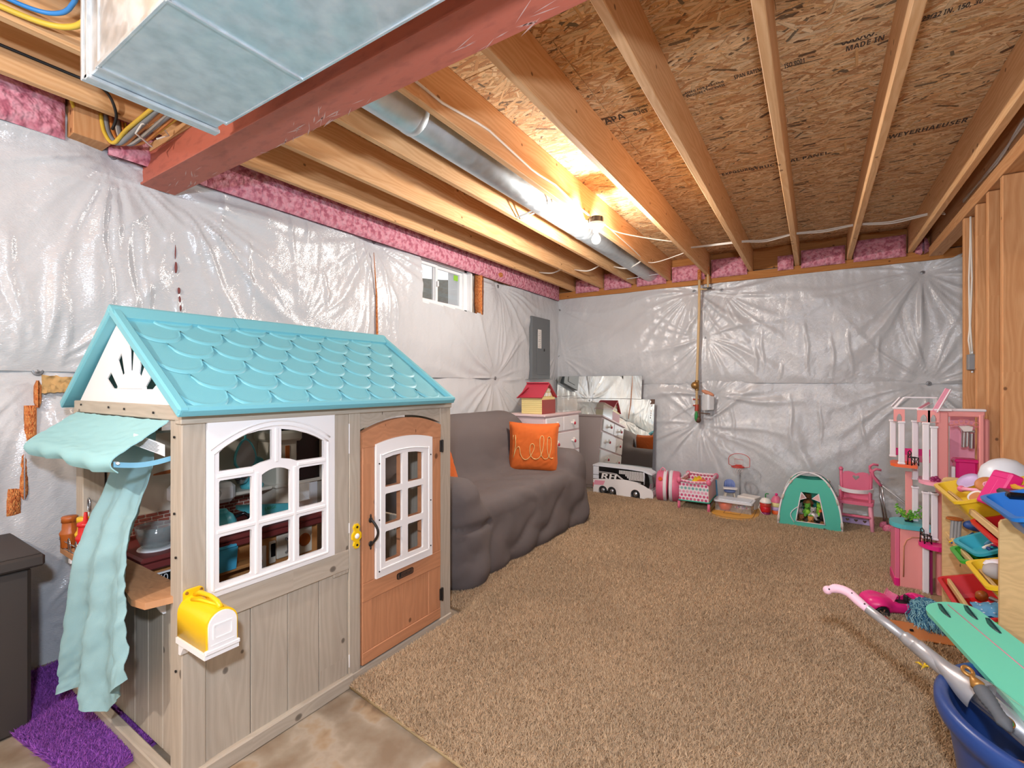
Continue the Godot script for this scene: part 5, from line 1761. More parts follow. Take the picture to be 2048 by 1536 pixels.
	# sauce bottles in a wire rack on the counter end
	var cols := [["mustard_brown", -2.47, -0.625, "squat brown toy sauce bottle in the wire rack on the playhouse counter"], ["mustard", -2.41, -0.655, "yellow toy mustard bottle behind the brown one in the wire rack"], ["ketchup", -2.345, -0.64, "front red toy ketchup bottle half behind the mint curtain"], ["ketchup", -2.3, -0.665, "rear red toy ketchup bottle with its spout above the front one"]]
	var first: Node3D
	for q in cols:
		t = thing("sauce_bottle", q[3], "toy bottle", Vector3(q[1], 0.58, q[2]), 0, "toy sauce bottles on the playhouse counter")
		m = Mb.new()
		m.lathe([Vector2(0, 0), Vector2(0.024, 0), Vector2(0.026, 0.004), Vector2(0.026, 0.04), Vector2(0.03, 0.052), Vector2(0.03, 0.058), Vector2(0.023, 0.07), Vector2(0.022, 0.098)], 20)
		part("body", m, q[0], t)
		m = Mb.new()
		m.lathe([Vector2(0.022, 0.098), Vector2(0.0245, 0.098), Vector2(0.0245, 0.118), Vector2(0.022, 0.121), Vector2(0, 0.121)] if q[0] != "ketchup" else [Vector2(0.022, 0.098), Vector2(0.026, 0.1), Vector2(0.025, 0.112), Vector2(0.008, 0.118), Vector2(0.005, 0.15), Vector2(0, 0.152)], 18)
		part("cap", m, q[0], t)
	t = thing("wire_rack", "chrome wire condiment rack with a looped handle on the playhouse counter", "rack", Vector3(-2.4, 0.578, -0.64))
	m = Mb.new()
	for y in [0.03, 0.003]: m.tube([Vector3(-0.11, y, 0.035), Vector3(0.11, y, 0.03), Vector3(0.125, y, 0), Vector3(0.11, y, -0.03), Vector3(-0.11, y, -0.025), Vector3(-0.125, y, 0)], 0.0022, 6, true)
	for x in [-0.09, 0.0, 0.08]:
		m.tube([Vector3(x, 0, 0.034), Vector3(x, 0.045, 0.037), Vector3(x + 0.012, 0.055, 0.037), Vector3(x + 0.024, 0.045, 0.037), Vector3(x + 0.024, 0, 0.034)], 0.0022, 6)
	part("basket", m, "chrome", t)
	m = Mb.new()
	m.tube([Vector3(0, 0.0, -0.025), Vector3(0, 0.14, -0.025)], 0.0025, 6)
	var ring := []
	for i in 16: ring.append(Vector3(cos(TAU * i / 16) * 0.013, 0.168 + sin(TAU * i / 16) * 0.026, -0.025))
	m.tube(ring, 0.003, 6, true)
	part("handle", m, "chrome", t)
	t = thing("toy_blender_bowl", "clear plastic mixing bowl on the worktop seen through the playhouse end opening", "bowl", Vector3(-2.16, 0.582, -0.8))
	m = Mb.new()
	m.lathe([Vector2(0.03, 0), Vector2(0.045, 0.01), Vector2(0.06, 0.05), Vector2(0.066, 0.09), Vector2(0.064, 0.09), Vector2(0.057, 0.05), Vector2(0.043, 0.013), Vector2(0, 0.006)], 28)
	part("bowl", m, "smoky_plastic", t)
	m = Mb.new()
	m.cyl(Vector3(0, -0.001, 0), Vector3(0, 0.006, 0), 0.06, 0.058, 28, 0.002)
	part("base", m, "white_plastic", t)
	tag(part("spatula", spatula(), "hot_pink"), "dark pink toy utensil hanging inside the playhouse end opening", "utensil")

func spatula() -> Mb:
	var m := Mb.new()
	m.tube([Vector3(-1.9, 0.99, -0.78), Vector3(-1.9, 0.9, -0.78), Vector3(-1.9, 0.87, -0.78), Vector3(-1.9, 0.83, -0.78), Vector3(-1.9, 0.815, -0.78)], [0.002, 0.002, 0.008, 0.009, 0.003], 8)
	m.tube([Vector3(-1.9, 0.985, -0.78), Vector3(-1.91, 1.1, -0.75)], 0.002, 6)
	return m

func pillow_mesh(w: float, t: float, sd: int) -> Mb:
	var m := Mb.new()
	var n := noise(sd, 4.0)
	for s in [1.0, -1.0]:
		m.patch(26, 26, func(u: float, v: float) -> Vector3:
			if s < 0: u = 1.0 - u
			var a := u * 2 - 1
			var b := v * 2 - 1
			var e := pow(maxf((1 - a * a * a * a) * (1 - b * b * b * b), 0.0), 0.42)
			var pin := 1.0 - 0.07 * (1 - a * a) * absf(b) - 0.0
			var pin2 := 1.0 - 0.07 * (1 - b * b) * absf(a)
			return Vector3(a * w / 2 * pin2, b * w / 2 * pin, s * (t * 0.5 * e * (1.0 + 0.12 * n.get_noise_2d(u * 3, v * 3 + s)) + 0.004)))
	var seam := []
	for i in 80:
		var t4 := i / 20.0
		var k := int(t4)
		var f := (t4 - k) * 2 - 1
		var p: Vector2 = [Vector2(f, -1), Vector2(1, f), Vector2(-f, 1), Vector2(-1, -f)][k]
		seam.append(Vector3(p.x * w / 2 * (1 - 0.07 * (1 - p.y * p.y)), p.y * w / 2 * (1 - 0.07 * (1 - p.x * p.x)), 0))
	m.tube(seam, 0.006, 6, true)
	return m

func soft_things():
	sofa()
	var depth := func(a: float, b: float, w: float, t: float) -> float: return t * 0.5 * pow(maxf((1 - pow(a / w * 2, 4)) * (1 - pow(b / w * 2, 4)), 0.0), 0.42) + 0.006
	var c := thing("cushion", "orange velvet cushion with gold looping script leaning in the sofa corner", "cushion", Vector3(-2.06, 0.668, -3.56), 0.55, "orange velvet cushions")
	c.rotation.x = -0.16
	c.rotation.z = -0.03
	part("cover", pillow_mesh(0.43, 0.15, 5), "velvet_orange", c)
	# the script is stitched on: h e l l
	var sc := [[-0.16, 0.1], [-0.155, 0.02], [-0.165, -0.06], [-0.172, -0.09], [-0.155, -0.03], [-0.135, 0.0], [-0.122, -0.01], [-0.112, -0.06], [-0.09, -0.098], [-0.06, -0.105], [-0.03, -0.08], [-0.004, -0.03], [0.004, 0.005], [-0.008, 0.028], [-0.026, 0.022], [-0.034, -0.01], [-0.03, -0.055], [-0.01, -0.09], [0.02, -0.1], [0.05, -0.085], [0.07, -0.04], [0.082, 0.02], [0.084, 0.075], [0.072, 0.098], [0.056, 0.088], [0.05, 0.05], [0.055, -0.02], [0.07, -0.075], [0.092, -0.095], [0.118, -0.09], [0.138, -0.05], [0.148, 0.02], [0.144, 0.075], [0.128, 0.092], [0.116, 0.07], [0.114, 0.0], [0.124, -0.06], [0.145, -0.09], [0.165, -0.085]]
	var cv := Curve3D.new()
	for i in sc.size():
		var p := Vector3(sc[i][0], sc[i][1], 0)
		var d := Vector3(sc[mini(i + 1, sc.size() - 1)][0] - sc[maxi(i - 1, 0)][0], sc[mini(i + 1, sc.size() - 1)][1] - sc[maxi(i - 1, 0)][1], 0) / 6.0
		cv.add_point(p, -d, d)
	var pts := []
	for p in cv.tessellate(4): pts.append(Vector3(p.x, p.y, depth.call(p.x, p.y, 0.43, 0.15) + 0.002))
	var m := Mb.new()
	m.tube(pts, 0.0028, 6)
	m.tube([Vector3(-0.178, 0.1, depth.call(-0.178, 0.1, 0.43, 0.15)), Vector3(-0.18, 0.06, depth.call(-0.18, 0.06, 0.43, 0.15))], 0.0022, 6)
	part("gold_script", m, "gold_print", c)
	var c2 := thing("cushion", "second orange velvet cushion, only a sliver showing past the playhouse corner post", "cushion", Vector3(-2.16, 0.63, -2.44), 1.9, "orange velvet cushions")
	c2.rotation.x = -0.3
	part("cover", pillow_mesh(0.4, 0.14, 8), "velvet_orange", c2)
	dresser()
	# mirrors lean on the back wall
	var tilt := 0.122
	var base := Vector3(0, 0, -5.165)
	for q in [["wide unframed mirror panel leaning on the back wall beside the dresser, below the seam", -2.72, -1.505, 0.005, 1.055], ["upper unframed mirror panel standing on top of the wider leaning mirror", -2.73, -1.655, 1.058, 1.325]]:
		var t := thing("mirror", q[0], "mirror", base, 0, "mirror panels leaning on the back wall")
		t.rotation.x = -tilt
		m = Mb.new()
		m.bb(Vector3(q[1], q[3], -0.006), Vector3(q[2], q[4], -0.001), 0.0008)
		part("backing", m, "panel_gray", t)
		m = Mb.new()
		m.bb(Vector3(q[1] + 0.001, q[3] + 0.001, -0.001), Vector3(q[2] - 0.001, q[4] - 0.001, 0.0))
		part("glass", m, "mirror", t)
		if q[3] < 0.5:
			m = Mb.new()
			m.prism(poly([q[2] - 0.05, 1.052, q[2] - 0.035, 1.03, q[2] - 0.05, 1.0, q[2], 1.005, q[2] + 0.002, 1.057, q[2] - 0.035, 1.057]), -0.007, 0.004)
			part("corner_cap", m, "dark_wood", t)
	var w := thing("deck_box", "dark brown resin deck box with a plank-pattern lid at the left edge", "storage box", Vector3(-2.53, 0, 0.1))
	m = Mb.new()
	m.bb(Vector3(-0.17, 0, -0.59), Vector3(0.2, 0.575, 0.59), 0.012)
	part("body", m, "dark_resin", w)
	m = Mb.new()
	m.bb(Vector3(-0.2, 0.575, -0.62), Vector3(0.225, 0.618, 0.62), 0.008)
	var lid := part("lid", m, "dark_resin", w)
	for i in 10:
		m = Mb.new()
		m.bb(Vector3(-0.19, 0.617, -0.61 + i * 0.122), Vector3(0.215, 0.622, -0.61 + i * 0.122 + 0.119), 0.002)
		part("lid_plank", m, "dark_resin", lid)

func sofa():
	var B := Vector3(-2.2, 0, -3.0)
	var s := thing("sofa", "two-seat sofa under a draped charcoal slipcover beside the playhouse", "sofa", B)
	var f := func(p: Vector3) -> float:
		var back := rbox(p, Vector3(-0.27, 0.5, -0.05), Vector3(0.2, 0.465, 0.9), 0.18)
		back += 0.16 * (p.y - 0.5) * 0.0
		var lean := p + Vector3((p.y - 0.45) * 0.22, 0, 0)
		back = rbox(lean, Vector3(-0.21, 0.49, -0.05), Vector3(0.2, 0.475, 0.88 - 0.12 * maxf(p.y - 0.7, 0.0)), 0.19)
		var seat := rbox(p, Vector3(0.05, 0.23, -0.05), Vector3(0.41, 0.235, 0.82), 0.09)
		var d := smin(back, seat, 0.12)
		for z in [0.76, -0.8]:
			var q := Vector3(p.x, p.y, p.z - z)
			var arm := rbox(q, Vector3(0.06, 0.32, 0), Vector3(0.43, 0.335 - 0.05 * clampf(p.x, 0, 0.5), 0.15), 0.13)
			d = smin(d, arm, 0.1)
		# cloth spreads a little at the floor
		return d - 0.03 * maxf(0.0, 0.3 - p.y)
	var n1 := noise(101, 1.0, 3)
	var n2 := noise(102, 2.2, 2, FastNoiseLite.TYPE_SIMPLEX)
	var bend := func(p: Vector3, n: Vector3) -> Vector3:
		var d := 0.0
		var front := clampf(n.x * 1.4, 0, 1)
		var low := clampf((0.5 - p.y) / 0.5, 0, 1)
		# long folds sweep down the front, broad ones over the seat and back
		var a := p.z * 3.2 + p.y * 2.6 + n1.get_noise_2d(p.z * 0.8, p.y) * 1.6
		d += front * low * 0.035 * pow(absf(sin(a * 2.6)), 0.7)
		var b := p.z * 2.0 + p.x * 5.0 + n1.get_noise_3d(p.x, p.y, p.z) * 2.0
		d += clampf(n.y, 0, 1) * 0.02 * pow(absf(sin(b * 2.4)), 0.6) * clampf((0.6 - p.y) * 6.0, 0.15, 1)
		d += 0.02 * absf(n2.get_noise_3d(p.x * 0.9, p.y * 0.9, p.z * 0.7)) * clampf(1.3 - p.y, 0.2, 1)
		# gathered tuck round the near arm
		if p.z > 0.55: d -= 0.022 * exp(-pow((p.y - 0.36 - 0.08 * (p.z - 0.75)) / 0.02, 2.0)) * clampf(n.x + 0.6, 0, 1)
		var q := p + n * d
		q.y = maxf(q.y, 0.004)
		return q
	part("slipcover", nets(Vector3(-0.62, -0.02, -1.06), Vector3(0.58, 1.06, 1.02), 0.02, f, bend), "slipcover", s)

func dresser():
	var B := Vector3(-2.47, 0, -4.515)
	var d := thing("dresser", "pale pink dresser with white drawers and red knobs in the room corner", "dresser", B)
	var m := Mb.new(B)
	m.bb(Vector3(-2.7, 0.04, -4.925), Vector3(-2.255, 0.89, -4.105), 0.004)
	m.bb(Vector3(-2.7, 0.0, -4.92), Vector3(-2.27, 0.05, -4.11))
	part("body", m, "pink_paint", d)
	m = Mb.new(B)
	m.bb(Vector3(-2.71, 0.89, -4.945), Vector3(-2.235, 0.915, -4.085), 0.006)
	part("top", m, "pink_paint", d)
	var rows := [[0.725, 0.875], [0.505, 0.705], [0.285, 0.485], [0.075, 0.265]]
	for i in 4:
		for half in (2 if i == 0 else 1):
			var za := -4.13 - half * 0.385
			var zb: float = za - 0.37 if i == 0 else -4.9
			m = Mb.new(B)
			m.bb(Vector3(-2.258, rows[i][0], zb), Vector3(-2.24, rows[i][1], za), 0.004)
			var dr := part("drawer", m, "white_paint", d)
			for k in ([(za + zb) / 2] if i == 0 else [-4.32, -4.71]):
				var y: float = (rows[i][0] + rows[i][1]) / 2
				m = Mb.new(B)
				m.cyl(Vector3(-2.242, y, k), Vector3(-2.222, y, k), 0.012, 0.01, 14)
				m.ball(Vector3(-2.213, y + 0.004, k), Vector3(0.014, 0.024, 0.02), 14, 10)
				m.ball(Vector3(-2.212, y + 0.026, k - 0.012), Vector3(0.008, 0.009, 0.009), 8, 6)
				m.ball(Vector3(-2.212, y + 0.026, k + 0.014), Vector3(0.008, 0.009, 0.009), 8, 6)
				part("knob", m, "porcelain", dr)
				m = Mb.new(B)
				m.ball(Vector3(-2.2, y - 0.004, k), Vector3(0.012, 0.018, 0.016), 12, 8)
				part("knob_face", m, "knob_red", dr)
	# toy house and a clear bin stand on it
	var h := thing("toy_house", "small toy house with a red roof and yellow siding on the dresser", "toy house", Vector3(-2.43, 0.915, -4.3), 0.0)
	m = Mb.new()
	m.bb(Vector3(-0.12, 0.0, -0.14), Vector3(0.12, 0.17, 0.14), 0.003)
	var b := part("body", m, "house_yellow", h)
	for i in 8:
		m = Mb.new()
		m.bb(Vector3(-0.12, 0.006 + i * 0.02, 0.139), Vector3(0.12, 0.022 + i * 0.02, 0.143), 0.0015)
		part("siding", m, "house_yellow", b)
	m = Mb.new()
	m.bb(Vector3(0.118, 0.0, -0.142), Vector3(0.126, 0.145, 0.142), 0.003)
	part("front_panel", m, "house_red", h)
	m = Mb.new()
	m.prism(poly([-0.14, 0.16, 0.14, 0.16, 0.0, 0.3]), -0.1, 0.1, Transform3D(Basis(Vector3.FORWARD, Vector3.UP, Vector3.RIGHT), Vector3.ZERO))
	part("gable", m, "house_yellow", h)
	m = Mb.new()
	for s in [-1.0, 1.0]:
		m.bar(Vector3(0, 0.31, 0), Vector3(0, 0.165, s * 0.165), 0.27, 0.012, Vector3.UP, 0.002)
	m.bar(Vector3(-0.03, 0.27, 0.155), Vector3(-0.16, 0.16, 0.155), 0.04, 0.01, Vector3.UP, 0.002)
	m.bar(Vector3(0, 0.317, 0.0), Vector3(0.0, 0.317, 0.03), 0.26, 0.014, Vector3.UP, 0.003)
	part("roof", m, "red_roof", h)
	m = Mb.new()
	for q in [[-0.06, 0.19], [0.0, 0.19], [0.05, 0.19]]: m.bb(Vector3(0.1, q[1] - 0.012, q[0] - 0.02), Vector3(0.108, q[1] + 0.025, q[0] + 0.018), 0.002)
	for k in 7: m.bb(Vector3(0.106, 0.225, -0.06 + k * 0.018), Vector3(0.109, 0.26, -0.056 + k * 0.018))
	part("railing", m, "porcelain", h)
	clear_bin(Vector3(-2.44, 0.915, -4.72), Vector3(0.36, 0.15, 0.34), "smoky clear storage bin with a lid on the dresser behind the toy house", "clear_plastic")

func clear_bin(at: Vector3, s: Vector3, label: String, lid: String, turn := 0.0) -> Node3D:
	var t := thing("storage_bin", label, "storage bin", at, turn, "clear storage bins")
	var m := Mb.new()
	var x := s.x / 2
	var z := s.z / 2
	for q in [[Vector3(-x, 0.0, -z), Vector3(x, 0.004, z)], [Vector3(-x, 0, -z), Vector3(-x + 0.003, s.y, z)], [Vector3(x - 0.003, 0, -z), Vector3(x, s.y, z)], [Vector3(-x, 0, -z), Vector3(x, s.y, -z + 0.003)], [Vector3(-x, 0, z - 0.003), Vector3(x, s.y, z)]]:
		m.bb(q[0], q[1], 0.001)
	part("body", m, "clear_plastic", t)
	m = Mb.new()
	m.prism(rrect(-x - 0.014, -z - 0.014, x + 0.014, z + 0.014, 0.02), s.y, s.y + 0.018, Transform3D(Basis(Vector3.RIGHT, Vector3.FORWARD, Vector3.UP), Vector3.ZERO))
	m.prism(rrect(-x + 0.01, -z + 0.01, x - 0.01, z - 0.01, 0.02), s.y + 0.018, s.y + 0.024, Transform3D(Basis(Vector3.RIGHT, Vector3.FORWARD, Vector3.UP), Vector3.ZERO))
	part("lid", m, lid, t)
	return t

func dots_tex() -> ImageTexture:
	var n := 128
	var im := Image.create(n, n, false, Image.FORMAT_RGB8)
	im.fill(Color("eadfe6"))
	var cs := [Color("d2567f"), Color("e79ab4"), Color("6fb3b0"), Color("c9447a"), Color("e3a9bd"), Color("88c0ba")]
	for r in 4:
		for c in 4:
			var cx := c * 32 + (16 if r % 2 else 0) + 8
			var cy := r * 32 + 16
			for y in range(-11, 12):
				for x in range(-11, 12):
					if x * x + y * y < 140: im.set_pixel(posmod(cx + x, n), posmod(cy + y, n), cs[(r * 5 + c * 3) % 6])
	return ImageTexture.create_from_image(im)

func plush(called: String, label: String, at: Vector3, turn: float, s: float, fur: String, belly: String, group := "plush toys in the teal tent"):
	var t := thing(called, label, "plush toy", at, turn, group)
	var f := func(p: Vector3) -> float:
		var d := capsule(p, Vector3(0, 0.34, 0), Vector3(0, 0.55, 0), 0.33, 0.24)
		d = smin(d, p.distance_to(Vector3(0, 0.95, 0.08)) - 0.27, 0.12)
		for q in [-1.0, 1.0]:
			d = smin(d, capsule(p, Vector3(0.2 * q, 0.16, 0.15), Vector3(0.28 * q, 0.13, 0.5), 0.13, 0.11), 0.06)
			d = smin(d, capsule(p, Vector3(0.22 * q, 0.62, 0.05), Vector3(0.38 * q, 0.4, 0.22), 0.1, 0.085), 0.05)
			d = smin(d, p.distance_to(Vector3(0.2 * q, 1.17, 0.03)) - 0.09, 0.04)
		return smin(d, p.distance_to(Vector3(0, 0.88, 0.32)) - 0.12, 0.06)
	var b := part("body", nets(Vector3(-0.55, -0.02, -0.4), Vector3(0.55, 1.34, 0.7), 0.07, f), fur, t)
	b.scale = Vector3.ONE * s
	var m := Mb.new()
	m.ball(Vector3(0, 0.88, 0.42) * s, Vector3(0.06, 0.05, 0.05) * s, 10, 8)
	for q in [-1.0, 1.0]: m.ball(Vector3(0.1 * q, 1.02, 0.32) * s, Vector3.ONE * 0.03 * s, 8, 6)
	part("face", m, "black_gloss", t)
	m = Mb.new()
	m.ball(Vector3(0, 0.42, 0.2) * s, Vector3(0.2, 0.24, 0.15) * s, 14, 10)
	part("belly", m, belly, t)

func heart(c: Vector2, s: float) -> PackedVector2Array:
	var o := PackedVector2Array()
	for i in 28:
		var a := TAU * i / 28
		o.append(c + Vector2(16 * pow(sin(a), 3), 13 * cos(a) - 5 * cos(2 * a) - 2 * cos(3 * a) - cos(4 * a)) * s / 16.0)
	return o

func toys():
	mat("dots", "ffffff", 0.85, 0, dots_tex(), Vector3.ONE * 7.4)
	mat("net_side", "e0b7b4", 0.7)
	var m: Mb
	bus()
	# round pink case lying on its side
	var t := thing("round_case", "round pink zipped case with two white bands standing on its rim by the back wall", "case", Vector3(-1.28, 0, -5.02), 0.15)
	var ax := Transform3D(Basis(Vector3.UP, Vector3.RIGHT, Vector3.FORWARD), Vector3(0, 0.16, 0))
	for s in [-1.0, 1.0]:
		m = Mb.new()
		var pr := [Vector2(0, 0.115 * s), Vector2(0.14, 0.115 * s), Vector2(0.156, 0.1 * s), Vector2(0.158, 0.045 * s), Vector2(0.158, 0.012 * s), Vector2(0.0, 0.012 * s)]
		if s > 0: pr.reverse()
		m.lathe(pr, 36, ax)
		part("half", m, "rose", t)
		m = Mb.new()
		pr = [Vector2(0.157, 0.045 * s), Vector2(0.162, 0.043 * s), Vector2(0.162, 0.015 * s), Vector2(0.157, 0.012 * s)]
		if s > 0: pr.reverse()
		m.lathe(pr, 36, ax)
		part("band", m, "trim_white", t)
	m = Mb.new()
	m.tube([Vector3(-0.07, 0.3, 0.03), Vector3(-0.075, 0.335, 0.04), Vector3(-0.055, 0.355, 0.045), Vector3(-0.035, 0.34, 0.045), Vector3(-0.03, 0.315, 0.04)], 0.008, 6)
	part("loop", m, "candy", t)
	m = Mb.new()
	m.prism(circle(Vector2(-0.07, 0.255), 0.022, 6), 0.14, 0.147)
	part("badge", m, "orange_toy", t)
	# doll playpen
	t = thing("doll_playpen", "doll playpen in pink and teal dotted fabric with pink legs", "doll playpen", Vector3(-0.975, 0, -4.93), 0.0)
	var X := 0.135
	var Z := 0.2
	m = Mb.new()
	m.cloth(16, 10, func(u: float, v: float) -> Vector3: return Vector3(lerpf(-X, X, u), lerpf(0.1, 0.285 - 0.018 * sin(PI * u), v), Z - 0.006 * sin(PI * u) * sin(PI * v)), 0.004)
	m.cloth(16, 10, func(u: float, v: float) -> Vector3: return Vector3(lerpf(X, -X, u), lerpf(0.1, 0.3, v), -Z), 0.004)
	m.cloth(16, 10, func(u: float, v: float) -> Vector3: return Vector3(-X, lerpf(0.1, 0.29, v), lerpf(-Z, Z, u)), 0.004)
	part("dotted_panel", m, "dots", t)
	m = Mb.new()
	m.cloth(16, 10, func(u: float, v: float) -> Vector3: return Vector3(X - 0.008 * sin(PI * u) * sin(PI * v), lerpf(0.1, 0.275, v), lerpf(Z, -Z, u)), 0.003)
	part("side_panel", m, "net_side", t)
	m = Mb.new()
	m.tube([Vector3(-X, 0.29, Z), Vector3(0, 0.278, Z), Vector3(X, 0.29, Z), Vector3(X, 0.285, 0), Vector3(X, 0.3, -Z), Vector3(0, 0.295, -Z), Vector3(-X, 0.3, -Z), Vector3(-X, 0.285, 0)], 0.014, 8, true)
	part("top_rail", m, "dots", t)
	for q in [[-X, Z], [X, Z], [X, -Z], [-X, -Z]]:
		m = Mb.new()
		m.tube([Vector3(q[0], 0.0, q[1]), Vector3(q[0], 0.09, q[1])], [0.014, 0.012], 12)
		part("leg", m, "rose", t)
		m = Mb.new()
		m.ball(Vector3(q[0], 0.29, q[1]), Vector3(0.024, 0.03, 0.024), 14, 10)
		part("corner_pad", m, "rose", t)
	m = Mb.new()
	m.tube([Vector3(-X, 0.1, Z), Vector3(X, 0.1, Z), Vector3(X, 0.1, -Z), Vector3(-X, 0.1, -Z)], 0.008, 6, true)
	m.bb(Vector3(-X, 0.095, -Z), Vector3(X, 0.105, Z))
	part("base", m, "tent_teal", t)
	m = Mb.new()
	m.tube([Vector3(X + 0.015, 0.27, -0.1), Vector3(X + 0.02, 0.16, -0.11), Vector3(X + 0.03, 0.07, -0.1), Vector3(X + 0.02, 0.06, -0.06)], 0.008, 6)
	part("carry_strap", m, "cloth_blue", t)
	t = thing("doll_blanket", "crumpled orange and yellow blanket heaped inside the doll playpen", "blanket", Vector3(-0.97, 0.16, -4.93))
	var bn := noise(31, 9.0)
	m = Mb.new()
	m.patch(20, 20, func(u: float, v: float) -> Vector3: return Vector3((u - 0.5) * 0.23, 0.13 * sin(PI * u) * sin(PI * v) * (1.0 + 0.5 * bn.get_noise_2d(u * 1.4, v * 1.4)) + 0.02 * bn.get_noise_2d(u * 4, v * 4), (0.5 - v) * 0.36))
	part("cloth", m, "bin_yellow", t)
	m = Mb.new()
	m.ball(Vector3(0.04, 0.09, 0.05), Vector3(0.06, 0.04, 0.07), 14, 10)
	part("fold", m, "orange_toy", t)
	hoop()
	var b := clear_bin(Vector3(-0.645, 0.0165, -4.93), Vector3(0.31, 0.085, 0.16), "low clear storage bin with a flat white lid standing on the toy court board", "pale_blue", -0.06)
	t = thing("toy_bowl", "orange bowl packed in the left half of the low clear bin", "bowl", Vector3(-0.725, 0.022, -4.92))
	m = Mb.new()
	m.lathe([Vector2(0, 0), Vector2(0.045, 0), Vector2(0.06, 0.03), Vector2(0.066, 0.07), Vector2(0.062, 0.07), Vector2(0.055, 0.03), Vector2(0, 0.006)], 24)
	part("bowl", m, "orange_toy", t)
	t = thing("bag_of_toys", "clear bag of small coloured toys in the right half of the low clear bin", "bag", Vector3(-0.58, 0.022, -4.92))
	m = Mb.new()
	var gn := noise(55, 14.0)
	m.patch(18, 14, func(u: float, v: float) -> Vector3:
		var a := TAU * u
		var r := sin(PI * v)
		return Vector3(cos(a) * 0.08 * r, 0.04 - cos(PI * v) * 0.04, -sin(a) * 0.06 * r) * (1.0 + 0.25 * gn.get_noise_2d(u * 2, v * 2)))
	part("film", m, "clear_plastic", t)
	var rr := RandomNumberGenerator.new()
	rr.seed = 3
	for i in 16:
		m = Mb.new()
		m.ball(Vector3(rr.randf_range(-0.05, 0.05), rr.randf_range(0.012, 0.055), rr.randf_range(-0.035, 0.04)), Vector3(rr.randf_range(0.008, 0.02), rr.randf_range(0.006, 0.012), rr.randf_range(0.008, 0.016)), 8, 6)
		part("trinket", m, ["lilac", "porcelain", "rose", "cloth_blue", "cream", "plum"][i % 6], t)
	# blue doll high chair by the pole
	t = thing("doll_high_chair", "small blue doll high chair with a white tray and splayed legs by the hoop pole", "doll chair", Vector3(-0.715, 0, -5.13), 0.25)
	m = Mb.new()
	m.patch(14, 10, func(u: float, v: float) -> Vector3:
		var a := PI * (0.05 + 0.9 * u)
		return Vector3(-cos(a) * 0.055, 0.165 + 0.1 * v * pow(sin(PI * u), 0.35), -sin(a) * 0.045))
	m.ball(Vector3(0, 0.155, 0), Vector3(0.055, 0.02, 0.045), 16, 8)
	part("seat", m, "seat_blue", t)
	m = Mb.new()
	for i in 5: m.tube([Vector3(-0.032 + i * 0.016, 0.175, -0.03 - 0.012 * (1 - absf(i - 2) / 2.0)), Vector3(-0.032 + i * 0.016, 0.245, -0.034 - 0.012 * (1 - absf(i - 2) / 2.0))], 0.005, 6)
	part("seat_ribs", m, "seat_blue", t)
	m = Mb.new()
	m.prism(rrect(-0.065, -0.03, 0.065, 0.045, 0.02), 0.185, 0.196, Transform3D(Basis(Vector3.RIGHT, Vector3.FORWARD, Vector3.UP), Vector3(0, 0, 0.045)))
	part("tray", m, "porcelain", t)
	for q in [[-1, 1], [1, 1], [-1, -1], [1, -1]]:
		m = Mb.new()
		m.tube([Vector3(0.035 * q[0], 0.14, 0.03 * q[1]), Vector3(0.062 * q[0], 0.0, 0.055 * q[1])], [0.006, 0.005], 8)
		part("leg", m, "cream", t)
	m = Mb.new()
	m.tube([Vector3(-0.05, 0.065, 0.045), Vector3(0.05, 0.065, 0.045)], 0.004, 6)
	part("foot_rail", m, "cream", t)
	t = thing("white_box", "small white box with a brown oval badge by the hoop pole", "box", Vector3(-0.545, 0, -5.15), -0.3)
	m = Mb.new()
	m.bb(Vector3(-0.085, 0, -0.07), Vector3(0.085, 0.125, 0.07), 0.006)
	part("body", m, "porcelain", t)
	m = Mb.new()
	m.ball(Vector3(-0.01, 0.085, 0.07), Vector3(0.028, 0.013, 0.003), 18, 8)
	part("badge", m, "brass", t)
	stackers()
	tent()
	pink_chair()
	stroller()
	dollhouse()

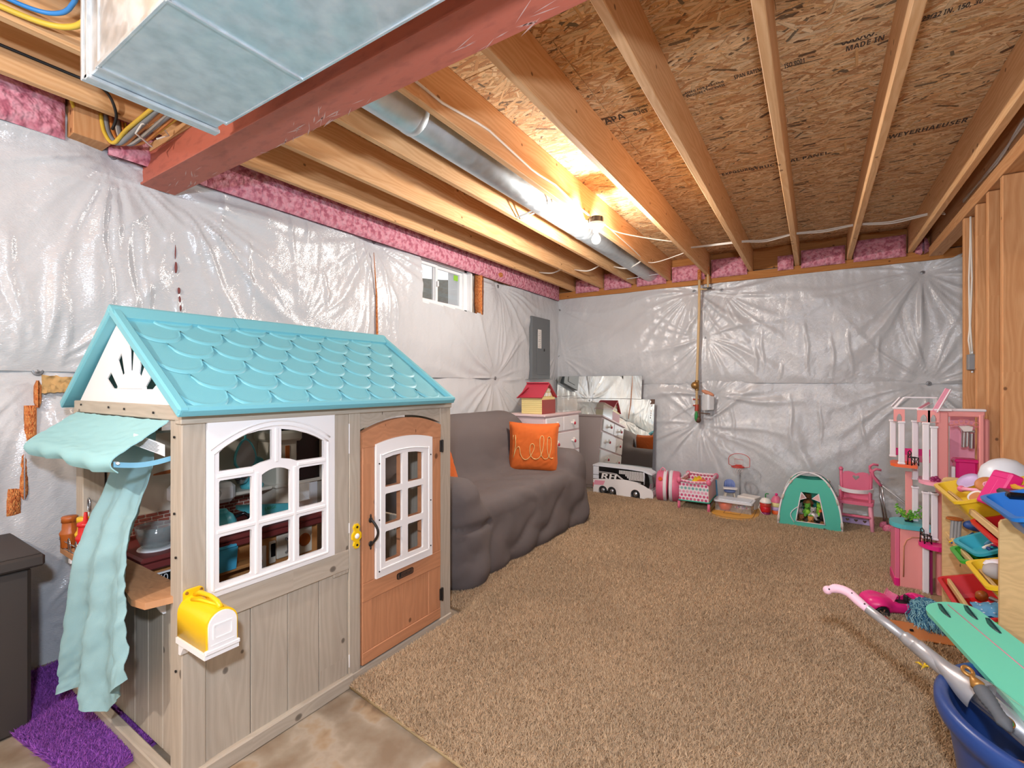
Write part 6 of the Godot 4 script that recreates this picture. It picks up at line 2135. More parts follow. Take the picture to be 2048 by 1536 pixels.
func bus():
	var B := Vector3(-1.77, 0, -5.03)
	var t := thing("toy_bus", "large white toy tour bus with black windows, lettered RH, by the back wall", "toy bus", B)
	var x0 := -2.095
	var F := face_z(-4.955)
	var P := func(a: Array) -> PackedVector2Array:
		var o := PackedVector2Array()
		for i in range(0, a.size(), 2): o.append(Vector2(x0 + a[i], a[i + 1]))
		return o
	var m := Mb.new(B)
	var low := [0.0, 0.006, 0.066, 0.006]
	for wx in [0.114, 0.217]:
		for i in 9:
			var a := PI - PI * i / 8.0
			low.append_array([wx + cos(a) * 0.05, 0.042 + sin(a) * 0.05])
	low.append_array([0.27, 0.006, 0.43, 0.006])
	for i in 9:
		var a := PI - PI * i / 8.0
		low.append_array([0.48 + cos(a) * 0.05, 0.042 + sin(a) * 0.05])
	low.append_array([0.53, 0.006, 0.665, 0.006, 0.672, 0.05, 0.665, 0.09, 0.65, 0.105, 0.62, 0.118, 0.57, 0.145, 0.5, 0.165, 0.4, 0.178, 0.3, 0.182, 0.15, 0.172, 0.0, 0.155])
	m.prism(P.call(low), -0.17, 0.0, F)
	part("body", m, "white_plastic", t)
	m = Mb.new(B)
	m.prism(P.call([0.0, 0.155, 0.15, 0.172, 0.3, 0.182, 0.4, 0.178, 0.5, 0.165, 0.57, 0.145, 0.62, 0.118, 0.632, 0.16, 0.625, 0.23, 0.605, 0.27, 0.56, 0.292, 0.4, 0.3, 0.0, 0.308]), -0.165, -0.004, F)
	part("window_band", m, "black_gloss", t)
	m = Mb.new(B)
	m.prism(P.call([-0.004, 0.306, 0.4, 0.299, 0.56, 0.291, 0.625, 0.268, 0.66, 0.262, 0.655, 0.275, 0.6, 0.3, 0.4, 0.312, -0.004, 0.318]), -0.172, 0.002, F)
	part("roof", m, "pale_blue", t)
	m = Mb.new(B)
	m.prism(P.call([0.615, 0.118, 0.662, 0.1, 0.668, 0.16, 0.655, 0.24, 0.64, 0.268, 0.61, 0.268, 0.628, 0.22]), -0.16, -0.012, F)
	part("windscreen", m, "smoky_plastic", t)
	m = Mb.new(B)
	m.bb(Vector3(x0 + 0.62, 0.105, -5.1), Vector3(x0 + 0.645, 0.16, -4.98), 0.006)
	part("dashboard", m, "plum", t)
	for q in [[0.21, 0.3], [0.163, 0.205]]:
		m = Mb.new(B)
		m.bb(Vector3(x0 - 0.001, q[0], -5.1), Vector3(x0 + 0.066, q[1], -4.952), 0.003)
		part("rear_panel", m, "pale_blue", t)
	m = Mb.new(B)
	m.prism(P.call([0.004, 0.095, 0.12, 0.1, 0.14, 0.15, 0.02, 0.145]), 0.0, 0.0015, F)
	part("pink_patch", m, "candy", t)
	m = Mb.new(B)
	m.bb(Vector3(x0 - 0.004, 0.07, -5.0), Vector3(x0 + 0.004, 0.12, -4.953), 0.002)
	part("tail_light", m, "rail_red", t)
	m = Mb.new(B)
	for dy in [0.0, 0.012]:
		var pts := []
		for q in [[0.066, 0.247], [0.2, 0.243], [0.27, 0.237], [0.31, 0.21], [0.35, 0.183], [0.42, 0.178], [0.54, 0.165]]: pts.append(Vector3(x0 + q[0], q[1] - dy, -4.957))
		m.tube(pts, 0.003, 6)
	part("swoosh", m, "white_plastic", t)
	var sh := Transform3D(Basis(Vector3(1, 0, 0), Vector3(0.22, 1, 0), Vector3(0, 0, 1)), Vector3(x0 + 0.185, 0.2, -4.9575) - B)
	text("RH", 0.055, "white_plastic", t, sh, "lettering", "Droid Sans!", 0.003, 0.17)
	var row := 0
	for y in [0.272, 0.252, 0.232, 0.213, 0.195]:
		var xa: float = 0.3 + (0.0 if row < 2 else 0.03 + 0.02 * row)
		var xb: float = 0.57
		var n := int((xb - xa) / 0.0165)
		text("RЯ".repeat(n / 2 + 1), 0.019, "white_plastic", t, Transform3D(Basis.IDENTITY, Vector3(x0 + (xa + xb) / 2, y, -4.9585) - B), "lettering", "Droid Sans!", 0.0008, xb - xa)
		row += 1
	m = Mb.new(B)
	m.tube([Vector3(x0 + 0.575, 0.155, -4.958), Vector3(x0 + 0.577, 0.24, -4.958), Vector3(x0 + 0.572, 0.282, -4.958)], 0.006, 6)
	part("window_pillar", m, "pale_blue", t)
	m = Mb.new(B)
	m.tube([Vector3(x0 + 0.585, 0.165, -4.955), Vector3(x0 + 0.625, 0.19, -4.955)], 0.002, 6)
	part("wiper", m, "black_gloss", t)
	for wx in [0.114, 0.217, 0.48]:
		m = Mb.new(B)
		var c := Vector3(x0 + wx, 0.042, -4.99)
		m.lathe([Vector2(0, -0.01), Vector2(0.04, -0.01), Vector2(0.042, -0.006), Vector2(0.042, 0.026), Vector2(0.038, 0.032), Vector2(0.026, 0.032), Vector2(0.024, 0.028), Vector2(0, 0.028)], 28, Transform3D(Basis(Vector3.RIGHT, Vector3.BACK, Vector3.DOWN), c))
		var w := part("wheel", m, "tire", t)
		m = Mb.new(B)
		m.lathe([Vector2(0.024, 0.026), Vector2(0.022, 0.032), Vector2(0.014, 0.031), Vector2(0.008, 0.036), Vector2(0, 0.037)], 20, Transform3D(Basis(Vector3.RIGHT, Vector3.BACK, Vector3.DOWN), c))
		part("hub_cap", m, "chrome", w)

func hoop():
	var B := Vector3(-0.64, 0, -4.9)
	var t := thing("toy_basketball_hoop", "mini basketball hoop with clear red-lined backboard on an orange court board", "toy hoop", B)
	var o := PackedVector2Array([Vector2(-0.435, 5.2), Vector2(-0.86, 5.2)])
	for i in 21:
		var a := PI * i / 20.0
		o.append(Vector2(-0.648 - cos(a) * 0.212, 4.78 - pow(sin(a), 0.7) * 0.2))
	var flat := Transform3D(Basis(Vector3.RIGHT, Vector3.FORWARD, Vector3.UP), Vector3.ZERO)
	var m := Mb.new(B)
	m.prism(o, 0.0, 0.016, flat)
	var cb := part("court_board", m, "court", t)
	m = Mb.new(B)
	var ln := []
	for p in o: ln.append(Vector3(-0.648 + (p.x + 0.648) * 0.85, 0.0165, -(4.9 + (p.y - 4.9) * 0.82)))
	m.tube(ln, 0.0022, 6, true)
	m.tube([Vector3(-0.72, 0.0165, -5.1), Vector3(-0.72, 0.0165, -4.78), Vector3(-0.58, 0.0165, -4.78), Vector3(-0.58, 0.0165, -5.1)], 0.002, 6)
	part("court_lines", m, "dark_wood", cb)
	m = Mb.new(B)
	m.tube([Vector3(-0.63, 0.01, -5.2), Vector3(-0.633, 0.36, -5.22)], 0.007, 8)
	part("pole", m, "washer", t)
	m = Mb.new(B)
	var bp := PackedVector2Array([Vector2(-0.735, 0.41), Vector2(-0.7, 0.392), Vector2(-0.59, 0.388), Vector2(-0.545, 0.396)])
	for i in 13:
		var a := PI * i / 12.0
		bp.append(Vector2(-0.64 + cos(a) * 0.097, 0.465 + sin(a) * 0.058))
	m.prism(bp, -0.003, 0.0, face_z(-5.215))
	var bb_ := part("backboard", m, "clear_plastic", t)
	m = Mb.new(B)
	var e := []
	for p in bp: e.append(Vector3(p.x, p.y, -5.213))
	m.tube(e, 0.003, 6, true)
	m.tube([Vector3(-0.68, 0.415, -5.213), Vector3(-0.68, 0.468, -5.213), Vector3(-0.605, 0.463, -5.213), Vector3(-0.605, 0.41, -5.213)], 0.002, 6, true)
	part("outline", m, "rail_red", bb_)
	m = Mb.new(B)
	var ring := []
	for i in 24: ring.append(Vector3(-0.645 + cos(TAU * i / 24) * 0.055, 0.398, -5.155 + sin(TAU * i / 24) * 0.055))
	m.tube(ring, 0.006, 8, true)
	m.bb(Vector3(-0.675, 0.39, -5.213), Vector3(-0.615, 0.41, -5.195), 0.003)
	part("rim", m, "rail_red", t)
	m = Mb.new(B)
	for i in 12:
		var a := TAU * i / 12
		var b := TAU * (i + 1.0) / 12
		m.tube([Vector3(-0.645 + cos(a) * 0.054, 0.396, -5.155 + sin(a) * 0.054), Vector3(-0.645 + cos(b) * 0.045, 0.37, -5.155 + sin(b) * 0.045), Vector3(-0.645 + cos(a) * 0.035, 0.335, -5.155 + sin(a) * 0.035)], 0.0014, 5)
	part("net", m, "trim_white", t)

func stackers():
	var t := thing("toy_drink_cup", "layered red toy drink cup with a white lid and green straw beside the tent", "toy cup", Vector3(-0.385, 0.006, -4.94))
	var rings := [["plum", 0.0, 0.035, 0.036, 0.04], ["bin_red", 0.036, 0.085, 0.041, 0.046], ["rail_red", 0.086, 0.12, 0.045, 0.047]]
	var m: Mb
	for q in rings:
		m = Mb.new()
		m.lathe([Vector2(0, q[1]), Vector2(q[3], q[1]), Vector2(q[3] + 0.001, q[1] + 0.003), Vector2(q[4], q[2] - 0.003), Vector2(q[4] - 0.002, q[2]), Vector2(0, q[2])], 26)
		part("cup_ring", m, q[0], t)
	m = Mb.new()
	m.lathe([Vector2(0, 0.12), Vector2(0.05, 0.12), Vector2(0.05, 0.128), Vector2(0.042, 0.14), Vector2(0.03, 0.158), Vector2(0, 0.165)], 26)
	part("lid", m, "porcelain", t)
	m = Mb.new()
	m.tube([Vector3(0, 0.15, 0), Vector3(0, 0.195, 0), Vector3(0.005, 0.202, 0), Vector3(0.026, 0.202, 0.0)], 0.005, 8)
	part("straw", m, "valve_green", t)
	m = Mb.new()
	m.tube([Vector3(-0.047, 0.1, 0.0), Vector3(-0.055, 0.07, 0.02), Vector3(-0.03, 0.03, 0.045), Vector3(0.0, 0.01, 0.05)], 0.002, 6)
	part("cord", m, "porcelain", t)
	t = thing("stacking_cupcake", "stacking cupcake toy in orange, purple, cream and pink with a cherry", "stacking toy", Vector3(-0.3, 0.0, -4.99))
	for q in [["orange_toy", 0.0, 0.055, 0.032, 0.042], ["lilac", 0.056, 0.09, 0.041, 0.043], ["house_yellow", 0.091, 0.13, 0.046, 0.044]]:
		m = Mb.new()
		m.lathe([Vector2(0, q[1]), Vector2(q[3] - 0.002, q[1]), Vector2(q[3], q[1] + 0.004), Vector2(q[4], q[2] - 0.003), Vector2(q[4] - 0.003, q[2]), Vector2(0, q[2])], 26)
		part("cake_ring", m, q[0], t)
	m = Mb.new()
	m.lathe([Vector2(0.045, 0.13), Vector2(0.044, 0.145), Vector2(0.035, 0.168), Vector2(0.02, 0.186), Vector2(0, 0.192)], 26)
	part("icing", m, "rose", t)
	m = Mb.new()
	m.ball(Vector3(0, 0.2, 0), Vector3.ONE * 0.013, 12, 8)
	part("cherry", m, "hot_pink", t)
	t = thing("toy_plate", "flat pink plate with green bits under the toy drink cup", "plate", Vector3(-0.37, 0.0, -4.91))
	m = Mb.new()
	m.lathe([Vector2(0, 0), Vector2(0.07, 0), Vector2(0.075, 0.005), Vector2(0.0, 0.005)], 24)
	part("plate", m, "rose", t)
	m = Mb.new()
	for i in 7: m.ball(Vector3(cos(i * 1.3) * 0.05, 0.008, 0.03 + 0.02 * sin(i * 2.1)), Vector3(0.012, 0.004, 0.009), 8, 6)
	part("leaf", m, "lime", t)

func tent():
	var B := Vector3(-0.04, 0, -4.88)
	var t := thing("play_tent", "small teal pop-up tent with white trim and an open flap full of plush toys", "toy tent", B, 0.0)
	var H := 0.44
	var arch := func(k: int, s: float) -> Vector3:
		# half arch from corner k on the floor (s = 0) to the top (s = 1)
		var c: Vector2 = [Vector2(-0.227, 0.2), Vector2(0.227, 0.205), Vector2(0.225, -0.2), Vector2(-0.225, -0.2)][k]
		var a := s * PI / 2
		return Vector3(c.x * pow(cos(a), 0.85), H * pow(sin(a), 0.95), c.y * pow(cos(a), 0.9))
	var m: Mb
	for k in 4:
		m = Mb.new()
		var a := k
		var b := (k + 1) % 4
		var panel := func(u: float, v: float) -> Vector3:
			var s := v * 0.74
			var p: Vector3 = (arch.call(a, s) as Vector3).lerp(arch.call(b, s), u)
			var mid: Vector3 = Vector3(p.x, 0, p.z)
			p -= mid.normalized() * 0.016 * sin(PI * u) * sin(PI * minf(v, 1.0)) * (1.0 if k > 0 else 0.6)
			if v > 0.97: p.y -= 0.006 * sin(PI * u)
			return p
		if k == 0:
			var door := func(u: float, v: float) -> bool: return not (v > 0.1 and v < 0.62 and u > lerpf(0.285, 0.33, (v - 0.1) / 0.52) and u < lerpf(0.745, 0.69, (v - 0.1) / 0.52))
			m.patch(64, 64, panel, false, door)
			m.patch(64, 64, func(u: float, v: float) -> Vector3: return panel.call(1.0 - u, v) + Vector3(0, 0, -0.002), false, func(u: float, v: float) -> bool: return door.call(1.0 - u, v))
			part("front_panel", m, "tent_teal", t)
			m = Mb.new()
			var e := []
			for i in 9: e.append(panel.call(lerpf(0.285, 0.33, i / 8.0), lerpf(0.1, 0.62, i / 8.0)) + Vector3(0, 0, 0.002))
			m.tube(e, 0.0045, 6)
			e = []
			for i in 9: e.append(panel.call(lerpf(0.745, 0.69, i / 8.0), lerpf(0.1, 0.62, i / 8.0)) + Vector3(0, 0, 0.002))
			m.tube(e, 0.0045, 6)
			e = []
			for i in 9: e.append(panel.call(lerpf(0.285, 0.745, i / 8.0), 0.1) + Vector3(0, 0, 0.002))
			m.tube(e, 0.0035, 6)
			e = []
			for i in 7: e.append(panel.call(lerpf(0.26, 0.3, i / 6.0), lerpf(0.08, 0.34, i / 6.0)) + Vector3(-0.04 * sin(PI * i / 6.0), 0, 0.006))
			m.tube(e, 0.0035, 6)
			part("door_binding", m, "trim_white", t)
			for s in 2:
				m = Mb.new()
				var q0: Vector3 = panel.call(0.34 if s == 0 else 0.685, 0.61) + Vector3(0, 0, 0.004)
				var q1: Vector3 = panel.call(0.325 if s == 0 else 0.7, 0.47) + Vector3(0, 0, 0.004)
				var q2 := q0 + Vector3(0.032 if s == 0 else -0.045, -0.045, -0.015)
				m.cloth(6, 6, func(u: float, v: float) -> Vector3: return q1.lerp(q0, v).lerp(q2, u * (0.3 + 0.7 * sin(PI * v))) , 0.002)
				part("door_flap", m, "net_side", t)
				m = Mb.new()
				m.tube([q0, q2, q1], 0.0035, 6)
				part("flap_binding", m, "trim_white", t)
		else:
			m.cloth(24, 24, panel, 0.002)
			part("side_panel", m, "tent_teal", t)
	for q in [[0, 2], [1, 3]]:
		m = Mb.new()
		var pts := []
		for i in 17: pts.append(arch.call(q[0], i / 16.0) + Vector3(0, 0.004, 0))
		for i in range(15, -1, -1): pts.append(arch.call(q[1], i / 16.0) + Vector3(0, 0.004, 0))
		m.tube(pts, 0.007, 8)
		part("pole", m, "trim_white", t)
	for k in 4:
		for s in [0.08, 0.36, 0.62]:
			m = Mb.new()
			m.tube([arch.call(k, s - 0.035) + Vector3(0, 0.003, 0), arch.call(k, s + 0.035) + Vector3(0, 0.003, 0)], 0.0105, 8)
			part("pole_sleeve", m, "ribbon", t)
	plush("plush_dog", "black plush dog slumped out of the tent door on the right", Vector3(0.065, 0.0, -4.735), -0.5, 0.115, "fur_black", "fur_brown")
	plush("plush_parrot", "green plush bird with an orange beak at the right back of the tent door", Vector3(0.03, 0.1, -4.79), 0.6, 0.09, "lime", "orange_toy")
	plush("plush_frog", "bright green plush frog in the middle of the tent door", Vector3(-0.055, 0.09, -4.77), 0.2, 0.09, "grass", "lime")
	plush("plush_elephant", "grey plush animal between the two green plush toys", Vector3(-0.012, 0.07, -4.76), 0.0, 0.085, "fur_grey", "porcelain")
	plush("plush_lion", "tan and orange plush animal low in the tent doorway", Vector3(-0.03, 0.0, -4.72), 0.1, 0.085, "fur_tan", "orange_toy")
	plush("plush_turtle", "olive plush toy at the bottom left of the tent doorway", Vector3(-0.1, 0.0, -4.735), 0.4, 0.09, "fur_brown", "grass")
	plush("plush_bear", "brown plush bear at the back of the pile in the tent", Vector3(-0.05, 0.15, -4.85), 0.0, 0.095, "fur_brown", "fur_tan")
	plush("plush_zebra", "pale green and white plush toy at the left edge of the tent doorway", Vector3(-0.115, 0.09, -4.79), 0.5, 0.085, "fur_grey", "cream")

func pink_chair():
	var B := Vector3(0.285, 0, -4.9)
	var t := thing("doll_wooden_high_chair", "tall pink wooden doll high chair with a heart cut in its back", "doll chair", B, -0.12)
	var m := Mb.new()
	var bk := poly([-0.085, 0.245, 0.085, 0.245, 0.093, 0.44, 0.085, 0.468, 0.05, 0.474, 0.02, 0.468, 0.0, 0.458, -0.02, 0.468, -0.05, 0.474, -0.085, 0.468, -0.093, 0.44])
	m.prism(bk, -0.012, 0.0, face_z(-0.06), [heart(Vector2(0.0, 0.425), 0.024)])
	part("backrest", m, "rose", t)
	for s in [-1.0, 1.0]:
		m = Mb.new()
		m.tube([Vector3(0.098 * s, 0.23, -0.062), Vector3(0.104 * s, 0.475, -0.068)], 0.0125, 10)
		m.ball(Vector3(0.105 * s, 0.488, -0.068), Vector3(0.017, 0.02, 0.017), 12, 10)
		part("back_post", m, "rose", t)
		m = Mb.new()
		m.tube([Vector3(0.1 * s, 0.225, 0.06), Vector3(0.12 * s, 0.0, 0.085)], [0.015, 0.0135], 12)
		part("leg", m, "candy", t)
		m = Mb.new()
		m.tube([Vector3(0.1 * s, 0.225, -0.06), Vector3(0.115 * s, 0.0, -0.085)], [0.015, 0.0135], 12)
		part("leg", m, "candy", t)
		m = Mb.new()
		m.bb(Vector3(0.1 * s - 0.008, 0.24, 0.04), Vector3(0.1 * s + 0.008, 0.33, 0.058), 0.003)
		part("arm_post", m, "rose", t)
	m = Mb.new()
	m.prism(rrect(-0.125, -0.085, 0.125, 0.095, 0.015), 0.222, 0.248, Transform3D(Basis(Vector3.RIGHT, Vector3.FORWARD, Vector3.UP), Vector3.ZERO))
	part("seat", m, "rose", t)
	m = Mb.new()
	m.cloth(20, 3, func(u: float, v: float) -> Vector3:
		var a := PI * u
		return Vector3(-cos(a) * 0.122, lerpf(0.318, 0.347, v), -0.05 + sin(a) * 0.15), 0.012)
	part("tray_band", m, "trim_white", t)
	m = Mb.new()
	m.bb(Vector3(-0.11, 0.12, 0.066), Vector3(0.11, 0.138, 0.09), 0.004)
	part("foot_rail", m, "rose", t)
	m = Mb.new()
	m.prism(poly([-0.105, 0.03, 0.105, 0.03, 0.108, 0.07, 0.05, 0.082, 0.0, 0.085, -0.05, 0.082, -0.108, 0.07]), -0.006, 0.006, face_z(-0.075), [heart(Vector2(-0.06, 0.056), 0.014), heart(Vector2(0, 0.058), 0.014), heart(Vector2(0.06, 0.056), 0.014)])
	part("heart_rail", m, "lilac", t)

func stroller():
	var t := thing("doll_stroller", "folded doll umbrella stroller with dusty pink hook handles beside the pink chair", "doll stroller", Vector3(0.5, 0, -4.97))
	var m: Mb
	for s in 2:
		var z := -0.05 if s == 0 else 0.05
		var dx := -0.015 + 0.01 * s
		m = Mb.new()
		m.tube([Vector3(-0.035 + dx, 0.535 - 0.025 * s, z), Vector3(-0.07 + dx, 0.54 - 0.025 * s, z), Vector3(-0.093 + dx, 0.52 - 0.025 * s, z), Vector3(-0.09 + dx, 0.48 - 0.025 * s, z), Vector3(-0.06 + dx, 0.43 - 0.02 * s, z), Vector3(-0.035 + dx, 0.4 - 0.02 * s, z)], 0.0105, 10)
		part("handle", m, "rose", t)
		m = Mb.new()
		m.tube([Vector3(-0.055 + dx, 0.425 - 0.02 * s, z), Vector3(0.16 + dx, 0.22, z * 0.9), Vector3(0.22, 0.14, z * 0.8)], 0.0065, 8)
		part("push_tube", m, "steel", t)
		m = Mb.new()
		m.tube([Vector3(-0.033 + dx, 0.39, z), Vector3(-0.012 + dx, 0.2, z), Vector3(0.01 + dx, 0.04, z)], 0.0065, 8)
		part("leg_tube", m, "chrome", t)
		m = Mb.new()
		m.tube([Vector3(0.12, 0.16, z), Vector3(0.06, 0.08, z), Vector3(0.005, 0.042, z)], 0.0045, 8)
		part("brace", m, "dark_wood", t)
		m = Mb.new()
		m.lathe([Vector2(0, -0.008), Vector2(0.03, -0.008), Vector2(0.036, -0.005), Vector2(0.036, 0.005), Vector2(0.03, 0.008), Vector2(0, 0.008)], 24, Transform3D(Basis(Vector3.RIGHT, Vector3.BACK, Vector3.DOWN), Vector3(-0.01 + 0.01 * s, 0.036, z + 0.02)))
		var w := part("wheel", m, "rose", t)
		m = Mb.new()
		for k in 8: m.bar(Vector3(-0.01 + 0.01 * s, 0.036, z + 0.029), Vector3(-0.01 + 0.01 * s + cos(k * PI / 4) * 0.028, 0.036 + sin(k * PI / 4) * 0.028, z + 0.029), 0.003, 0.003)
		part("spoke", m, "candy", w)

func dollhouse():
	var B := Vector3(0.6, 0, -3.68)
	var t := thing("dollhouse", "tall pink open dollhouse with white columns and round balconies beside the shelf", "dollhouse", B)
	var zf := -3.6
	var zb := -3.8
	var m: Mb
	var bx := func(called: String, material: String, a: Vector3, b: Vector3, bev := 0.003) -> MeshInstance3D:
		var q := Mb.new(B)
		q.bb(a, b, bev)
		return part(called, q, material, t)
	bx.call("lower_cabinet", "salmon", Vector3(0.425, 0.0, zb), Vector3(0.527, 0.365, zf))
	m = Mb.new(B)
	var gp := []
	for q in [[0.44, 0.08], [0.442, 0.26], [0.455, 0.3], [0.48, 0.32], [0.527, 0.325]]: gp.append(Vector3(q[0], q[1], zf))
	m.tube(gp, 0.004, 6)
	part("arch_groove", m, "skin_orange", t)
	bx.call("side_strip", "rose", Vector3(0.402, 0.06, zb), Vector3(0.424, 0.362, zf - 0.004))
	bx.call("base_plinth", "hot_pink", Vector3(0.398, 0.0, zb - 0.01), Vector3(0.426, 0.07, zf - 0.002), 0.006)
	m = Mb.new(B)
	var tp := PackedVector2Array()
	for i in 13:
		var a := PI / 2 + PI * i / 12.0
		tp.append(Vector2(0.45 + cos(a) * 0.068, 3.68 + sin(a) * 0.1))
	tp.append_array([Vector2(0.57, 3.58), Vector2(0.57, 3.78)])
	m.prism(tp, 0.366, 0.392, Transform3D(Basis(Vector3.RIGHT, Vector3.FORWARD, Vector3.UP), Vector3.ZERO))
	part("teal_roof_slab", m, "aqua", t)
	# white columns with caps, two storeys on the left wing and three by the pillar
	for q in [[0.536, 0.0, 0.29, zf + 0.02], [0.536, 0.33, 0.6, zf + 0.02], [0.536, 0.64, 1.0, zf + 0.02], [0.51, 0.33, 0.6, zf - 0.13], [0.51, 0.64, 1.0, zf - 0.13], [0.572, 0.33, 0.6, zf + 0.03], [0.57, 0.64, 0.98, zf + 0.03], [0.405, 0.77, 1.0, zf - 0.14], [0.43, 0.745, 1.0, zf]]:
		m = Mb.new(B)
		m.bb(Vector3(q[0] - 0.013, q[1], q[3] - 0.012), Vector3(q[0] + 0.015, q[2], q[3] + 0.012), 0.003)
		m.bb(Vector3(q[0] - 0.017, q[2] - 0.012, q[3] - 0.016), Vector3(q[0] + 0.019, q[2], q[3] + 0.016), 0.003)
		m.bb(Vector3(q[0] - 0.016, q[1], q[3] - 0.015), Vector3(q[0] + 0.018, q[1] + 0.012, q[3] + 0.015), 0.003)
		part("column", m, "trim_white", t)
	for q in [[0.395, 0.445, zf], [0.5, 0.555, zf + 0.02], [0.545, 0.595, zf + 0.02]]:
		m = Mb.new(B)
		m.prism(rect(q[0], 1.0, q[1], 1.07), -0.02, 0.0, face_z(q[2] + 0.01), [arched(q[0] + 0.012, 0.998 + 0.004, q[1] - 0.012, 1.02, 0.024)])
		part("arch_panel", m, "salmon", t)
	bx.call("pink_pillar", "salmon", Vector3(0.588, 0.0, zf - 0.04), Vector3(0.638, 1.06, zf + 0.01), 0.006)
	bx.call("right_pillar", "salmon", Vector3(0.765, 0.0, zf - 0.04), Vector3(0.785, 1.05, zf + 0.005), 0.004)
	bx.call("outer_pillar", "salmon", Vector3(0.788, 0.0, zf - 0.12), Vector3(0.813, 1.025, zf - 0.02), 0.008)
	bx.call("back_wall", "candy", Vector3(0.68, 0.0, zb - 0.01), Vector3(0.79, 1.03, zb), 0.002)
	bx.call("lintel", "salmon", Vector3(0.6, 1.035, zf - 0.03), Vector3(0.79, 1.068, zf), 0.004)
	bx.call("cornice", "trim_white", Vector3(0.585, 1.066, zf - 0.05), Vector3(0.795, 1.08, zf + 0.006), 0.004)
	bx.call("cornice", "trim_white", Vector3(0.498, 1.066, zf - 0.02), Vector3(0.65, 1.078, zf + 0.03), 0.003)
	bx.call("cornice", "trim_white", Vector3(0.39, 1.07, zf - 0.02), Vector3(0.52, 1.082, zf + 0.01), 0.003)
	# open roof frames
	m = Mb.new(B)
	for q in [[Vector3(0.4, 1.08, zf), Vector3(0.45, 1.14, zf - 0.05)], [Vector3(0.45, 1.14, zf - 0.05), Vector3(0.6, 1.14, zf - 0.05)], [Vector3(0.4, 1.08, zf - 0.15), Vector3(0.44, 1.14, zf - 0.12)]]: m.bar(q[0], q[1], 0.014, 0.008, Vector3.UP, 0.002)
	part("roof_frame", m, "trim_white", t)
	for q in [[Vector3(0.51, 1.075, zf + 0.02), Vector3(0.575, 1.105, zf - 0.12), 0.02], [Vector3(0.575, 1.06, zf + 0.03), Vector3(0.645, 1.19, zf - 0.04), 0.03]]:
		m = Mb.new(B)
		m.bar(q[0], q[1], q[2], 0.007, Vector3(0.3, 0.4, 1), 0.002)
		part("roof_panel", m, "candy", t)
		m = Mb.new(B)
		m.bar(q[0] + Vector3(0.008, 0, 0.012), q[1] + Vector3(0.008, 0, 0.012), 0.006, 0.012, Vector3(0.3, 0.4, 1), 0.002)
		part("roof_edge", m, "trim_white", t)
	# lattice under the lintel
	m = Mb.new(B)
	for i in 6:
		var c := Vector3(0.655 + i * 0.02, 1.012 - 0.008 * absf(i - 2.5), zf - 0.01)
		var r := []
		for k in 12: r.append(c + Vector3(cos(TAU * k / 12), sin(TAU * k / 12), 0) * 0.013)
		m.tube(r, 0.002, 5, true)
	m.tube([Vector3(0.64, 0.985, zf - 0.01), Vector3(0.7, 1.0, zf - 0.01), Vector3(0.765, 0.98, zf - 0.01)], 0.003, 6)
	part("lattice", m, "salmon", t)
	# floors and balconies
	m = Mb.new(B)
	var lg := PackedVector2Array([Vector2(0.41, 3.78), Vector2(0.39, 3.72), Vector2(0.385, 3.64), Vector2(0.405, 3.59), Vector2(0.5, 3.57), Vector2(0.52, 3.78)])
	m.prism(lg, 0.728, 0.746, Transform3D(Basis(Vector3.RIGHT, Vector3.FORWARD, Vector3.UP), Vector3.ZERO))
	part("ledge", m, "orange_toy", t)
	for q in [[0.652, 0.67, "candy"], [0.292, 0.316, "hot_pink"]]:
		m = Mb.new(B)
		var bp := PackedVector2Array()
		for i in 15:
			var a := PI + PI * i / 14.0
			bp.append(Vector2(0.575 + cos(a) * 0.072, 3.57 + sin(a) * 0.1))
		m.prism(bp, q[0], q[1], Transform3D(Basis(Vector3.RIGHT, Vector3.FORWARD, Vector3.UP), Vector3.ZERO))
		part("balcony", m, q[2], t)
	bx.call("floor_plate", "candy", Vector3(0.52, 0.642, zb), Vector3(0.79, 0.655, zf - 0.02))
	bx.call("floor_plate", "salmon", Vector3(0.53, 0.33, zb), Vector3(0.79, 0.345, zf - 0.02))
	bx.call("wall_strip", "salmon", Vector3(0.47, 0.39, zb + 0.02), Vector3(0.505, 0.68, zb + 0.03), 0.002)
	bx.call("railing", "hot_pink", Vector3(0.395, 0.78, zb + 0.04), Vector3(0.6, 0.825, zb + 0.05), 0.003)
	bx.call("railing", "rose", Vector3(0.44, 0.745, zb + 0.05), Vector3(0.6, 0.785, zb + 0.055), 0.003)
	bx.call("bath_tub", "hot_pink", Vector3(0.675, 0.655, zf - 0.1), Vector3(0.765, 0.79, zf - 0.02), 0.012)
	bx.call("bath_rim", "hot_pink", Vector3(0.668, 0.775, zf - 0.11), Vector3(0.77, 0.795, zf - 0.012), 0.006)
	bx.call("white_unit", "trim_white", Vector3(0.655, 0.66, zf - 0.06), Vector3(0.672, 0.75, zf - 0.02), 0.003)
	bx.call("magenta_post", "plum", Vector3(0.555, 0.0, zf + 0.005), Vector3(0.568, 0.29, zf + 0.02), 0.002)
	m = Mb.new(B)
	for q in [[0.715, 0.945], [0.73, 0.95], [0.748, 0.94]]: m.cyl(Vector3(q[0], q[1] - 0.085, zf - 0.06), Vector3(q[0], q[1], zf - 0.06), 0.011, 0.01, 10)
	m.bb(Vector3(0.705, 0.945, zf - 0.075), Vector3(0.76, 0.96, zf - 0.045), 0.003)
	m.cyl(Vector3(0.73, 0.96, zf - 0.06), Vector3(0.73, 0.985, zf - 0.06), 0.005)
	part("chandelier", m, "chrome", t)
	m = Mb.new(B)
	m.prism(poly([0.69, 0.98, 0.75, 0.985, 0.745, 0.955, 0.71, 0.95, 0.7, 0.965]), -0.02, 0.02, face_z(zf - 0.06))
	part("chandelier_canopy", m, "porcelain", t)
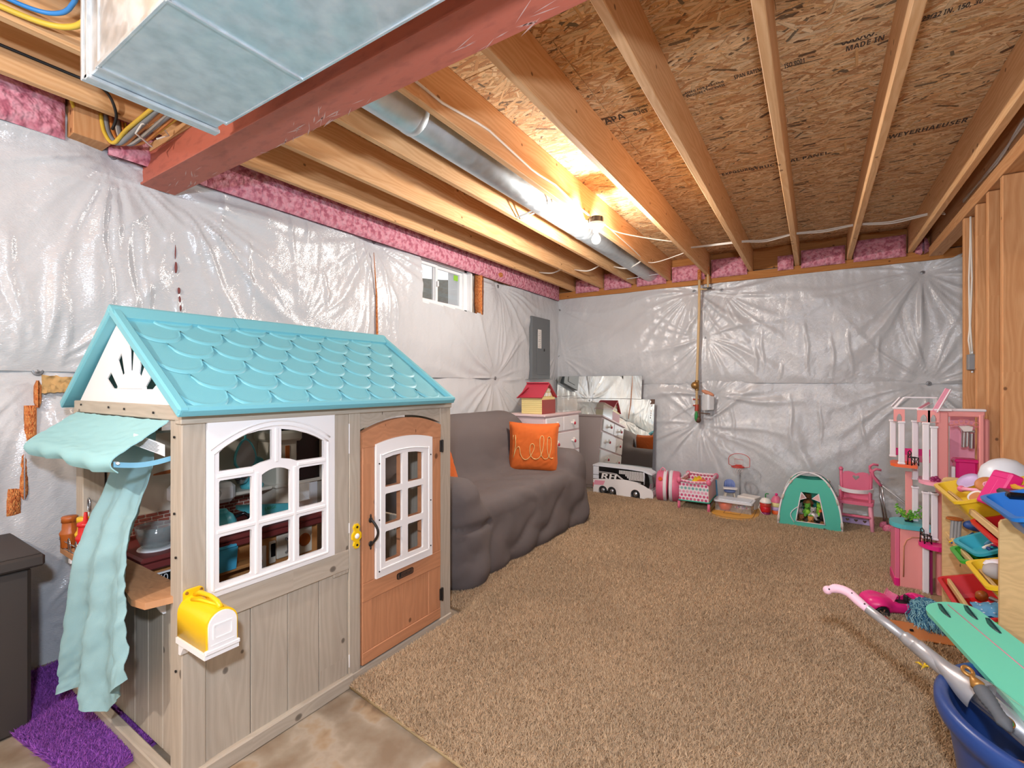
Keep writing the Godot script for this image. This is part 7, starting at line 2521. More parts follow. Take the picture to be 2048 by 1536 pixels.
	m = Mb.new(B)
	for i in 5: m.ball(Vector3(0.57 + 0.012 * cos(i * 1.25), 0.68 + 0.012 * sin(i * 1.25), zf + 0.075), Vector3(0.012, 0.012, 0.008), 8, 6)
	part("flower", m, "plum", t)
	# loose pieces on the balconies
	for q in [[Vector3(0.482, 0.746, -3.585), "black lattice doll chair on the orange ledge of the dollhouse"], [Vector3(0.53, 0.316, -3.53), "black lattice doll chair on the magenta balcony of the dollhouse"]]:
		var c := thing("doll_cafe_chair", q[1], "doll chair", q[0], 0.4)
		m = Mb.new()
		for f in [[Vector3(-0.018, 0, 0.018), Vector3(-0.018, 0.075, 0.014)], [Vector3(0.018, 0, 0.018), Vector3(0.018, 0.045, 0.016)], [Vector3(-0.018, 0, -0.018), Vector3(-0.018, 0.075, -0.014)], [Vector3(0.018, 0, -0.018), Vector3(0.018, 0.045, -0.016)]]: m.tube(f, 0.0028, 6)
		m.tube([Vector3(-0.018, 0.075, 0.014), Vector3(-0.018, 0.085, 0.0), Vector3(-0.018, 0.075, -0.014)], 0.0028, 6)
		m.tube([Vector3(-0.018, 0.045, 0.016), Vector3(0.018, 0.045, 0.016), Vector3(0.018, 0.045, -0.016), Vector3(-0.018, 0.045, -0.016)], 0.0028, 6, true)
		for d in [0.0, 1.0]: m.tube([Vector3(-0.018, 0.048 + 0.024 * d, 0.014), Vector3(-0.018, 0.06, 0.0), Vector3(-0.018, 0.048 + 0.024 * d, -0.014)], 0.002, 5)
		m.tube([Vector3(0.018, 0.0, 0.018), Vector3(0.0, 0.03, 0.018), Vector3(-0.018, 0.0, 0.018)], 0.002, 5)
		m.tube([Vector3(0.018, 0.045, 0.016), Vector3(0.0, 0.012, 0.017), Vector3(-0.018, 0.045, 0.016)], 0.002, 5)
		part("frame", m, "black_gloss", c)
	var p := thing("toy_fern", "small green plastic plant on the teal slab of the dollhouse", "toy plant", Vector3(0.475, 0.392, -3.68))
	m = Mb.new()
	m.bb(Vector3(-0.02, 0, -0.012), Vector3(0.02, 0.014, 0.012), 0.003)
	part("pot", m, "black_gloss", p)
	var r := RandomNumberGenerator.new()
	r.seed = 12
	for i in 9:
		m = Mb.new()
		var a := TAU * i / 9.0 + r.randf() * 0.4
		var L := r.randf_range(0.06, 0.13)
		var rise := r.randf_range(0.5, 1.4)
		var pts := []
		for k in 6:
			var s := k / 5.0
			pts.append(Vector3(cos(a) * L * s * 0.8, 0.012 + L * rise * s * (1.0 - 0.35 * s), sin(a) * L * s * 0.6))
		m.tube(pts, 0.0018, 5)
		for k in range(1, 6):
			for w in 3: m.ball(pts[k] + Vector3(r.randfn(0, 0.006), r.randfn(0, 0.006), r.randfn(0, 0.006)), Vector3(0.007, 0.003, 0.006), 6, 4, Basis.from_euler(Vector3(r.randf() * 3, r.randf() * 3, 0)))
		part("frond", m, "grass" if i % 3 else "lime", p)

func toy_bin(label: String, at: Vector3, material: String, sx := 0.3, sz := 0.2, h := 0.105, tilt := 0.32, yaw := 0.0) -> Node3D:
	# open tray with a rolled rim; its front faces -x and hangs lower
	var t := thing("toy_tray", label, "toy bin", at, yaw, "plastic trays in the toy shelf")
	t.rotation.z = tilt
	var m := Mb.new()
	var up := Basis(Vector3.RIGHT, Vector3.FORWARD, Vector3.UP)
	m.smooth()
	var loop := func(g: float, y: float) -> Array:
		var o := []
		for p in rrect(-sx / 2 + g, -sz / 2 + g, sx / 2 - g, sz / 2 - g, 0.03 - g * 0.3, 4): o.append(Vector3(p.x, y, -p.y))
		return o
	var rings := [loop.call(0.0, h - 0.012), loop.call(-0.012, h - 0.012), loop.call(-0.012, h), loop.call(0.004, h), loop.call(0.03, 0.006), loop.call(0.14 if false else 0.05, 0.006)]
	for k in rings.size() - 1:
		m.smooth()
		var n: int = rings[k].size()
		for i in n: m.quad(rings[k][i], rings[k][(i + 1) % n], rings[k + 1][(i + 1) % n], rings[k + 1][i])
	var outer := [loop.call(0.034, 0.0), loop.call(0.0, h - 0.012)]
	m.smooth()
	for i in outer[0].size(): m.quad(outer[0][i], outer[0][(i + 1) % outer[0].size()], outer[1][(i + 1) % outer[0].size()], outer[1][i])
	m.prism(rrect(-sx / 2 + 0.034, -sz / 2 + 0.034, sx / 2 - 0.034, sz / 2 - 0.034, 0.02), 0.0, 0.007, Transform3D(up, Vector3.ZERO))
	part("tray", m, material, t)
	return t

func clutter():
	var m: Mb
	# toy shelf: two pale side panels and slanting bins on rails
	var B := Vector3(0.74, 0, -2.8)
	var s := thing("toy_shelf", "pale wood toy organiser with side panels and rails for plastic bins", "shelf", B)
	for z in [-3.265, -2.365]:
		m = Mb.new(B)
		var pp := PackedVector2Array([Vector2(0.556, 0.0), Vector2(0.556, 0.72), Vector2(0.562, 0.732), Vector2(0.575, 0.738), Vector2(0.71, 0.738), Vector2(0.8, 0.74), Vector2(0.803, 0.0)])
		m.prism(pp, -0.016, 0.0, face_z(z))
		part("side_panel", m, "pine_light", s)
	for q in [[0.575, 0.665], [0.77, 0.71], [0.575, 0.445], [0.77, 0.5], [0.575, 0.215], [0.77, 0.275]]:
		m = Mb.new(B)
		m.bb(Vector3(q[0] - 0.008, q[1] - 0.016, -3.265), Vector3(q[0] + 0.008, q[1] + 0.012, -2.381), 0.003)
		part("rail", m, "pine_light", s)
	m = Mb.new(B)
	m.bb(Vector3(0.57, 0.02, -3.265), Vector3(0.8, 0.034, -2.381), 0.002)
	part("bottom_board", m, "pine_light", s)
	for q in [["far, wide yellow tray on the top rails heaped with toys", 0.7, 0.652, -3.02, 0.44, "bin_yellow"], ["wide blue tray lying on top of the near side panel", 0.71, 0.745, -2.29, 0.36, "bin_blue"], ["red tray set back under the blue one", 0.745, 0.585, -2.6, 0.36, "bin_red"], ["second yellow tray at the rear of the top rails", 0.84, 0.77, -2.66, 0.2, "bin_yellow"],
			["green tray on the middle rails below an aqua tray", 0.715, 0.405, -2.87, 0.21, "bin_green"], ["yellow tray on the middle rails with white doll clothes", 0.715, 0.425, -2.55, 0.3, "bin_yellow"],
			["wide red tray on the bottom rails holding a blue spotted cloth", 0.715, 0.172, -2.98, 0.52, "bin_red"], ["green tray on the bottom rails at the near end", 0.72, 0.165, -2.54, 0.3, "bin_green"]]:
		toy_bin(q[0], Vector3(q[1], q[2], q[3]), q[5], 0.3, q[4])
	var t := toy_bin("aqua tray of small figures stacked askew on the green tray", Vector3(0.7, 0.5, -2.9), "bin_aqua", 0.25, 0.2, 0.05, 0.42, 0.2)
	loose_toys()
	car()
	tub()
	# dark box at the foot of the shelf, scraps on the carpet
	t = thing("black_case", "flat black case with a blue button at the foot of the toy shelf", "case", Vector3(0.57, 0, -2.28), 0.1)
	m = Mb.new()
	m.bb(Vector3(-0.09, 0.0, -0.05), Vector3(0.3, 0.27, 0.05), 0.015)
	part("body", m, "black_plastic", t)
	m = Mb.new()
	m.ball(Vector3(-0.035, 0.235, 0.05), Vector3(0.02, 0.008, 0.004), 14, 8)
	part("button", m, "bin_blue", t)
	m = Mb.new()
	m.bb(Vector3(0.0, 0.14, 0.05), Vector3(0.12, 0.17, 0.056), 0.003)
	part("clip", m, "silver", t)
	m = Mb.new()
	for i in 4: m.tube([Vector3(0.391, 0.016, -2.64), Vector3(0.391 + 0.018 * cos(i * 1.7), 0.026, -2.64 + 0.018 * sin(i * 1.7)), Vector3(0.391 + 0.034 * cos(i * 1.7 + 0.3), 0.018, -2.64 + 0.034 * sin(i * 1.7 + 0.3))], [0.006, 0.005, 0.001], 5)
	tag(part("orange_scrap", m, "bin_yellow"), "curled orange scrap lying on the carpet beside the blue tub", "scrap")
	m = Mb.new()
	m.ball(Vector3(0.296, 0.026, -3.04), Vector3(0.018, 0.014, 0.032), 14, 8, Basis(Vector3.UP, 0.4))
	tag(part("red_token", m, "bin_red"), "small red oval toy piece on the carpet under the pink handle tube", "toy piece")
	m = Mb.new()
	m.ball(Vector3(0.235, 0.026, -3.16), Vector3(0.04, 0.016, 0.028), 12, 8, Basis(Vector3.UP, 0.7))
	tag(part("orange_token", m, "orange_toy"), "orange toy piece on the carpet beside the pink toy car", "toy piece")

func loose_toys():
	var m: Mb
	# heaped toys in the far yellow tray, seen over its rim
	var t := thing("toy_bowl", "big glossy white toy bowl heaped upside down on the far top tray", "bowl", Vector3(0.72, 0.79, -2.98), 0.3)
	t.rotation.z = 0.35
	m = Mb.new()
	m.lathe([Vector2(0.088, 0.0), Vector2(0.09, 0.006), Vector2(0.082, 0.04), Vector2(0.06, 0.075), Vector2(0.03, 0.092), Vector2(0, 0.096)], 32)
	part("shell", m, "pale_blue", t)
	t = thing("toy_donut", "brown toy doughnut with pink swirl in front of the white bowl", "toy food", Vector3(0.64, 0.775, -2.9))
	t.rotation = Vector3(0.9, 0.3, 0.5)
	m = Mb.new()
	m.ball(Vector3.ZERO, Vector3(0.04, 0.014, 0.036), 20, 10)
	part("cake", m, "caramel", t)
	m = Mb.new()
	var sp := []
	for i in 20: sp.append(Vector3(cos(i * 0.7) * 0.016 * i / 20.0, 0.014, 0.008 + sin(i * 0.7) * 0.016 * i / 20.0))
	m.tube(sp, 0.0035, 6)
	part("swirl", m, "candy", t)
	t = thing("toy_saucer", "lavender toy saucer at the far corner of the top yellow tray", "toy dish", Vector3(0.63, 0.745, -3.12))
	t.rotation = Vector3(0.5, 0, 0.6)
	m = Mb.new()
	m.lathe([Vector2(0, 0), Vector2(0.03, 0.0), Vector2(0.045, 0.01), Vector2(0.046, 0.013), Vector2(0.03, 0.005), Vector2(0, 0.004)], 24)
	part("dish", m, "lavender", t)
	t = thing("toy_rattle", "pale pink toy handle lying across the top yellow tray", "toy", Vector3(0.62, 0.735, -2.92))
	m = Mb.new()
	m.tube([Vector3(-0.045, 0.0, -0.04), Vector3(-0.03, 0.004, -0.02), Vector3(0.0, 0.01, 0.02), Vector3(0.03, 0.018, 0.055)], [0.012, 0.008, 0.009, 0.01], 10)
	part("handle", m, "candy", t)
	m = Mb.new()
	m.ball(Vector3(-0.05, 0, -0.045), Vector3.ONE * 0.015, 12, 8)
	part("knob", m, "rose", t)
	t = thing("toy_cup", "small white cup with brown inside tipped in the top yellow tray", "toy cup", Vector3(0.6, 0.72, -2.87))
	t.rotation = Vector3(0.5, 0, 0.7)
	m = Mb.new()
	m.lathe([Vector2(0.0, -0.02), Vector2(0.022, -0.02), Vector2(0.028, 0.01), Vector2(0.026, 0.01), Vector2(0.02, -0.016), Vector2(0, -0.014)], 20)
	part("cup", m, "porcelain", t)
	m = Mb.new()
	m.cyl(Vector3(0, 0.0, 0), Vector3(0, 0.004, 0), 0.025)
	part("drink", m, "caramel", t)
	t = thing("toy_register", "hot pink box-shaped toy leaning over the top row of trays", "toy", Vector3(0.63, 0.79, -2.7), 0.35)
	t.rotation.z = -0.45
	m = Mb.new()
	m.bb(Vector3(-0.018, -0.075, -0.05), Vector3(0.03, 0.075, 0.05), 0.006)
	part("body", m, "hot_pink", t)
	m = Mb.new()
	m.bb(Vector3(-0.02, 0.045, -0.042), Vector3(-0.015, 0.07, 0.042), 0.003)
	m.bb(Vector3(-0.019, -0.06, -0.002), Vector3(-0.0165, 0.035, 0.002), 0.001)
	part("ridge", m, "hot_pink", t)
	t = thing("toy_block", "pink glittery toy block behind the hot pink box", "toy", Vector3(0.72, 0.8, -2.62), 0.6)
	m = Mb.new()
	m.bb(Vector3(-0.05, -0.04, -0.04), Vector3(0.05, 0.025, 0.04), 0.008)
	part("body", m, "hot_pink", t)
	t = thing("toy_grill", "black toy part lying across the rim of the blue top tray", "toy", Vector3(0.68, 0.81, -2.5), 0.1)
	m = Mb.new()
	m.bb(Vector3(-0.09, -0.012, -0.05), Vector3(0.12, 0.012, 0.05), 0.008)
	part("body", m, "black_gloss", t)
	# paper tube, lids and blue toys in the gap beside the far side panel
	t = thing("toy_spool", "brown disc on top of a ribbed grey tube against the shelf side panel", "toy", Vector3(0.585, 0.5, -3.17))
	m = Mb.new()
	m.cyl(Vector3(0, 0.045, 0), Vector3(0, 0.053, 0), 0.033, -1, 24, 0.002)
	part("disc", m, "mustard_brown", t)
	m = Mb.new()
	for i in 3: m.cyl(Vector3(-0.012 + i * 0.012, -0.05, 0.01), Vector3(-0.008 + i * 0.012, 0.045, 0.01), 0.009, -1, 10)
	part("tube", m, "silver", t)
	t = thing("toy_scoop", "deep blue toy scoop lying in the gap beside the far side panel", "toy", Vector3(0.66, 0.53, -3.15))
	m = Mb.new()
	m.ball(Vector3(0, 0, 0), Vector3(0.05, 0.026, 0.035), 18, 10)
	m.tube([Vector3(0.03, 0.0, 0.02), Vector3(0.06, 0.01, 0.03), Vector3(0.09, -0.01, 0.04)], 0.011, 8)
	part("scoop", m, "deep_blue", t)
	t = thing("toy_pencils", "bundle of yellow and orange pencils poking out beside the spool", "pencils", Vector3(0.575, 0.46, -3.12))
	for i in 4:
		m = Mb.new()
		m.tube([Vector3(-0.02 + 0.006 * i, -0.02, 0.01 * i), Vector3(0.06 + 0.01 * i, 0.03 + 0.01 * i, -0.01 * i)], 0.004, 6)
		part("pencil", m, ["bin_yellow", "deep_blue", "mustard", "silver"][i], t)
	# figures in the aqua tray
	t = thing("toy_figures", "small blue and white figures lying in the aqua tray", "toy figures", Vector3(0.685, 0.51, -2.9), 0.2)
	t.rotation.z = 0.42
	var r := RandomNumberGenerator.new()
	r.seed = 77
	for i in 14:
		m = Mb.new()
		var a := r.randf() * TAU
		var c := Vector3(r.randf_range(-0.085, 0.05), 0.008 + 0.004 * (i % 3), r.randf_range(-0.06, 0.06))
		m.tube([c - Vector3(cos(a), 0, sin(a)) * 0.022, c, c + Vector3(cos(a), 0.1, sin(a)) * 0.02], [0.006, 0.008, 0.004], 7)
		part("figure", m, ["deep_blue", "porcelain", "plum", "deep_blue", "porcelain", "cloth_blue", "black_gloss"][i % 7], t)
	# contents of the lower trays
	t = thing("doll_cloth", "crumpled white and grey doll clothes spilling over the yellow tray on the middle rails", "doll clothes", Vector3(0.64, 0.475, -2.6))
	var n := noise(61, 20.0)
	m = Mb.new()
	m.patch(24, 16, func(u: float, v: float) -> Vector3:
		var a := TAU * u
		var rr := sin(PI * v) * (1.0 + 0.35 * n.get_noise_2d(u * 3, v * 3))
		return Vector3(cos(a) * 0.07 * rr, 0.025 - cos(PI * v) * 0.03, -sin(a) * 0.06 * rr))
	part("cloth", m, "trim_white", t)
	m = Mb.new()
	m.ball(Vector3(-0.05, 0.02, 0.05), Vector3(0.04, 0.03, 0.035), 14, 10)
	part("grey_cloth", m, "fur_grey", t)
	t = thing("doll_basket", "small dark brown doll basket in the yellow tray on the middle rails", "doll basket", Vector3(0.68, 0.5, -2.62))
	m = Mb.new()
	m.lathe([Vector2(0, 0), Vector2(0.025, 0), Vector2(0.034, 0.04), Vector2(0.031, 0.04), Vector2(0.023, 0.004), Vector2(0, 0.004)], 16)
	part("basket", m, "dark_wood", t)
	t = thing("doll_scarf", "blue spotted doll cloth in the wide red tray on the bottom rails", "doll clothes", Vector3(0.68, 0.225, -2.88))
	m = Mb.new()
	var cl := func(u: float, v: float) -> Vector3: return Vector3((u - 0.5) * 0.17, 0.035 * sin(PI * u) * sin(PI * v) + 0.008 * n.get_noise_2d(u * 2, v * 2), (0.5 - v) * 0.15)
	m.cloth(18, 14, cl, 0.003)
	var sc := part("cloth", m, "cloth_blue", t)
	m = Mb.new()
	for i in 5:
		for j in 5:
			var c: Vector3 = cl.call(0.12 + i * 0.19, 0.12 + j * 0.19)
			m.ball(c + Vector3(0, 0.001, 0), Vector3(0.005, 0.0015, 0.005), 8, 4)
	part("spots", m, "pale_blue", sc)
	t = thing("toy_shaker", "orange toy shaker lying in the wide red tray on the bottom rails", "toy", Vector3(0.66, 0.225, -3.06))
	m = Mb.new()
	m.lathe([Vector2(0, -0.03), Vector2(0.02, -0.03), Vector2(0.024, 0.0), Vector2(0.018, 0.02), Vector2(0, 0.024)], 16, Transform3D(Basis(Vector3.RIGHT, 0.9), Vector3.ZERO))
	part("body", m, "mustard_brown", t)
	m = Mb.new()
	m.cyl(Vector3(0.02, 0.01, 0.05), Vector3(0.04, 0.015, 0.09), 0.012, 0.009, 10)
	part("cap", m, "chrome", t)
	t = thing("toy_plate", "deep blue toy plate at the front of the wide red tray on the bottom rails", "toy dish", Vector3(0.61, 0.2, -2.83))
	t.rotation.z = 0.3
	m = Mb.new()
	m.ball(Vector3.ZERO, Vector3(0.045, 0.008, 0.07), 18, 8)
	part("plate", m, "bin_blue", t)

func car():
	var B := Vector3(0.36, 0.0, -3.2)
	var t := thing("toy_car", "hot pink toy convertible parked beside the dollhouse", "toy car", B, 0.38)
	var f := func(p: Vector3) -> float:
		var d := rbox(p, Vector3(0.0, 0.055, 0), Vector3(0.155, 0.03, 0.062), 0.028)
		for sz in [-1.0, 1.0]:
			for x in [-0.095, 0.1]:
				d = smin(d, p.distance_to(Vector3(x, 0.062, 0.042 * sz)) - 0.04, 0.03)
		d = smin(d, rbox(p, Vector3(-0.09, 0.07, 0), Vector3(0.055, 0.02, 0.04), 0.019), 0.03)
		d = smin(d, rbox(p, Vector3(0.125, 0.075, 0), Vector3(0.03, 0.018, 0.05), 0.017), 0.03)
		# open cockpit and wheel arches
		d = maxf(d, -rbox(p, Vector3(0.035, 0.1, 0), Vector3(0.06, 0.045, 0.042), 0.015))
		for x in [-0.095, 0.1]:
			for sz in [-1.0, 1.0]: d = maxf(d, 0.036 - Vector3(p.x - x, p.y - 0.034, maxf(absf(p.z - 0.075 * sz) - 0.02, 0.0)).length())
		return d
	part("body", nets(Vector3(-0.18, 0.0, -0.09), Vector3(0.18, 0.14, 0.09), 0.006, f), "hot_pink", t)
	var m: Mb
	for x in [-0.095, 0.1]:
		for sz in [-1.0, 1.0]:
			m = Mb.new()
			var xf := Transform3D(Basis(Vector3.RIGHT, Vector3(0, 0, sz), Vector3(0, -sz, 0)), Vector3(x, 0.032, 0.05 * sz))
			m.lathe([Vector2(0, 0), Vector2(0.031, 0), Vector2(0.032, 0.004), Vector2(0.032, 0.018), Vector2(0.029, 0.022), Vector2(0.022, 0.022), Vector2(0.02, 0.017), Vector2(0, 0.017)], 24, xf)
			var w := part("wheel", m, "tire", t)
			m = Mb.new()
			for k in 5: m.bar(xf * Vector3(0, 0.019, 0), xf * Vector3(cos(k * TAU / 5) * 0.02, 0.019, sin(k * TAU / 5) * 0.02), 0.006, 0.004, Vector3(0, 0, sz))
			part("rim", m, "chrome", w)
	m = Mb.new()
	m.cloth(12, 6, func(u: float, v: float) -> Vector3: return Vector3(-0.035 + 0.02 * v + 0.012 * cos(PI * (u - 0.5)) * -1.0, 0.083 + v * 0.04, lerpf(0.048, -0.048, u)), 0.002)
	part("windscreen", m, "pink_clear", t)
	m = Mb.new()
	m.bb(Vector3(-0.02, 0.06, -0.042), Vector3(0.09, 0.066, 0.042), 0.002)
	for sz in [-0.02, 0.02]: m.bb(Vector3(0.05, 0.066, sz - 0.015), Vector3(0.065, 0.1, sz + 0.015), 0.005)
	part("seats", m, "black_plastic", t)
	m = Mb.new()
	var ring := []
	for k in 14: ring.append(Vector3(-0.005 + sin(TAU * k / 14) * 0.008, 0.095 + sin(TAU * k / 14) * 0.014, 0.02 + cos(TAU * k / 14) * 0.014))
	m.tube(ring, 0.0025, 6, true)
	part("steering_wheel", m, "black_gloss", t)
	# curly blue doll hair over the rear of the car
	var h := thing("doll_wig", "mass of curly blue and pale aqua doll hair draped over the toy car", "doll", Vector3(0.47, 0.0, -3.12), 0.0)
	m = Mb.new()
	m.ball(Vector3(0, 0.09, 0), Vector3(0.045, 0.05, 0.045), 16, 12)
	part("head", m, "hair_blue", h)
	var r := RandomNumberGenerator.new()
	r.seed = 8
	for k in 2:
		m = Mb.new()
		for i in 230:
			var a := r.randf() * TAU
			var rad := r.randf_range(0.01, 0.045)
			var p0 := Vector3(cos(a) * rad, 0.145 - rad * 0.8, sin(a) * rad)
			var out := r.randf_range(0.02, 0.085)
			var pts := []
			var ph := r.randf() * 6.0
			for s in 12:
				var q := s / 11.0
				pts.append(Vector3(p0.x + cos(a) * out * sqrt(q) * 0.75 + sin(q * 22.0 + ph) * 0.007 + 0.02 * q, maxf(p0.y - 0.145 * q * q + cos(q * 22.0 + ph) * 0.006, 0.012), p0.z + sin(a) * out * sqrt(q) + cos(q * 13.0 + ph) * 0.006 + 0.03 * q))
			m.tube(pts, 0.0015, 4)
		var hs := part("curls", m, ["hair_blue", "hair_pale"][k], h)
		hs.set_meta("kind", "stuff")
	var b := thing("cardboard_sheet", "flat brown board on the carpet under the blue doll hair", "board", Vector3(0.43, 0, -3.0), 0.2)
	m = Mb.new()
	m.bb(Vector3(-0.1, 0.016, -0.08), Vector3(0.12, 0.024, 0.1), 0.003)
	part("sheet", m, "caramel", b)
	m = Mb.new()
	m.bb(Vector3(-0.05, 0.024, 0.02), Vector3(-0.035, 0.034, 0.03), 0.002)
	part("clip", m, "black_gloss", b)

func tub():
	var C := Vector3(0.575, 0, -1.62)
	var t := thing("toy_tub", "round dark blue plastic tub full of toys at the lower right", "tub", C)
	var m := Mb.new()
	m.lathe([Vector2(0, 0), Vector2(0.23, 0), Vector2(0.235, 0.006), Vector2(0.285, 0.345), Vector2(0.288, 0.36), Vector2(0.306, 0.372), Vector2(0.313, 0.39), Vector2(0.313, 0.412), Vector2(0.306, 0.422), Vector2(0.292, 0.424), Vector2(0.284, 0.416), Vector2(0.278, 0.36), Vector2(0.228, 0.012), Vector2(0, 0.01)], 72)
	part("shell", m, "tub_blue", t)
	m = Mb.new()
	var lf := func(u: float, v: float) -> Vector3:
		var a := lerpf(-2.36, -2.02, u)
		var y := lerpf(0.2, 0.33, v) + 0.0 * u
		var r := lerpf(0.235, 0.285, y / 0.345) + 0.0025
		return Vector3(cos(a) * r, y, -sin(a) * r)
	m.cloth(14, 6, lf, 0.0006)
	var lb := part("sticker", m, "paper", t)
	m = Mb.new()
	for i in 6: m.cloth(10, 1, func(u: float, v: float) -> Vector3: return lf.call(0.25 + u * [0.5, 0.4, 0.3, 0.55, 0.45, 0.3][i], 0.2 + i * 0.1 + v * [0.05, 0.03, 0.03, 0.07, 0.03, 0.02][i]) * Vector3(1.003, 1, 1.003), 0.0004)
	part("sticker_print", m, "print", lb)
	# toys in it: an orange board lies flat below the rim, under the long ones
	t = thing("tub_toy_ball", "orange board tucked inside the blue tub under the vacuum", "toy", C + Vector3(0.02, 0.0, 0.06))
	m = Mb.new()
	m.bb(Vector3(-0.2, 0.24, -0.16), Vector3(0.16, 0.26, 0.19), 0.005)
	part("board", m, "skin_orange", t)
	vacuum()
	# mint surfboard, fins up
	var b := thing("toy_surfboard", "mint green toy surfboard with three dark fins lying across the blue tub", "toy surfboard", Vector3(0.43, 0.452, -1.95))
	var tip := Vector3(0.376, 0.462, -2.175)
	var tail := Vector3(0.535, 0.432, -1.62)
	var zd := (tip - tail).normalized()
	var xd := Vector3(1, 0.12, 0.28).normalized()
	var yd := zd.cross(xd).normalized()
	if yd.y < 0: yd = -yd
	xd = yd.cross(zd).normalized()
	b.transform = Transform3D(Basis(xd, yd, zd), tip.lerp(tail, 0.5))
	var L := tip.distance_to(tail)
	var op := PackedVector2Array()
	for i in 21:
		var a := PI * i / 20.0
		op.append(Vector2(cos(a) * 0.072 + 0.006, L / 2 - 0.075 + pow(sin(a), 0.85) * 0.075))
	for i in 9: op.append(Vector2(lerpf(-0.066, -0.07, i / 8.0), lerpf(L / 2 - 0.09, -L / 2, i / 8.0)))
	for i in 9: op.append(Vector2(lerpf(0.112, 0.078, i / 8.0), lerpf(-L / 2, L / 2 - 0.09, i / 8.0)))
	m = Mb.new()
	m.prism(op, -0.008, 0.008, Transform3D(Basis(Vector3.RIGHT, Vector3.BACK, Vector3.DOWN), Vector3.ZERO), [], true)
	part("board", m, "board_mint", b)
	m = Mb.new()
	m.tube([Vector3(0, 0.0082, L / 2 - 0.02), Vector3(0, 0.0082, -L / 2)], 0.0014, 6)
	part("stringer", m, "rose", b)
	for q in [[-0.03, L / 2 - 0.09], [0.034, L / 2 - 0.075], [-0.045, L / 2 - 0.17]]:
		m = Mb.new()
		m.prism(poly([0.0, 0.0, 0.055, 0.0, 0.006, 0.02, -0.006, 0.016]), -0.003, 0.003, Transform3D(Basis(Vector3.FORWARD, Vector3.UP, Vector3.RIGHT), Vector3(q[0], 0.008, q[1] + 0.028)))
		m.ball(Vector3(q[0], 0.009, q[1]), Vector3(0.006, 0.003, 0.03), 12, 6)
		part("fin", m, "fin_dark", b)
	# toy dagger stuck down beside the vacuum
	var d := thing("toy_dagger", "toy dagger with bronze ring pommel, grey wrapped grip and green gem on the tub rim", "toy dagger", Vector3(0.345, 0.47, -1.59))
	var p0 := Vector3(0.326, 0.492, -1.632)
	var p1 := Vector3(0.372, 0.432, -1.532)
	var dd := (p1 - p0).normalized()
	var sx := dd.cross(Vector3(0, 1, 0.2)).normalized()
	d.transform = Transform3D(Basis(sx, -dd, sx.cross(-dd)), p0)
	m = Mb.new()
	var rg := []
	for k in 16: rg.append(Vector3(cos(TAU * k / 16) * 0.0095, sin(TAU * k / 16) * 0.0115, 0))
	m.tube(rg, 0.0045, 8, true)
	m.lathe([Vector2(0.004, -0.012), Vector2(0.009, -0.02), Vector2(0.015, -0.034), Vector2(0.013, -0.04), Vector2(0, -0.041)], 16)
	part("pommel", m, "bronze", d)
	m = Mb.new()
	var pr := [Vector2(0.012, -0.038)]
	for k in 9:
		pr.append(Vector2(0.0145 + 0.002 * sin(k * 0.8), -0.042 - k * 0.009))
		pr.append(Vector2(0.0158 + 0.002 * sin(k * 0.8), -0.046 - k * 0.009))
	pr.append(Vector2(0.006, -0.135))
	pr.append(Vector2(0, -0.14))
	m.lathe(pr, 18)
	part("grip", m, "wrap_gray", d)
	m = Mb.new()
	m.ball(Vector3(-0.014, -0.112, 0.008), Vector3(0.0095, 0.0115, 0.006), 16, 10)
	part("gem", m, "gem", d)
	m = Mb.new()
	rg = []
	for k in 16: rg.append(Vector3(-0.014 + cos(TAU * k / 16) * 0.01, -0.112 + sin(TAU * k / 16) * 0.012, 0.008))
	m.tube(rg, 0.0025, 6, true)
	part("gem_setting", m, "bronze", d)

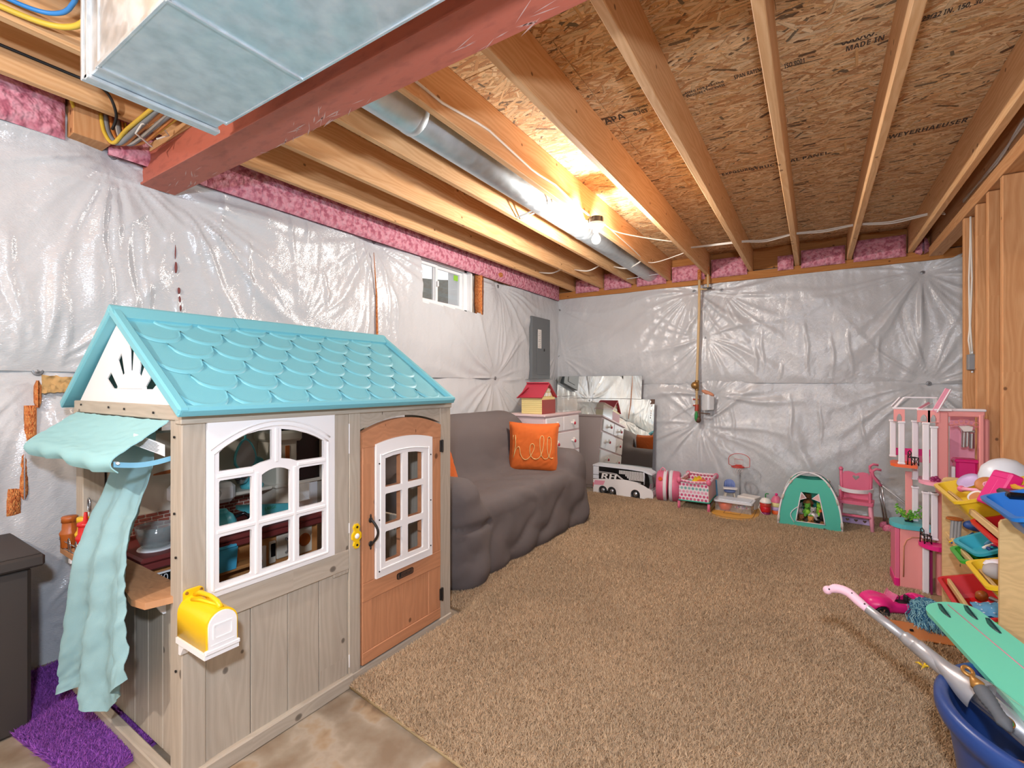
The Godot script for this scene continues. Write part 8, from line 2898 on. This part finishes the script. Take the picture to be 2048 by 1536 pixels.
func vacuum():
	# silver toy vacuum with a curved pink grip, leaning out over the rim towards the toy car
	var t := thing("toy_vacuum", "silver toy upright vacuum with a pink curved grip leaning out of the blue tub", "toy vacuum", Vector3(0.3, 0.44, -1.75))
	var B := Vector3(0.3, 0.44, -1.75)
	var P := [Vector3(0.036, 0.522, -1.924), Vector3(0.062, 0.534, -1.922), Vector3(0.092, 0.532, -1.912), Vector3(0.118, 0.517, -1.893), Vector3(0.145, 0.503, -1.87)]
	var m := Mb.new(B)
	var cv := Curve3D.new()
	for i in P.size():
		var dd: Vector3 = (P[mini(i + 1, 4)] - P[maxi(i - 1, 0)]) / 6.0
		cv.add_point(P[i], -dd, dd)
	var rs := []
	var tp := Array(cv.tessellate(4))
	for i in tp.size(): rs.append(0.0145 if i > 1 and i < tp.size() - 1 else 0.012)
	m.tube(tp, rs, 14)
	m.ball(P[0], Vector3.ONE * 0.0142, 14, 10)
	var g := part("grip", m, "grip_pink", t)
	m = Mb.new(B)
	for q in [P[0], (P[2] as Vector3).lerp(P[3], 0.2), (P[3] as Vector3).lerp(P[4], 0.4)]: m.ball(q + Vector3(0.004, 0.008, 0.011), Vector3(0.0028, 0.0028, 0.0028), 8, 6)
	part("screw", m, "iron", g)
	var a := Vector3(0.14, 0.506, -1.872)
	var b := Vector3(0.232, 0.463, -1.81)
	var c := Vector3(0.47, 0.36, -1.585)
	m = Mb.new(B)
	m.tube([a, b], 0.0135, 18)
	part("tube", m, "silver", t)
	m = Mb.new(B)
	var ax := (c - b).normalized()
	m.tube([b - ax * 0.012, b + ax * 0.002, b + ax * 0.018, b + ax * 0.02, b + ax * 0.03], [0.0175, 0.019, 0.019, 0.0205, 0.0205], 20)
	part("collar", m, "silver", t)
	# body: a long spine with a flared cover over the clear dust tube
	var side := ax.cross(Vector3.UP).normalized()
	var up := side.cross(ax).normalized()
	m = Mb.new(B)
	m.tube([b + ax * 0.02, b + ax * 0.08, b + ax * 0.2, c], [0.0205, 0.022, 0.025, 0.028], 20)
	part("spine", m, "silver", t)
	m = Mb.new(B)
	m.patch(24, 20, func(u: float, v: float) -> Vector3:
		var s := 0.03 + 0.165 * v
		var w := lerpf(0.012, 0.046, smoothstep(0.15, 1.0, v))
		var h := lerpf(0.016, 0.046, smoothstep(0.35, 1.0, v))
		var th := lerpf(-0.45, PI + 0.45, u)
		return b + ax * s + Vector3.ZERO + side * (-cos(th) * w - 0.012 * v) * -1.0 + up * (sin(th) * h + 0.008))
	m.patch(24, 20, func(u: float, v: float) -> Vector3:
		u = 1.0 - u
		var s := 0.03 + 0.165 * v
		var w := lerpf(0.012, 0.046, smoothstep(0.15, 1.0, v)) - 0.002
		var h := lerpf(0.016, 0.046, smoothstep(0.35, 1.0, v)) - 0.002
		var th := lerpf(-0.45, PI + 0.45, u)
		return b + ax * s + side * (-cos(th) * w - 0.012 * v) * -1.0 + up * (sin(th) * h + 0.008))
	part("cover", m, "silver", t)
	m = Mb.new(B)
	var q0 := b + ax * 0.19 + up * 0.024 + side * 0.01
	m.tube([q0, q0 + ax * 0.2], 0.034, 24)
	part("dust_tube", m, "clear_plastic", t)
	m = Mb.new(B)
	m.tube([q0 + ax * 0.16 + up * 0.01, q0 + ax * 0.21 + up * 0.01], 0.036, 20)
	part("dust_cap", m, "grip_pink", t)
